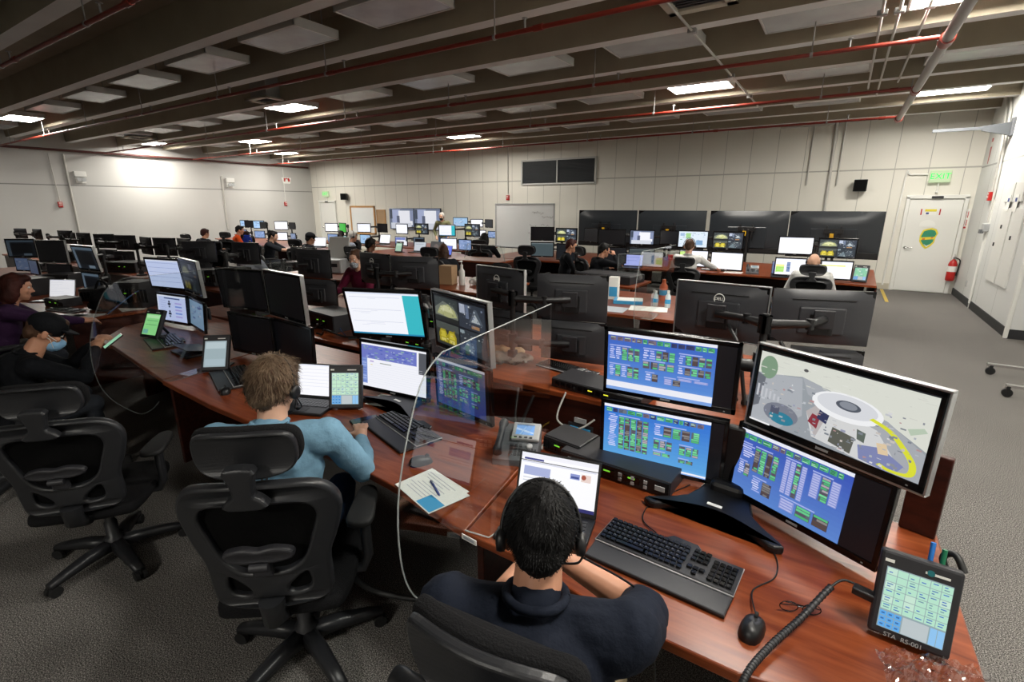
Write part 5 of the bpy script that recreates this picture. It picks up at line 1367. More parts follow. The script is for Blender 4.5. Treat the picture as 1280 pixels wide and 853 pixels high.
# x, y, z, yaw, tilt, width, aspect, picture, silver edge, brightness, label
GM = 'row one workstation screens'
FRONT = [
    (-0.517, 1.967, 1.24, 2.9, -3.8, 0.54, 0.559, 'tele3', 0, .95, 'black monitor with blue and green telemetry tables, upper one before the navy shirt', 11),
    (-0.518, 1.947, 0.926, 4.4, -3.4, 0.524, 0.575, 'tele2', 0, 1.0, 'black monitor with a light blue telemetry page and tall green columns, lower of the pair', 12),
    (0.057, 1.801, 1.25, -27.9, 3.6, 0.555, 0.535, 'cap', 1, .95, 'silver edged monitor showing a white capsule with a yellow hose', 0),
    (0.011, 1.856, 0.923, -26.9, 6, 0.537, 0.55, 'tele1', 0, .95, 'black monitor with a telemetry page, below the screen showing the white capsule', 13),
    (-2.36, 2.156, 1.218, 19.7, -14, 0.531, 0.64, 'teal', 0, 1.0, 'monitor with a white page and a teal strip, next to the camera screen', 3),
    (-2.138, 1.989, 0.934, 5.2, 4.4, 0.527, 0.602, 'table', 0, .98, 'monitor with a purple table page, below the white and teal screen', 6),
    (-1.646, 2.028, 1.258, -19.1, -3.3, 0.552, 0.605, 'quad', 1, .6, 'silver edged monitor with four camera views and yellow shapes, beside the teal page', 2),
    (-1.62, 2.0, .915, -10, -2, 0.46, 0.7, 'dimtele', 0, .5, 'monitor with dim bluish tables, below the silver edged camera screen', 21),
    (-5.661, 2.294, 1.223, 10.1, -5.4, 0.534, 0.594, 'bluedoc', 0, .85, 'monitor with a pale blue ruled page, upper screen by the person in the black cap', 31),
    (-5.348, 2.178, 0.92, 6, 4, 0.504, 0.574, 'sil', 0, .85, 'monitor with a blue page of small black figures, below the pale blue ruled page', 0),
    (-5.054, 2.26, 1.238, -10.1, -3.1, 0.542, 0.599, 'quad', 1, .12, 'silver edged monitor with dark camera views, beside the pale blue ruled page', 5),
    (-4.866, 2.176, 0.916, -12.3, 4.8, 0.496, 0.569, 'ltblue', 0, .38, 'narrow monitor with a dull blue page, beside the page of black figures', 9),
    (-3.969, 2.138, 1.235, 8.5, -5.3, 0.541, 0.627, 'off', 0, 1, 'switched off black monitor behind clear shield, upper one without silver edge of four dark screens', 0),
    (-3.318, 2.086, 1.25, -7.1, -1.7, 0.554, 0.617, 'off', 1, 1, 'switched off silver edged monitor behind the clear divider, one of four dark screens', 0),
    (-3.66, 1.995, 0.933, 4.9, -1, 0.51, 0.62, 'off', 0, 1, 'switched off black monitor behind the clear divider, lower one nearer the black cap', 0),
    (-3.181, 2.023, 0.93, -5.4, 1.2, 0.536, 0.577, 'off', 0, 1, 'switched off black monitor behind the clear divider, lower one nearer the light blue shirt', 0),
    (-8.115, 2.417, 1.235, 5, -8, 0.555, 0.58, 'dim', 1, .35, 'silver edged monitor with a dark page, upper of the pair by the white laptop', 1),
    (-8.012, 2.398, 0.921, 5, 0, 0.47, 0.62, 'dim', 0, .4, 'monitor with a dark page, lower of the pair beyond the white laptop', 2),
    (-9.736, 2.522, 1.235, 22, 0, 0.521, 0.61, 'off', 1, 1, 'dark silver edged monitor behind the person in purple', 0),
    (-9.692, 2.547, 0.915, 20, 0, 0.468, 0.6, 'off', 0, 1, 'dark monitor above the white laptop', 0),
    (-10.911, 2.465, 1.235, 33, 0, 0.474, 0.61, 'dim', 1, .12, 'dim upper monitor farther along the front row than the person in purple', 3),
    (-11.964, 2.675, 0.898, 18, 0, 0.389, 0.63, 'blue', 0, .18, 'small dim blue monitor low beyond the person in purple', 4),
    (-11.121, 2.606, 0.906, 1, 0, 0.41, 0.64, 'blue', 0, .15, 'narrow dim blue monitor low behind the hair of the person in purple', 5),
]
for x, y, z, yw, tl, w, a, k, si, b, lb, sd in FRONT:
    monitor((x, y, z), R(yw), w, a, lb, pic(k, sd), bool(si), R(tl), b, group=GM)
BACKS = [
    (-0.578, 3.318, 1.235, 176, 0.55, 0.64, 1, 1, 'wide monitor back with a round badge, above the telemetry screens'),
    (-0.038, 3.47, 1.235, 197, 0.54, 0.61, 0, 0, 'wide monitor back at the aisle end of the second row'),
    (0.029, 3.574, 0.9, 193, 0.403, 0.62, 0, 0, 'small monitor back below the aisle end back of the second row'),
    (-2.266, 3.318, 1.235, 168, 0.55, 0.6, 1, 1, 'silver edged monitor back with a round badge and white sticker, beside the hand sanitizer'),
    (-1.583, 3.242, 1.235, 196, 0.517, 0.65, 0, 0, 'large monitor back above the grey keyboard, without a badge'),
    (-2.154, 3.249, 0.925, 178, 0.468, 0.64, 0, 0, 'dark lower monitor back behind the camera view screen'),
    (-1.538, 3.188, 0.924, 189, 0.488, 0.61, 0, 0, 'lower monitor back behind the grey keyboard'),
    (-4.77, 3.42, 0.95, 194, 0.46, 0.65, 0, 0, 'low grey monitor back beside the rolls of paper'),
    (-4.133, 3.678, 1.235, 175, 0.502, 0.66, 0, 1, 'monitor back with a badge next to the person in the plaid mask'),
    (-3.555, 3.678, 1.235, 199, 0.512, 0.63, 0, 0, 'wide monitor back below the dark rimmed console'),
    (-5.66, 3.887, 1.235, 184, 0.474, 0.64, 0, 0, 'monitor back of the pair by the printer, farther from the printer'),
    (-5.119, 3.631, 1.235, 188, 0.521, 0.64, 0, 0, 'monitor back of the pair by the printer, next to the printer'),
    (-7.906, 3.707, 1.235, 213, 0.493, 0.63, 0, 0, 'monitor back with a pale sheen below the person in the dark jacket'),
    (-9.347, 3.858, 1.235, 198, 0.455, 0.64, 0, 0, 'monitor back of the tall pair, nearer the pale sheen back'),
    (-9.859, 3.792, 1.235, 176, 0.455, 0.63, 0, 0, 'monitor back of the tall pair, farther from the pale sheen back'),
    (-11.016, 3.915, 1.235, 203, 0.436, 0.62, 0, 0, 'upper monitor back beyond the lit ruled page, next to it'),
    (-11.831, 3.868, 1.235, 205, 0.436, 0.63, 0, 0, 'upper monitor back beyond the lit ruled page, second from it'),
    (-14.097, 3.934, 1.235, 195, 0.446, 0.63, 0, 0, 'small monitor back in front of the thick wall conduit'),
    (-16.021, 3.963, 1.235, 187, 0.389, 0.63, 0, 0, 'small monitor back beyond the thick wall conduit, next to it'),
    (-16.969, 3.887, 1.235, 200, 0.379, 0.63, 0, 0, 'small monitor back beyond the thick wall conduit, second from it'),
    (-8.1, 3.75, .93, 205, .46, .62, 0, 0, 'lower monitor back under the pale sheen one below the person in the dark jacket'),
    (-9.3, 3.85, .93, 195, .46, .62, 0, 0, 'lower monitor back under the tall pair of backs'),
    (-11.3, 3.95, .93, 203, .44, .62, 0, 0, 'lower monitor back beyond the lit ruled page, next to it'),
    (-12.0, 3.95, .93, 196, .44, .62, 0, 0, 'lower monitor back beyond the lit ruled page, second from it'),
    (-6.9, 3.7, .93, 190, .48, .62, 0, 0, 'lower dark monitor back beside the person in a grey shirt'),
    (-7.1, 3.95, 1.23, 192, .5, .62, 0, 0, 'monitor back above the black arm in front of the person in a grey shirt'),
    (-13.3, 4.0, 1.2, 190, .46, .62, 0, 0, 'upper monitor back beyond the lit ruled page, third from it'),
    (-13.9, 4.0, 1.2, 172, .46, .62, 0, 0, 'upper monitor back beyond the lit ruled page, fourth from it'),
    (-13.4, 3.9, .93, 190, .46, .62, 0, 0, 'lower monitor back beyond the lit ruled page, third from it'),
    (-9.0, 4.0, 1.22, 176, .5, .62, 0, 0, 'monitor back between the pale sheen one and the tall pair'),
]
for x, y, z, yw, w, a, si, lg, lb in BACKS:
    monitor((x, y, z), R(yw), w, a, lb, off(), bool(si), 0, 1, logo=bool(lg), group='second row monitors seen from behind')
FAR = [
    (-2.493, 10.542, 1.235, 6, 0.578, 0.6, 'map', 1.1, 'monitor with a coloured floor plan above the person in white'), (-1.839, 10.589, 1.235, 9, 0.569, 0.62, 'quad', 1.0, 'monitor with four camera views beside the floor plan screen'),
    (-2.258, 9.72, 0.935, 9, 0.523, 0.61, 'ygreen', 1.15, 'monitor with a yellow green page behind the person in white'), (-1.635, 9.516, 0.939, -4, 0.548, 0.6, 'white', 1.2, 'bright white monitor below the camera views beside the floor plan'),
    (-0.616, 9.783, 1.235, 5, 0.531, 0.59, 'white', 1.15, 'bright white upper monitor beside the bald person'), (-0.019, 9.527, 1.235, 1, 0.54, 0.6, 'quad', 1.0, 'monitor with four camera views above the bald person'),
    (-0.621, 9.285, 0.926, 8, 0.463, 0.65, 'gtab', 1.15, 'white monitor with a green and yellow corner beside the bald person'), (0, 9.145, 0.928, 6, 0.462, 0.66, 'ybar', 1.15, 'white monitor with a pale yellow bar beside the bald person'),
    (-6.086, 10.731, 1.235, 20, 0.578, 0.57, 'off', 1, 'black monitor in front of the rolling whiteboard'), (-5.599, 9.874, 0.939, 18, 0.53, 0.62, 'greengrey', .55, 'grey green monitor behind the empty chair'),
    (-5.309, 10.475, 1.235, 5, 0.531, 0.62, 'quad', 1.0, 'monitor with four bright camera views beside the rolling whiteboard'), (-4.793, 9.495, 0.949, -10, 0.543, 0.64, 'darkgrey', .5, 'dark grey monitor below the bright camera views'),
    (-7.5, 13.6, 1.33, 4, 0.4, 0.63, 'quad', 1.0, 'small far monitor with camera views above the other camera screen'), (-8, 13.7, 1.33, 4, 0.38, 0.63, 'white', 1.1, 'small far white monitor at the whiteboard edge'),
    (-4.133, 10.314, 1.235, 14, 0.588, 0.58, 'off', 1, 'black monitor in front of the first big screen'), (-3.564, 10.599, 1.235, 10, 0.521, 0.62, 'cam', 1.0, 'monitor with a bright camera picture between two big screens'),
    (-3.67, 9.208, 0.951, 16, 0.559, 0.63, 'darkgrey', .35, 'dark lower monitor behind the person with the raised hand'), (-3.207, 9.575, 0.936, 16, 0.504, 0.64, 'greengrey', .4, 'grey lower monitor below the bright camera picture'),
    (-4.835, 10.807, 1.235, -30, 0.521, 0.64, 'darkgrey', .2, 'dark turned monitor between the rolling whiteboard and the first big screen'), (-3.034, 10.902, 1.235, 30, 0.474, 0.64, 'darkgrey', .2, 'dark turned monitor beside the bright camera picture'),
    (-17.65, 9.9, 1.3, 17, 0.36, 0.63, 'ltblue', 1, 'small blue monitor by the grey side wall, first upper screen'), (-17.9, 9.95, 0.97, 14, 0.36, 0.63, 'blue', 1, 'small blue monitor by the grey side wall, first lower screen'),
    (-16.79, 9.6, 1.3, 25, 0.38, 0.63, 'darkgrey', .3, 'small dark monitor beside the orange shirt'),
    (-16.07, 9.49, 1.3, 20, 0.42, 0.63, 'ltblue', 1.1, 'small blue monitor above the royal blue jacket'), (-16.1, 9.5, 0.98, 19, 0.4, 0.63, 'blue', 1, 'small lower monitor behind the royal blue jacket'), (-15.5, 9.3, 1.3, 3, 0.34, 0.63, 'darkgrey', .3, 'narrow dark monitor beside the blue screen above the royal blue jacket'),
    (-14.66, 9.38, 1.3, 30, 0.43, 0.63, 'white', 1.15, 'small white monitor above the person with bare arms'), (-14.75, 9.4, 0.97, 28, 0.42, 0.63, 'white', 1.15, 'small white lower monitor beside the person with bare arms'),
    (-14.15, 9.41, 1.3, -2, 0.34, 0.63, 'darkgrey', .3, 'narrow dark upper monitor beside the white one of the bare arms'), (-14.2, 9.45, 0.97, -10, 0.36, 0.63, 'blue', .6, 'narrow blue lower monitor beside the white one of the bare arms'),
    (-13.509, 10.352, 1.235, 24, 0.436, 0.63, 'white', 1.15, 'far white monitor beside the bright green screen'), (-13.422, 10.302, 0.912, 6, 0.436, 0.63, 'blue', .9, 'far blue lower monitor below the white one beside the green screen'),
    (-13.007, 10.381, 1.235, -14, 0.474, 0.63, 'green', 1.0, 'far monitor with a plain bright green screen'), (-13.171, 10.77, 0.896, -2, 0.386, 0.63, 'blue', .6, 'far purple blue lower monitor below the green screen'),
    (-12.4, 10.693, 1.235, 22, 0.446, 0.63, 'doc', 1.1, 'far white monitor in front of the wood framed whiteboard'), (-11.976, 10.347, 0.922, -1, 0.465, 0.63, 'ltblue', .9, 'far pale blue lower monitor under the wood framed whiteboard'), (-11.897, 10.978, 1.235, -1, 0.436, 0.63, 'off', 1, 'far black monitor beside the wood framed whiteboard'),
    (-10.911, 10.826, 1.235, 1, 0.474, 0.63, 'doc', 1.15, 'far white monitor under the wall screens'), (-10.581, 10.449, 0.911, 8, 0.433, 0.63, 'table', 1.0, 'far white lower monitor with a table under the wall screens'),
    (-10.4, 11.13, 1.235, 2, 0.502, 0.63, 'quad', .8, 'far monitor with yellow camera views under the wall screens'), (-10.173, 10.743, 0.901, 4, 0.399, 0.63, 'dim', .6, 'far dim lower monitor below the yellow camera views'),
    (-9.158, 10.807, 1.235, 16, 0.502, 0.63, 'teal', 1.05, 'far monitor with a white page and a teal strip beside the standing person'), (-8.599, 10.191, 0.927, 14, 0.481, 0.63, 'doc', 1.1, 'far white lower monitor below the far teal striped page'),
    (-8.627, 11.253, 1.235, -3, 0.55, 0.63, 'quad', .8, 'far monitor with yellow camera views beside the far teal striped page'), (-8.049, 10.189, 0.922, -8, 0.465, 0.63, 'blue', .9, 'far blue lower monitor beside the person with long black hair'),
    (-10.6, 13.2, 1.38, 10, 0.55, 0.55, 'ltblue', .9, 'far monitor behind the standing person'), (-10, 13.3, 1.35, 20, 0.42, 0.62, 'white', 1.1, 'far white monitor above the person with long black hair'), (-9.95, 13.4, 1, 12, 0.42, 0.63, 'white', 1.1, 'far white lower monitor behind the person with long black hair'),
    (-9.45, 13.2, 1.35, -20, 0.42, 0.62, 'darkgrey', .9, 'far grey monitor between white screens and the rolling whiteboard'), (-9.4, 13.3, 1, -10, 0.36, 0.63, 'blue', .9, 'far small lower monitor at the edge of the rolling whiteboard'),
]
for i, (x, y, z, yw, w, a, k, b, lb) in enumerate(FAR):
    monitor((x, y, z), R(yw), w, a, lb, pic(k, 40 + i), False, 0, b, group='screens of the far consoles')

# stands and arms
for i, (x, y, w, d, h, lb) in enumerate(((-4.0, 3.0, .5, .3, .16, 'dark equipment box on the second row desk behind the dark screens'), (-3.3, 2.95, .4, .3, .22, 'tall dark equipment box behind the silver edged dark screen'), (-2.75, 2.9, .45, .3, .14, 'low dark equipment box behind the teal page screen'),
        (-5.3, 3.0, .5, .35, .25, 'dark equipment box on the second row desk beyond the blue page screens'), (-3.0, 3.45, .4, .3, .2, 'dark equipment box behind the low one at the teal page'), (-8.9, 2.05, .4, .3, .22, 'dark equipment box beside the person in purple'), (-7.55, 1.95, .3, .22, .1, 'low dark equipment box between the silver laptop and bag'),
        (-6.9, 3.75, .5, .35, .2, 'dark equipment box on the second row desk beside the grey shirt'), (-8.6, 3.72, .6, .35, .14, 'flat dark equipment box under the pale sheen back'), (-7.75, 3.75, .35, .3, .24, 'tall dark equipment box beside the flat one under the pale back'),
        (-10.6, 3.78, .6, .4, .18, 'dark equipment box under the tall pair of monitor backs'), (-12.0, 3.78, .5, .4, .22, 'dark equipment box in the far group of monitor backs'), (-14.0, 3.8, .7, .4, .2, 'wide dark equipment box in front of the grey side wall'),
        (-6.75, 2.42, .3, .3, .3, 'dark upright equipment box behind the blue page screens'), (-7.6, 2.4, .45, .3, .16, 'dark equipment box behind the black soft bag'), (-9.3, 2.45, .4, .3, .2, 'dark equipment box behind the silver laptop'))):
    network_switch((x, y, .75), R(-8 + i * 3), lb, w, d, h, buttons=False, name='equipment_box')
def backp(m, off_=.085):
    x, y, z, yw = m; a = R(yw); return (x - math.sin(a) * off_, y + math.cos(a) * off_, z, a)
def arm_for(base, idx, src, label, z0=.75):
    return arm_stand(base, z0, [backp(src[i][:4]) for i in idx], label, 'monitor arms')
foot_stand((-.245, 1.83, .75), R(-5), 'black curved foot stand with a column between the two pairs of telemetry screens', .3)
arm_for((-.2, 2.2), (0, 1, 2, 3), FRONT, 'black arm stand behind the telemetry and capsule screens')
foot_stand((-2.03, 1.93, .75), R(-8), 'black curved foot stand under the purple table page', .28)
arm_for((-2.25, 2.4), (4, 5, 6, 7), FRONT, 'black arm stand behind the teal page and camera screens')
arm_for((-5.6, 2.48), (8, 9, 10, 11), FRONT, 'black arm stand holding the blue pages by the person in the black cap')
arm_for((-3.74, 2.4), (12, 13, 14, 15), FRONT, 'black arm stand behind the four switched off screens')
arm_for((-8.5, 2.72), (16, 17), FRONT, 'black arm stand behind the dark pages beyond the white laptop')
arm_for((-10.5, 2.88), (18, 19), FRONT, 'black arm stand behind the dark screens over the white laptop')
arm_for((-11.85, 2.9), (20, 21, 22), FRONT, 'black arm stand behind the dim screens beyond the person in purple')
arm_for((-.29, 3.08), (0, 1, 2), BACKS, 'black arm stand with bent arms between monitor backs at the aisle end')
arm_for((-1.93, 2.98), (3, 4, 5, 6), BACKS, 'black arm stand between the silver edged back and the large back')
arm_for((-3.82, 3.42), (8, 9), BACKS, 'black arm stand beside the person in the plaid mask')
arm_for((-5.35, 3.4), (10, 11, 7), BACKS, 'black arm stand behind the pair by the printer')
arm_for((-8.2, 3.58), (12, 20), BACKS, 'black arm stand under the pale sheen back')
arm_for((-9.8, 3.62), (13, 14, 21), BACKS, 'black arm stand behind the tall pair of backs')
arm_for((-11.7, 3.7), (15, 16, 22, 23), BACKS, 'black arm stand behind the backs beyond the lit ruled page')
arm_for((-6.95, 3.58), (24, 25), BACKS, 'black arm stand in front of the person in a grey shirt')
arm_for((-13.6, 3.75), (26, 27, 28), BACKS, 'black arm stand behind the third and fourth backs beyond the ruled page')
arm_for((-8.95, 3.72), (29,), BACKS, 'black arm stand between the pale sheen back and the tall pair')
arm_for((-14.9, 3.85), (17,), BACKS, 'black arm stand in front of the thick wall conduit')
arm_for((-17.0, 3.8), (18, 19), BACKS, 'black arm stand beyond the thick wall conduit')
for base, idx, lb in (((-2.2, 11.4), (0, 1, 2, 3), 'behind the floor plan screen'), ((-.35, 10.7), (4, 5, 6, 7), 'behind the screens of the bald person'), ((-5.95, 11.5), (8, 9, 10, 11), 'behind the screens by the rolling whiteboard'),
                      ((-4.0, 11.45), (14, 15, 16, 17), 'behind the bright camera picture'), ((-17.7, 10.15), (20, 21), 'behind the first small blue screens'), ((-16.2, 9.85), (22, 23, 24, 25), 'behind the royal blue jacket'),
                      ((-14.5, 9.62), (26, 27, 28, 29), 'beside the person with bare arms'), ((-13.9, 11.3), (30, 31, 32, 33), 'behind the bright green screen'), ((-12.8, 11.65), (34, 35, 36), 'below the wood framed whiteboard'),
                      ((-11.2, 11.85), (37, 38, 39, 40), 'under the wall screens'), ((-9.3, 11.8), (41, 42, 43, 44), 'behind the far teal striped page')):
    arm_for(base, idx, FAR, 'black arm stand ' + lb)
for x, y, zz, lb, idx in ((-7.75, 13.85, 0, 'far floor stand by the whiteboard edge', (12, 13)), (-10.1, 13.55, 0, 'far floor stand behind the standing person', (45, 46, 47, 48, 49)), (-4.1, 11.92, 0, 'floor stand with turned dark screens between the big screens', (18, 19))):
    arm_for((x, y), idx, FAR, 'black ' + lb, 0.)

# big screens on carts, wall screens
for x0, x1, lb in ((-5.77, -4.224, 'back of a big dark television, first of four big screens'), (-4.184, -2.608, 'back of a big dark television, second of four big screens'), (-2.522, -.951, 'back of a big dark television, third of four big screens'), (-.936, .667, 'back of a big dark television, fourth of four big screens')):
    tv_cart((x0 + x1) / 2, 12.1, 1.785, lb, x1 - x0)
for x0, x1, lb in ((-15.14, -13.82, 'wall mounted screen with a camera picture above the far white monitors'), (-13.8, -12.48, 'wall mounted screen with a camera picture behind the standing person')):
    t = thing('wall_television', lb, 'television', ((x0 + x1) / 2, YB - .09, 1.41), group='wall screens')
    w = x1 - x0; part('housing', G().box((0, .02, 0), (w, .06, .8), bev=.006).box((0, .07, 0), (.4, .05, .3)), 'black_gloss', t)
    screen_part(t, camera_view(), w - .03, .77, -.0112, .8)

# ================================================================== THINGS ON THE DESKS
DZ = .75
# -- desk of the navy shirt
laptop((-.74, 1.36, DZ), R(12), 'black laptop with a white web page in front of the navy shirt', web_page(), R(110), .32, .22)
keyboard((-.335, 1.465, DZ), R(-3), 'black keyboard with grey edge and palm rest on the desk of the navy shirt')
mouse((-.05, 1.29, DZ), R(-8), 'black mouse beside the keyboard and ribbed cord')
network_switch((-.67, 1.93, DZ), R(-2), 'dark rack unit with small lit windows below the telemetry screens', .5, .22, .07)
network_switch((-.94, 1.97, DZ), R(-8), 'grey box with rear sockets beside the desk phone', .2, .16, .08, buttons=False, name='network_box')
touch_panel((.3, 1.46, DZ), R(-3), 'grey touch panel with rows of mint green keys at the aisle end of the desk', touch_keys('#b3e0c8'), .172, .228, R(17), 1.0, plugs=True, writing='STA  RS-001')
sp = [(.205, 1.5, .84), (.17, 1.52, .845), (.13, 1.5, .84), (.06, 1.37, .79), (.0, 1.24, .775), (-.04, 1.12, .77), (-.05, 1.06, .72), (-.05, 1.03, .6)]
t = thing('ribbed_cord', 'thick ribbed grey cord running from the touch panel over the desk edge', 'cord', (0, 0, 0))
pts = smooth_open(sp, 6)
part('cord', G().tube(pts[13:], .0085, 10), 'dark_plastic', t)
part('lead', G().tube(pts[:15], .0035, 8), 'cable', t)
part('connector', G().box((.2, 1.498, .84), (.06, .03, .022), bev=.004, rot=(0, 0, -.25)), 'black_plastic', t)
g = G()
for k in range(13, len(pts) - 1):
    for q in (0, .5): g.tube([pts[k].lerp(pts[k + 1], q), pts[k].lerp(pts[k + 1], q + .12)], .0096, 10)
part('ribs', g, 'rubber', t)
t = thing('cable_twist', 'thin black cable twist shaped like folded spectacles on the desk beside the ribbed cord', 'glasses', (.055, 1.43, DZ), R(20))  # stands for a twist of cable, built with rims and temples
g = G()
for s in (-1, 1): g.tube([(s * .03 + .024 * math.cos(a), 0, .02 + .017 * math.sin(a)) for a in [2 * PI * i / 14 for i in range(15)]], .0015, 6)
g.tube([(-.008, 0, .024), (.008, 0, .024)], .0015, 6)
part('rims', g, 'black_gloss', t); part('temple', G().tube([(-.054, 0, .024), (.03, .02, .012)], .0015, 6).tube([(.054, 0, .024), (-.03, .026, .012)], .0015, 6), 'black_gloss', t)
def cable(pts, r, mt, label, k=8): return single('cable', G().tube(smooth_open(pts, k), r, 8), mt, label, 'cable')
cable([(-.05, 1.345, .765), (-.07, 1.45, .755), (-.02, 1.55, .754), (-.03, 1.66, .754), (-.1, 1.75, .756), (-.16, 2.0, .76)], .0022, 'cable', 'thin black mouse cord curling towards the monitor stand')
cable([(-.4, 1.56, .757), (-.47, 1.62, .754), (-.47, 1.75, .754), (-.38, 1.95, .756)], .0022, 'cable', 'thin black keyboard cord beside the monitor stand foot')
# crumpled clear bag at the corner
bm = bmesh.new(); bmesh.ops.create_grid(bm, x_segments=40, y_segments=30, size=.5)
import mathutils
for v in bm.verts:
    n = mathutils.noise.fractal(Vector((v.co.x * 5, v.co.y * 5, .3)), 1, 2, 3); n2 = abs(mathutils.noise.noise(Vector((v.co.x * 16, v.co.y * 16, 2.))))
    v.co = Vector((v.co.x * .24, v.co.y * .15, .022 + .026 * n + .022 * n2 + .01 * (1 - abs(v.co.x * 2))))
    if v.co.z < .004: v.co.z = .004
g = G(); g.addbm(bm, 0, False)
single('plastic_bag', g, 'plastic_bag', 'crumpled clear plastic bag on the desk corner below the touch panel', 'bag', loc=(.36, 1.335, DZ + .002), rot=(0, 0, .25))
single('sticky_note', G().box((0, 0, 0), (.06, .05, .004)), 'paper', 'white tag with a yellow print on the foot of the telemetry monitor stand', 'tag', loc=(-.3, 1.97, .765), rot=(.1, 0, -.3))
# -- desk of the light blue shirt
laptop((-2.46, 1.6, DZ), R(22), 'laptop with a bright white page in front of the light blue shirt', white_page(5), R(112), .31, .22)
touch_panel((-2.24, 1.7, DZ), R(34), 'dark touch panel with pale green keys between the bright laptop and the paper', touch_keys('#bfe3c6', 2), .19, .25, R(16), 1.0)
keyboard((-1.76, 1.71, DZ), R(-17), 'dark keyboard with palm rest in front of the purple table page')
mouse((-1.455, 1.48, DZ), R(-30), 'black mouse next to the sheet of paper with a pen')
g = G().box((0, 0, .001), (.27, .19, .002), 0)
rnd = random.Random(8)
for k in range(9): g.box((-.02 + rnd.uniform(-.02, .02), .07 - k * .016, .0023), (rnd.uniform(.1, .2), .003, .0006), 1)
g.box((.08, -.055, .0023), (.1, .07, .0006), 2)
single('paper_sheet', g, ['paper', 'print_grey', 'blue_box'], 'white sheet with handwriting and a blue block at the desk edge', 'paper', loc=(-1.26, 1.335, DZ + .004), rot=(0, 0, R(-17)))
single('paper_sheet', G().box((0, 0, .001), (.26, .19, .002), 0), 'paper', 'white sheet under the handwritten sheet at the desk edge', 'paper', loc=(-1.275, 1.35, DZ - .0), rot=(0, 0, R(-13)))
t = thing('ballpoint_pen', 'dark blue ballpoint pen lying on the handwritten sheet', 'pen', (-1.255, 1.35, DZ + .008), R(-32))
part('barrel', G().tube([(-.06, 0, 0), (.05, 0, 0), (.064, 0, 0)], [.005, .005, .0015], 10), 'ink', t); part('clip', G().box((-.045, 0, .0055), (.03, .003, .002)), 'silver', t)
g = G().box((0, 0, .001), (.23, .17, .002), 0)
for k in range(5): g.box((0, .04 - k * .024, .0023), (.19, .006, .0006), 1)
g.box((0, .065, .0023), (.06, .018, .0006), 2)
single('paper_sheet', g, ['paper', 'print_grey', 'ink'], 'printed white sheet under the purple table page screen', 'paper', loc=(-2.13, 1.93, DZ), rot=(0, 0, R(14)))
single('smartphone', G().box((0, 0, .005), (.075, .15, .01), bev=.006).box((0, 0, .0102), (.068, .138, .0006)), 'black_gloss', 'black smartphone lying beside the dark touch panel', 'phone', loc=(-2.03, 1.655, DZ), rot=(0, 0, R(-25)))
desk_phone((-1.12, 1.77, DZ), R(22), 'grey desk phone with a lit blue screen beside the clear divider', [('r', 0, 0, 1, 1, '#7fb2ee'), ('p', [(0, .3), (1, .75), (1, .9), (0, .5)], '#d6e8fb'), ('r', 0, 0, 1, .1, '#3f5f8f'), ('p', [(.2, 1), (.5, .2), (.56, .2), (.3, 1)], '#bcd9f8')])
# -- empty place in the middle
touch_panel((-3.56, 1.64, DZ), R(40), 'touch panel with a pale grey page at the empty place', [('r', 0, 0, 1, 1, '#9fb2b8'), ('r', .05, .05, .95, .3, '#b9cacf'), ('r', .05, .7, .95, .95, '#a9bcc4')], .18, .26, R(28), .9)
keyboard((-3.3, 1.68, DZ), R(-20), 'dark keyboard at the empty place in front of the switched off screens')
mouse((-3.1, 1.47, DZ), R(60), 'black mouse near the desk edge at the empty place')
# -- desk of the black cap
touch_panel((-4.98, 1.8, DZ), R(12), 'dark touch panel with a light green page by the person in the black cap', [('r', 0, 0, 1, 1, '#8fd98a'), ('r', .05, .05, .95, .2, '#b6ecae'), ('r', .05, .75, .4, .95, '#6fb0a0'), ('r', .1, .3, .9, .33, '#5fa86a'), ('r', .1, .5, .9, .53, '#5fa86a')], .22, .26, R(26), .95)
keyboard((-4.72, 1.86, DZ), R(-14), 'dark keyboard beside the light green touch panel')
laptop((-4.2, 1.8, DZ), R(-5), 'closed dark laptop behind the clear divider, beside the dark keyboard', off(), R(12), .32, .22)
# -- papers, laptop and bag on the next desk to the left
laptop((-8.05, 1.98, DZ), R(28), 'silver laptop with a white page in front of the person in purple', white_page(9), R(105), .36, .25, .75, 'silver')
keyboard((-7.15, 1.85, DZ), R(12), 'grey keyboard beside the stack of papers near the person in purple', rest=False)
for x, y, rz, lb in ((-6.75, 1.74, 10, 'lower sheet of the papers'), (-6.62, 1.84, 30, 'upper sheet of the papers'), (-6.7, 2.3, -10, 'far sheet of the papers')):
    single('paper_sheet', G().box((0, 0, .002), (.3, .21, .004)).box((.02, .01, .006), (.28, .2, .003), rot=(0, 0, .15)), 'paper', lb + ' at the corner of the desk behind the black cap', 'paper', loc=(x, y, DZ), rot=(0, 0, R(rz)))
t = thing('black_bag', 'black soft bag with a strap on the desk corner behind the black cap', 'bag', (-6.85, 2.1, DZ))
o = remesh('body', G().ell((0, 0, .12), (.2, .1, .12)).ell((.06, .02, .14), (.14, .09, .12)).box((0, 0, .04), (.36, .18, .07), bev=.02), 'black_fabric', t, .012, 4, disp=(9., .02))
part('strap', G().tube(smooth_open([(-.15, 0, .2), (-.05, .02, .32), (.12, .03, .3), (.17, .02, .16)], 5), .012, 8), 'black_fabric', t)
cable([(-6.45, 2.0, .77), (-6.5, 2.3, .95), (-6.7, 2.45, .92), (-6.75, 2.5, .77)], .006, 'cable_blue', 'blue grey cable loop on the desk corner behind the black cap')
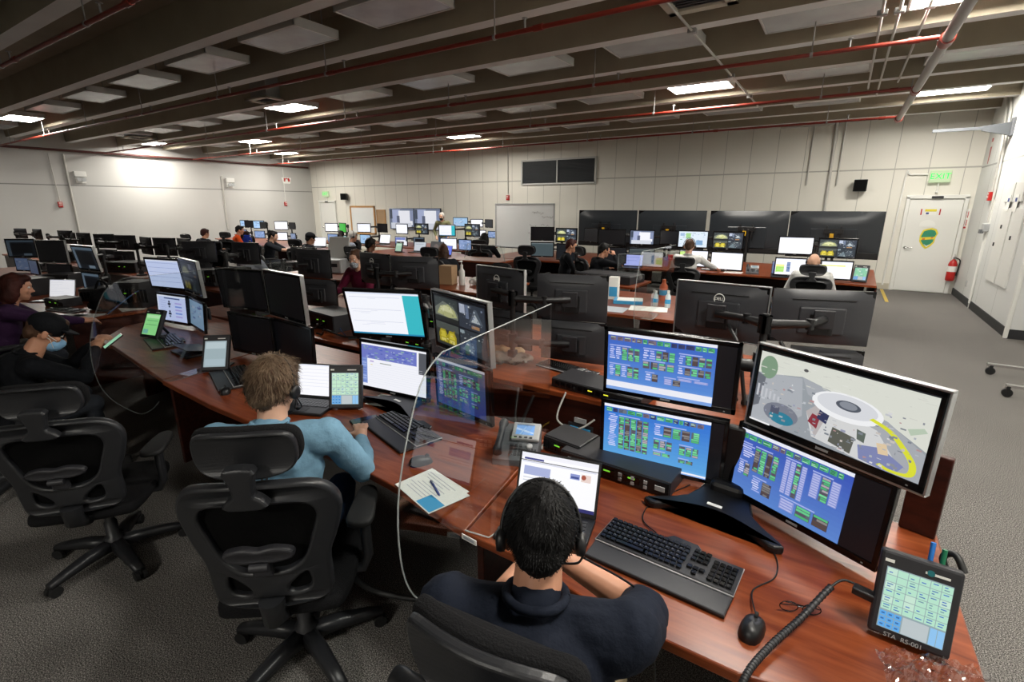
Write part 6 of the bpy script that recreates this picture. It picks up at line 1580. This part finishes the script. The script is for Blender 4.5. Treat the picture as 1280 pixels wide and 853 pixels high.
# -- second row, seen from behind
network_switch((-1.12, 2.78, DZ), R(-6), 'flat black network unit with a yellow green light on the second row desk', .62, .24, .06, buttons=False, led='led_yellow')
keyboard((-1.5, 3.03, DZ), R(-10), 'grey keyboard under the lower monitor back', rest=False)
single('paper_sheet', G().box((0, 0, .002), (.12, .1, .003)), 'paper', 'small white card beside the grey keyboard on the second row desk', 'paper', loc=(-1.03, 3.06, DZ), rot=(0, 0, .4))
for x, y, z_, mt_, lb in ((-2.1, 3.1, 0, 'cardboard', 'crumpled tan paper'), (-1.95, 2.98, 0, 'dull_paper', 'folded grey paper'), (-5.0, 3.05, 0, 'light_grey', 'grey roll of paper'), (-4.55, 3.1, 0, 'paper', 'white roll of paper')):
    o = remesh('crumpled_paper', G().ell((0, 0, .03), (.17, .09, .03)).ell((.08, .03, .035), (.09, .07, .035)), mt_, None, .012, 2, disp=(11., .03))
    tag(o, lb + ' on the second row desk ' + ('between the dark monitor backs' if x > -3 else 'beside the grey monitor back'), 'paper'); o.location = (x, y, DZ)
g = G().box((0, 0, 0), (.17, .012, .12), 0, bev=.004)
for s in (-1, 1): g.box((s * .04, -.008, 0), (.06, .006, .08), 1, bev=.004)
g.box((.0, -.006, .085), (.08, .01, .03), 2)
single('floor_box', g, ['dark_plastic', 'blue_box', 'light_grey'], 'double outlet plate on the dark panel of the second row', 'outlet', loc=(-1.2, 2.638, .5))
for pts, r_, mt_, lb in (([(-1.3, 2.62, .76), (-1.32, 2.55, .6), (-1.2, 2.58, .55), (-1.1, 2.62, .62)], .006, 'cable_white', 'white cable loop under the flat network unit'),
                         ([(-1.75, 2.6, .45), (-1.8, 2.52, .3), (-1.65, 2.5, .2), (-1.5, 2.56, .3)], .007, 'cable_yellow', 'yellow cable coil in the gap between the two rows'),
                         ([(-1.0, 2.64, .55), (-.95, 2.58, .5), (-.98, 2.56, .3), (-.85, 2.6, .15)], .005, 'cable_yellow', 'thin orange cable beside the double outlet plate'),
                         ([(-1.65, 2.62, .72), (-1.6, 2.5, .5), (-1.5, 2.45, .3), (-1.35, 2.4, .05)], .01, 'cable', 'black cable hanging behind the clear divider'),
                         ([(-1.52, 2.6, .7), (-1.55, 2.48, .45), (-1.4, 2.5, .25), (-1.3, 2.45, .05)], .012, 'cable', 'thick black cable hanging beside the yellow coil'),
                         ([(-.45, 3.18, 1.16), (-.42, 3.06, 1.0), (-.4, 3.04, .86), (-.38, 3.05, .76)], .008, 'cable', 'thin black cable beside the hanging one at the aisle end arm pole'),
                         ([(-.95, 1.9, .76), (-1.0, 1.98, .79), (-1.06, 1.92, .77), (-1.05, 1.88, .76)], .004, 'cable_white', 'white cable between the phone and the grey box'),
                         ([(-2.6, 2.1, .76), (-2.5, 2.2, .8), (-2.35, 2.3, .78), (-2.25, 2.25, .76)], .006, 'cable_blue', 'blue cable behind the dark touch panel'),
                         ([(-2.9, 2.2, .76), (-2.7, 2.1, .77), (-2.6, 2.25, .77), (-2.4, 2.2, .76)], .007, 'cable', 'black cable tangle on the desk behind the bright laptop'),
                         ([(-4.15, 3.3, .76), (-4.0, 3.1, .9), (-3.8, 2.9, .8), (-3.6, 2.8, .76)], .004, 'cable_blue', 'blue cable on the second row desk behind the teal page'),
                         ([(-.2, 3.1, 1.14), (-.1, 3.02, 1.0), (.0, 3.05, .88), (.06, 3.2, .76)], .012, 'cable', 'black cable drooping from the aisle end arm stand'),
                         ([(-.5, 3.2, 1.18), (-.4, 3.05, 1.08), (-.36, 3.02, .9), (-.33, 3.0, .76)], .012, 'cable', 'black cable hanging beside the aisle end arm pole'),
                         ([(-1.0, 1.25, .35), (-1.2, 1.3, .25), (-1.5, 1.15, .3), (-1.8, 1.25, .33), (-1.9, 1.3, .5)], .012, 'cable', 'black cable sagging under the desk beside the clear divider')):
    cable(pts, r_, mt_, lb)
rnd = random.Random(12)
for i, (x, y, lb) in enumerate(((-4.4, 2.75, 'by the lower screen nearer the black cap'), (-3.9, 2.72, 'under the silver edged dark screen'), (-3.5, 2.75, 'beside the tall equipment box'), (-3.0, 2.72, 'beside the low equipment box'), (-2.6, 2.75, 'behind the purple table page'), (-2.3, 2.8, 'beside the crumpled tan paper'))):
    pts = [(x, y, .757)]
    for k in range(4): pts.append((x + (k + 1) * .11 + rnd.uniform(-.04, .04), y + rnd.uniform(-.1, .12), .76 + rnd.uniform(0, .1) * (k % 2)))
    cable(pts, .009, 'cable', 'black cable snaking over the second row desk ' + lb)
single('label_tag', G().box((0, 0, 0), (.07, .003, .02), 0).box((0, -.002, 0), (.05, .001, .01), 1), ['paper', 'print_grey'], 'white printed tag on the desk front edge at the clear divider', 'tag', loc=(-.955, 1.19, .735), rot=(0, 0, R(-5)))
# -- table behind the second row
t = thing('tissue_box', 'white and blue tissue carton standing on the table behind the large monitor back', 'box', (-2.3, 5.9, DZ), .2)
part('carton', G().box((0, 0, .14), (.12, .12, .28), bev=.004), 'paper', t); part('print', G().box((0, -.0615, .1), (.1, .002, .12)), 'blue_box', t)
single('blue_folder', G().box((0, 0, .02), (.34, .24, .04), 0).box((.02, 0, .042), (.3, .22, .004), 1), ['blue_box', 'paper'], 'blue folder with papers beside the tissue carton', 'folder', loc=(-2.05, 5.75, DZ), rot=(0, 0, .3))
def bottle(x, y, h, r_, mt_, lb, cap='white_plastic', pump=False, z=DZ):
    t = thing('pump_bottle' if pump else 'bottle', lb, 'bottle', (x, y, z))
    part('body', G().lathe([(r_ * .9, 0), (r_, .01), (r_, h * .68), (r_ * .45, h * .82), (r_ * .42, h * .88)], 16), mt_, t)
    part('cap', G().lathe([(r_ * .46, h * .86), (r_ * .46, h)], 14), cap, t)
    if pump: part('pump', G().tube([(0, 0, h), (0, 0, h * 1.15)], r_ * .16, 8).box((.0, -.02, h * 1.17), (.03, .07, .018), bev=.005), cap, t)
    else: part('label', G().lathe([(r_ * 1.01, h * .25), (r_ * 1.01, h * .5)], 16), 'blue_box', t)
bottle(-1.75, 6.15, .26, .05, 'orange_plastic', 'orange bottle on the table behind the second row', 'orange_plastic')
bottle(-1.56, 5.69, .2, .032, 'bottle_clear', 'clear taller water bottle with a blue label on the table'); bottle(-1.71, 5.72, .18, .03, 'bottle_clear', 'clear shorter water bottle with a blue label on the table')
single('paper_sheet', G().box((0, 0, .002), (.42, .28, .004)), 'paper', 'white papers beside the water bottles', 'paper', loc=(-1.72, 5.5, DZ), rot=(0, 0, .25))
single('paper_sheet', G().box((0, 0, .002), (.5, .3, .004)), 'print_grey', 'greenish printed papers visible below the large monitor back', 'paper', loc=(-2.15, 5.25, DZ), rot=(0, 0, .1))
acrylic_divider((-1.62, 4.95), (-1.66, 6.2), 'clear divider across the table with the water bottles', front=.25)
bottle(-4.62, 5.75, .3, .045, 'white_plastic', 'white hand sanitizer pump bottle beside the tan box', 'white_plastic', True)
single('tan_box', G().box((0, 0, .14), (.22, .18, .28), bev=.004), 'cardboard', 'tan carton beside the hand sanitizer', 'box', loc=(-4.86, 5.72, DZ), rot=(0, 0, .2))
for x, y, lb in ((-4.4, 5.85, 'next to the bottle'), (-4.18, 5.9, 'farther from the bottle')):
    o = remesh('tissue_pile', G().ell((0, 0, .06), (.12, .1, .06)).ell((.03, .02, .15), (.05, .04, .14)), 'paper', None, .012, 2, disp=(12., .03)); tag(o, f'heap of white wipes beside the hand sanitizer, {lb}', 'tissue'); o.location = (x, y, DZ)
t = thing('printer', 'grey white printer with a tilted paper tray behind the person in the plaid mask', 'printer', (-7.5, 5.75, DZ), .3)
part('body', G().box((0, 0, .12), (.55, .45, .24), bev=.03), 'light_grey', t); part('paper_tray', G().box((.0, .14, .4), (.42, .03, .42), bev=.01, rot=(-.35, 0, 0)), 'white_plastic', t); part('output_slot', G().box((0, -.226, .14), (.4, .01, .06)), 'dark_plastic', t)
t = thing('equipment_case', 'flat dark equipment case with white tags on the desk behind the large monitor back', 'case', (-2.95, 7.35, DZ), R(-6))
part('case', G().box((0, 0, .06), (.95, .5, .12), bev=.01), 'dark_plastic', t); part('tag', G().box((-.2, -.255, .085), (.14, .008, .03)).box((.12, -.255, .09), (.16, .008, .02)), 'paper', t); part('rack_rail', G().box((0, -.2, .125), (.9, .02, .012)).box((0, .2, .125), (.9, .02, .012)), 'grey_plastic', t)
# -- right rear console
laptop((-3.25, 8.75 + .4, DZ), R(6), 'dark laptop with a lilac page beside the clear shield', [('r', 0, 0, 1, 1, '#aab2f0'), ('r', .1, .2, .8, .25, '#8890d8'), ('r', .1, .5, .7, .55, '#8890d8')], R(112), .36, .25)
desk_phone((-1.2, 9.5, DZ), R(10), 'grey desk phone between the person in white and the bald person', [('r', 0, 0, 1, 1, '#8fa3a8')])
laptop((-.72, 9.32, DZ), R(6), 'laptop with a blue desktop page beside the bald person', [('r', 0, 0, 1, 1, '#3c5289'), ('r', .1, .2, .3, .3, '#6a83c0'), ('r', .7, .3, .8, .5, '#cfd8ee'), ('r', 0, .93, 1, 1, '#1d2a50')], R(108), .34, .24)
touch_panel((.33, 9.25, DZ), R(-8), 'touch panel with a green page beside the bald person', touch_keys('#86d8a0', 3), .2, .27, R(25), .95)
single('paper_sheet', G().box((0, 0, .002), (.3, .22, .004)), 'paper', 'white papers by the hand of the person in white', 'paper', loc=(-1.5, 9.5, DZ))
keyboard((-1.85, 9.62, DZ), R(5), 'dark keyboard under the hand of the person in white', rest=False)
t = thing('acrylic_shield', 'clear shield with a red logo beside the person in white', 'divider', (-2.6, 8.45, .75), R(58))
part('sheet', G().box((0, 0, .1), (1.5, .006, .55)), 'acrylic', t); part('sticker', G().box((.35, -.005, .28), (.12, .002, .1)), 'red_paint', t); part('edge', G().tube([(-.75, 0, -.17), (-.75, 0, .375), (.75, 0, .375), (.75, 0, -.17)], .005, 6), 'acrylic_edge', t); part('foot', G().box((-.6, 0, -.46), (.04, .3, .58)).box((.6, 0, -.46), (.04, .3, .58)), 'acrylic_edge', t)
t = thing('acrylic_shield', 'clear bent shield on the brown end cabinet', 'divider', (-5.6, 7.65, .9), R(-10))
part('sheet', G().box((0, 0, .14), (1.1, .006, .28)), 'acrylic', t); part('edge', G().tube([(-.55, 0, 0), (-.45, 0, .28), (.45, 0, .28), (.55, 0, 0)], .006, 6), 'acrylic_edge', t)
# -- laptops and tablets on the far consoles
touch_panel((-9.3, 9.05, DZ), R(8), 'touch panel with a pale green page on the dark rimmed console', [('r', 0, 0, 1, 1, '#a9cdb4'), ('r', .1, .1, .9, .3, '#c9e4cf')], .22, .28, R(22), .9)
laptop((-8.95, 9.35, DZ), R(10), 'laptop with a pale page beside the touch panel on the dark rimmed console', [('r', 0, 0, 1, 1, '#c3cad2'), ('r', .1, .2, .8, .26, '#98a2b0')], R(106), .36, .26)
laptop((-8.3, 9.2, DZ), R(0), 'laptop with a dark photo page on the dark rimmed console', [('r', 0, 0, 1, 1, '#4a4848'), ('p', ell_pts(.45, .5, .2, .3), '#6b605c')], R(104), .42, .3)
laptop((-7.75, 8.95, DZ), R(-6), 'laptop glowing blue beside the person with brown hair', [('r', 0, 0, 1, 1, '#5a6fd8'), ('r', .1, .3, .7, .6, '#cfd6ff')], R(104), .34, .24, 1.1)
laptop((-12.4, 8.95, DZ), R(20), 'laptop with a white page beside the person in a black cap', white_page(3), R(104), .4, .28, 1.1)
wood_desk('far table under the laptop beside the person in a black cap', rect(-13.6, 8.3, -11.2, 9.3), [((-11.25, 8.4), (-11.25, 9.2), 0, .715), ((-13.5, 8.35), (-11.3, 8.35), 0, .4)], group=GD)
laptop((-11.75, 10.75, DZ), R(5), 'laptop with a white page on the far console under the black monitor', white_page(4), R(106), .42, .3, 1.05)
touch_panel((-13.25, 10.6, DZ), R(10), 'small touch panel on the far console below the blue screen', [('r', 0, 0, 1, 1, '#9fc3c9')], .22, .26, R(25), .9)

# clear dividers of the front row
acrylic_divider((-.985, 1.2), (-1.115, 2.06), 'big clear divider with a rounded corner between the light blue and navy shirts')
acrylic_divider((-3.70, 1.36), (-3.9, 2.55), 'big clear divider between the empty place and the person in the black cap', edge='acrylic_edge_unlit')

# ================================================================== CHAIRS
GC = 'black mesh task chairs'
chair(-1.70, .98, 40, 'black mesh chair with headrest under the person in the light blue shirt', GC)
chair(-3.12, .78, 50, 'empty black mesh chair with headrest in front of the switched off screens', GC).scale = (1, 1, .93)
chair(-.43, .84, 6, 'black mesh chair under the person in the navy shirt', GC)
chair(-4.5, .72, 4, 'black mesh chair under the person in the black cap and mask', GC)
chair(-6.3, 1.0, 0, 'black chair under the person in purple', GC)
chair(-4.72, 7.95, 10, 'empty black mesh chair in front of the rolling whiteboard', GC)
chair(-3.5, 4.75, 165, 'black chair facing the camera behind the silver edged monitor back', GC)
for x, y, a, lb in ((-2.1, 8.62, 4, 'black chair under the person in the white shirt'), (-.27, 8.5, 2, 'black chair under the bald person')):
    c = chair(x, y, a, lb, GC); c.scale = (1, 1, .9)
chair(-8.9, 4.85, 185, 'empty black chair behind the pale sheen monitor back', GC); chair(-11.9, 5.0, 170, 'empty black chair beyond the backs by the lit ruled page', GC)
chair(-10.3, 4.9, 200, 'empty black chair behind the tall pair of monitor backs', GC)
chair(-5.5, 4.75, 175, 'black chair under the person in the plaid mask', GC)
chair(-7.95, 4.25 + .5, 10, 'black chair under the person in grey seen from behind', GC)
chair(-14.2, 7.6, 20, 'black chair under the person in the orange shirt', GC); chair(-13.9, 6.5, 10, 'black chair under the person in the dark jacket', GC)
CJ = chair(-14.35, 8.15, 30, 'chair with the royal blue jacket over its back', GC)
chair(-11.5, 6.95, -30, 'black chair under the person with bare arms', GC); chair(-9.85, 6.8, 15, 'black chair under the person in a black cap', GC); chair(-9.75, 7.9, 10, 'black chair under the person with grey hair and headset', GC)
chair(-7.25, 6.2, 5, 'black chair under the person with short black hair', GC); chair(-5.95, 6.72, 15, 'black chair under the person with brown hair', GC); chair(-6.45, 8.75, 25, 'black chair under the person with long black hair', GC)
chair(-3.6, 8.25, -40, 'black chair under the person with the raised hand', GC); chair(-11.3, 9.5, 15, 'empty black chair below the far yellow camera views', GC); chair(-12.0, 9.85, -20, 'empty black chair beside the far white laptop', GC)
# jacket over the chair back
g = G(); g.box((0, -.3, .98), (.5, .1, .2), bev=.05).box((0, -.33, .72), (.54, .13, .6), bev=.05).tube([(-.24, -.33, .95), (-.28, -.34, .6), (-.26, -.32, .35)], [.06, .06, .05]).tube([(.24, -.33, .95), (.28, -.34, .6), (.26, -.32, .35)], [.06, .06, .05])
o = remesh('jacket', g, 'cloth_royal', None, .02, 4, disp=(6., .02)); tag(o, 'royal blue jacket hung over a chair back', 'jacket'); o.location = (-14.35, 8.15, .02); o.rotation_euler = (0, 0, R(30))

# ================================================================== WHO SITS THERE
def loc_of(origin, yaw, w): return Matrix.Rotation(-R(yaw), 4, 'Z') @ (Vector(w) - Vector((*origin[:2], 0)))
def seat_person(label, hx, hy, yaw, **P):
    P['head_at'] = (hx, hy); return person(label, (hx, hy - .1, 0), yaw, P)
# light blue shirt
P1o, y1 = (-1.83, 1.02, 0), 42
p1 = person('person in a light blue shirt with a neck cord, seen from behind', P1o, y1, dict(vox=.009, lean=7, hip=.545, neckh=.14, headscale=1.03, wide=1.16, shirt='cloth_blue', trousers='cloth_denim', skin='skin_pale', hair='short', hairmat='hair_ash', hair2='hair_brown', hyaw=-16, hpitch=-18, collar=True, lanyard=True, mask='mask_black',
     lh=tuple(loc_of(P1o, y1, (-2.22, 1.42, .79))), rh=tuple(loc_of(P1o, y1, (-1.9, 1.52, .79))), head_at=(-1.84, 1.06), strand=.036, nstrand=3800, hairthick=.006, seed=3, pole_r=(.45, -.3, -.9), pole_l=(-.6, -.3, -.9)))
headset(p1, 'dark headset on the head of the person in the light blue shirt', mic=1, scale=.98)
P2o, y2 = (-.45, .8, 0), 22
p2 = person('person in a navy polo shirt with black hair and a headset, leaning on the desk', P2o, y2, dict(vox=.009, lean=16, wide=1.1, shirt='cloth_navy', sleeve='short', trousers='cloth_khaki', skin='skin', hair='short', hairmat='hair_black', hyaw=6, hpitch=-24, collar=True,
     lh=tuple(loc_of(P2o, y2, (-.74, 1.3, .79))), rh=tuple(loc_of(P2o, y2, (-.56, 1.16, .96))), head_at=(-.485, .87), strand=.02, nstrand=5200, hairthick=.006, seed=7, pole_r=(.9, .5, -.75), pole_l=(-.15, -.4, -.9), curl=.8, hip=.565, neckh=.112, headscale=.92))
headset(p2, 'black headset on the head of the person in the navy shirt', mic=1, scale=.91, cable_to=[(-.33, 1.05, .95), (-.3, 1.1, .85), (-.25, 1.05, .6), (-.2, .95, .45)])
P3o, y3 = (-4.5, .75, 0), -6
p3 = person('person in black with dark cap and light blue mask looking at a phone', P3o, y3, dict(vox=.009, lean=24, shirt='cloth_black', trousers='cloth_dark', skin='skin', hair='short', hairmat='hair_brown', cap='cloth_black', mask='mask_blue', glasses=True, hyaw=-8, hpitch=-32,
     lh=tuple(loc_of(P3o, y3, (-4.48, 1.28, .9))), rh=tuple(loc_of(P3o, y3, (-4.36, 1.26, .9))), head_at=(-4.45, 1.02), hip=.5, nstrand=0, wide=1.14, curl=.9, size=.92))
t = thing('smartphone', 'smartphone with a pale green screen held by the person in the black cap', 'phone', (-4.4, 1.36, .915), R(-10), rot=(R(35), 0, R(-10)))
part('case', G().box((0, 0, 0), (.075, .15, .009), bev=.005), 'black_gloss', t); part('screen', G().box((0, 0, .0052), (.066, .135, .001)), emit_mat('phone_glow', '#9fd6b4', .9), t)
seat_person('person in purple with dark red hair typing on the silver laptop', -6.2, 1.3, -15, shirt='cloth_purple', hair='long', hairmat='hair_red', skin='skin', lh=(-.1, .62, .8), rh=(.02, .66, .8), lean=20, head_z=1.15)
p = seat_person('person in a maroon shirt wearing a plaid mask, facing the camera', -5.43, 4.5, 185, shirt='cloth_maroon', mask='mask_plaid', hairmat='hair_brown', hair='crop', skin='skin_pale', hyaw=10, lean=6, collar=True)
p = seat_person('person in a grey shirt with black hair, seen from behind among the monitor backs', -7.89, 4.5, 15, shirt='cloth_grey', hairmat='hair_black', lean=10)
p = seat_person('person in a white shirt with brown hair reaching to the mouse', -2.15, 8.9, 5, shirt='cloth_white', hairmat='hair_brown', lean=10, rh=(.45, .6, .8), skin='skin_pale', hip=.58)
headset(p, 'dark headset with green cushions on the person in the white shirt')
p = seat_person('bald person in a white shirt, seen from behind', -.28, 8.66, 2, shirt='cloth_white', hair=None, lean=14, skin='skin_pale', hip=.46, hpitch=-18, wide=1.1)
headset(p, 'black headset on the bald person', scale=.95)
seat_person('person in an orange shirt sitting by the grey side wall', -14.1, 7.75, -30, shirt='cloth_orange', hairmat='hair_black', sleeve='short', trousers='cloth_teal', hip=.6)
seat_person('person in a dark jacket with brown hair near the grey side wall', -13.86, 6.7, 10, shirt='cloth_dark', hairmat='hair_red')
seat_person('person with bare arms in a dark top, reaching to a screen', -11.47, 7.1, -50, shirt='cloth_dark', sleeve='short', hairmat='hair_black', hair='bun', skin='skin_pale', rh=(.1, .62, .85), lh=(-.1, .6, .85), lean=14)
seat_person('person in a black cap and dark top beside the white laptop', -9.8, 6.93, -10, shirt='cloth_black', cap='cloth_black', hairmat='hair_black')
p = seat_person('person in a grey shirt with grey hair and a headset', -9.7, 8.0, -20, shirt='cloth_grey', hairmat='hair_grey', lean=14)
headset(p, 'dark headset on the person with grey hair')
seat_person('person with short black hair in a dark shirt at the dark rimmed console', -7.22, 6.35, 0, shirt='cloth_dark', hairmat='hair_black', skin='skin_dark')
seat_person('person with wavy brown hair leaning over the blue glowing laptop', -5.95, 6.9, 35, shirt='cloth_dark', hairmat='hair_brown', hair='long', lean=22, hip=.5)
seat_person('person with long black hair beside the rolling whiteboard', -6.5, 8.9, 35, shirt='cloth_black', hairmat='hair_black', hair='long', rh=(.3, .5, .8))
seat_person('person with reddish hair facing sideways behind the dark case', -4.25, 8.6, -60, shirt='cloth_black', hairmat='hair_red', skin='skin', hip=.52)
seat_person('person in black with a raised hand beside the lilac laptop', -3.5, 8.4, -40, shirt='cloth_black', hairmat='hair_black', rh=(.22, .3, 1.05), lean=16, hip=.5)
person('standing person with white hair and dark mask in a khaki shirt and blue jeans', (-10.76, 12.4, 0), 200, dict(stand=True, shirt='cloth_green', trousers='cloth_jeans', hairmat='hair_grey', hair='crop', mask='mask_black', skin='skin_pale', lh=(-.22, .12, .95), rh=(.22, .12, .95), head_at=(-10.76, 12.45), hip=.93))

# ================================================================== LIGHT, CAMERA, COLOUR
w = bpy.data.worlds.new('World'); SC.world = w; w.use_nodes = True
w.node_tree.nodes['Background'].inputs[0].default_value = (.5, .5, .5, 1); w.node_tree.nodes['Background'].inputs[1].default_value = .0
cam = bpy.data.cameras.new('camera'); cam.sensor_width = 36; cam.lens = 620 / 1280 * 36; cam.clip_start = .05; cam.clip_end = 100
co = bpy.data.objects.new('camera', cam); link(co); co.location = (0, 0, 1.88); co.rotation_euler = (R(90 - 15.2), 0, R(33)); SC.camera = co
vs = SC.view_settings; vs.view_transform = 'Standard'; vs.look = 'None'; vs.gamma = 1; vs.use_curve_mapping = False; vs.exposure = 0.0
SC.cycles.max_bounces = 10; SC.cycles.diffuse_bounces = 5; SC.cycles.transparent_max_bounces = 16; SC.cycles.sample_clamp_indirect = 6
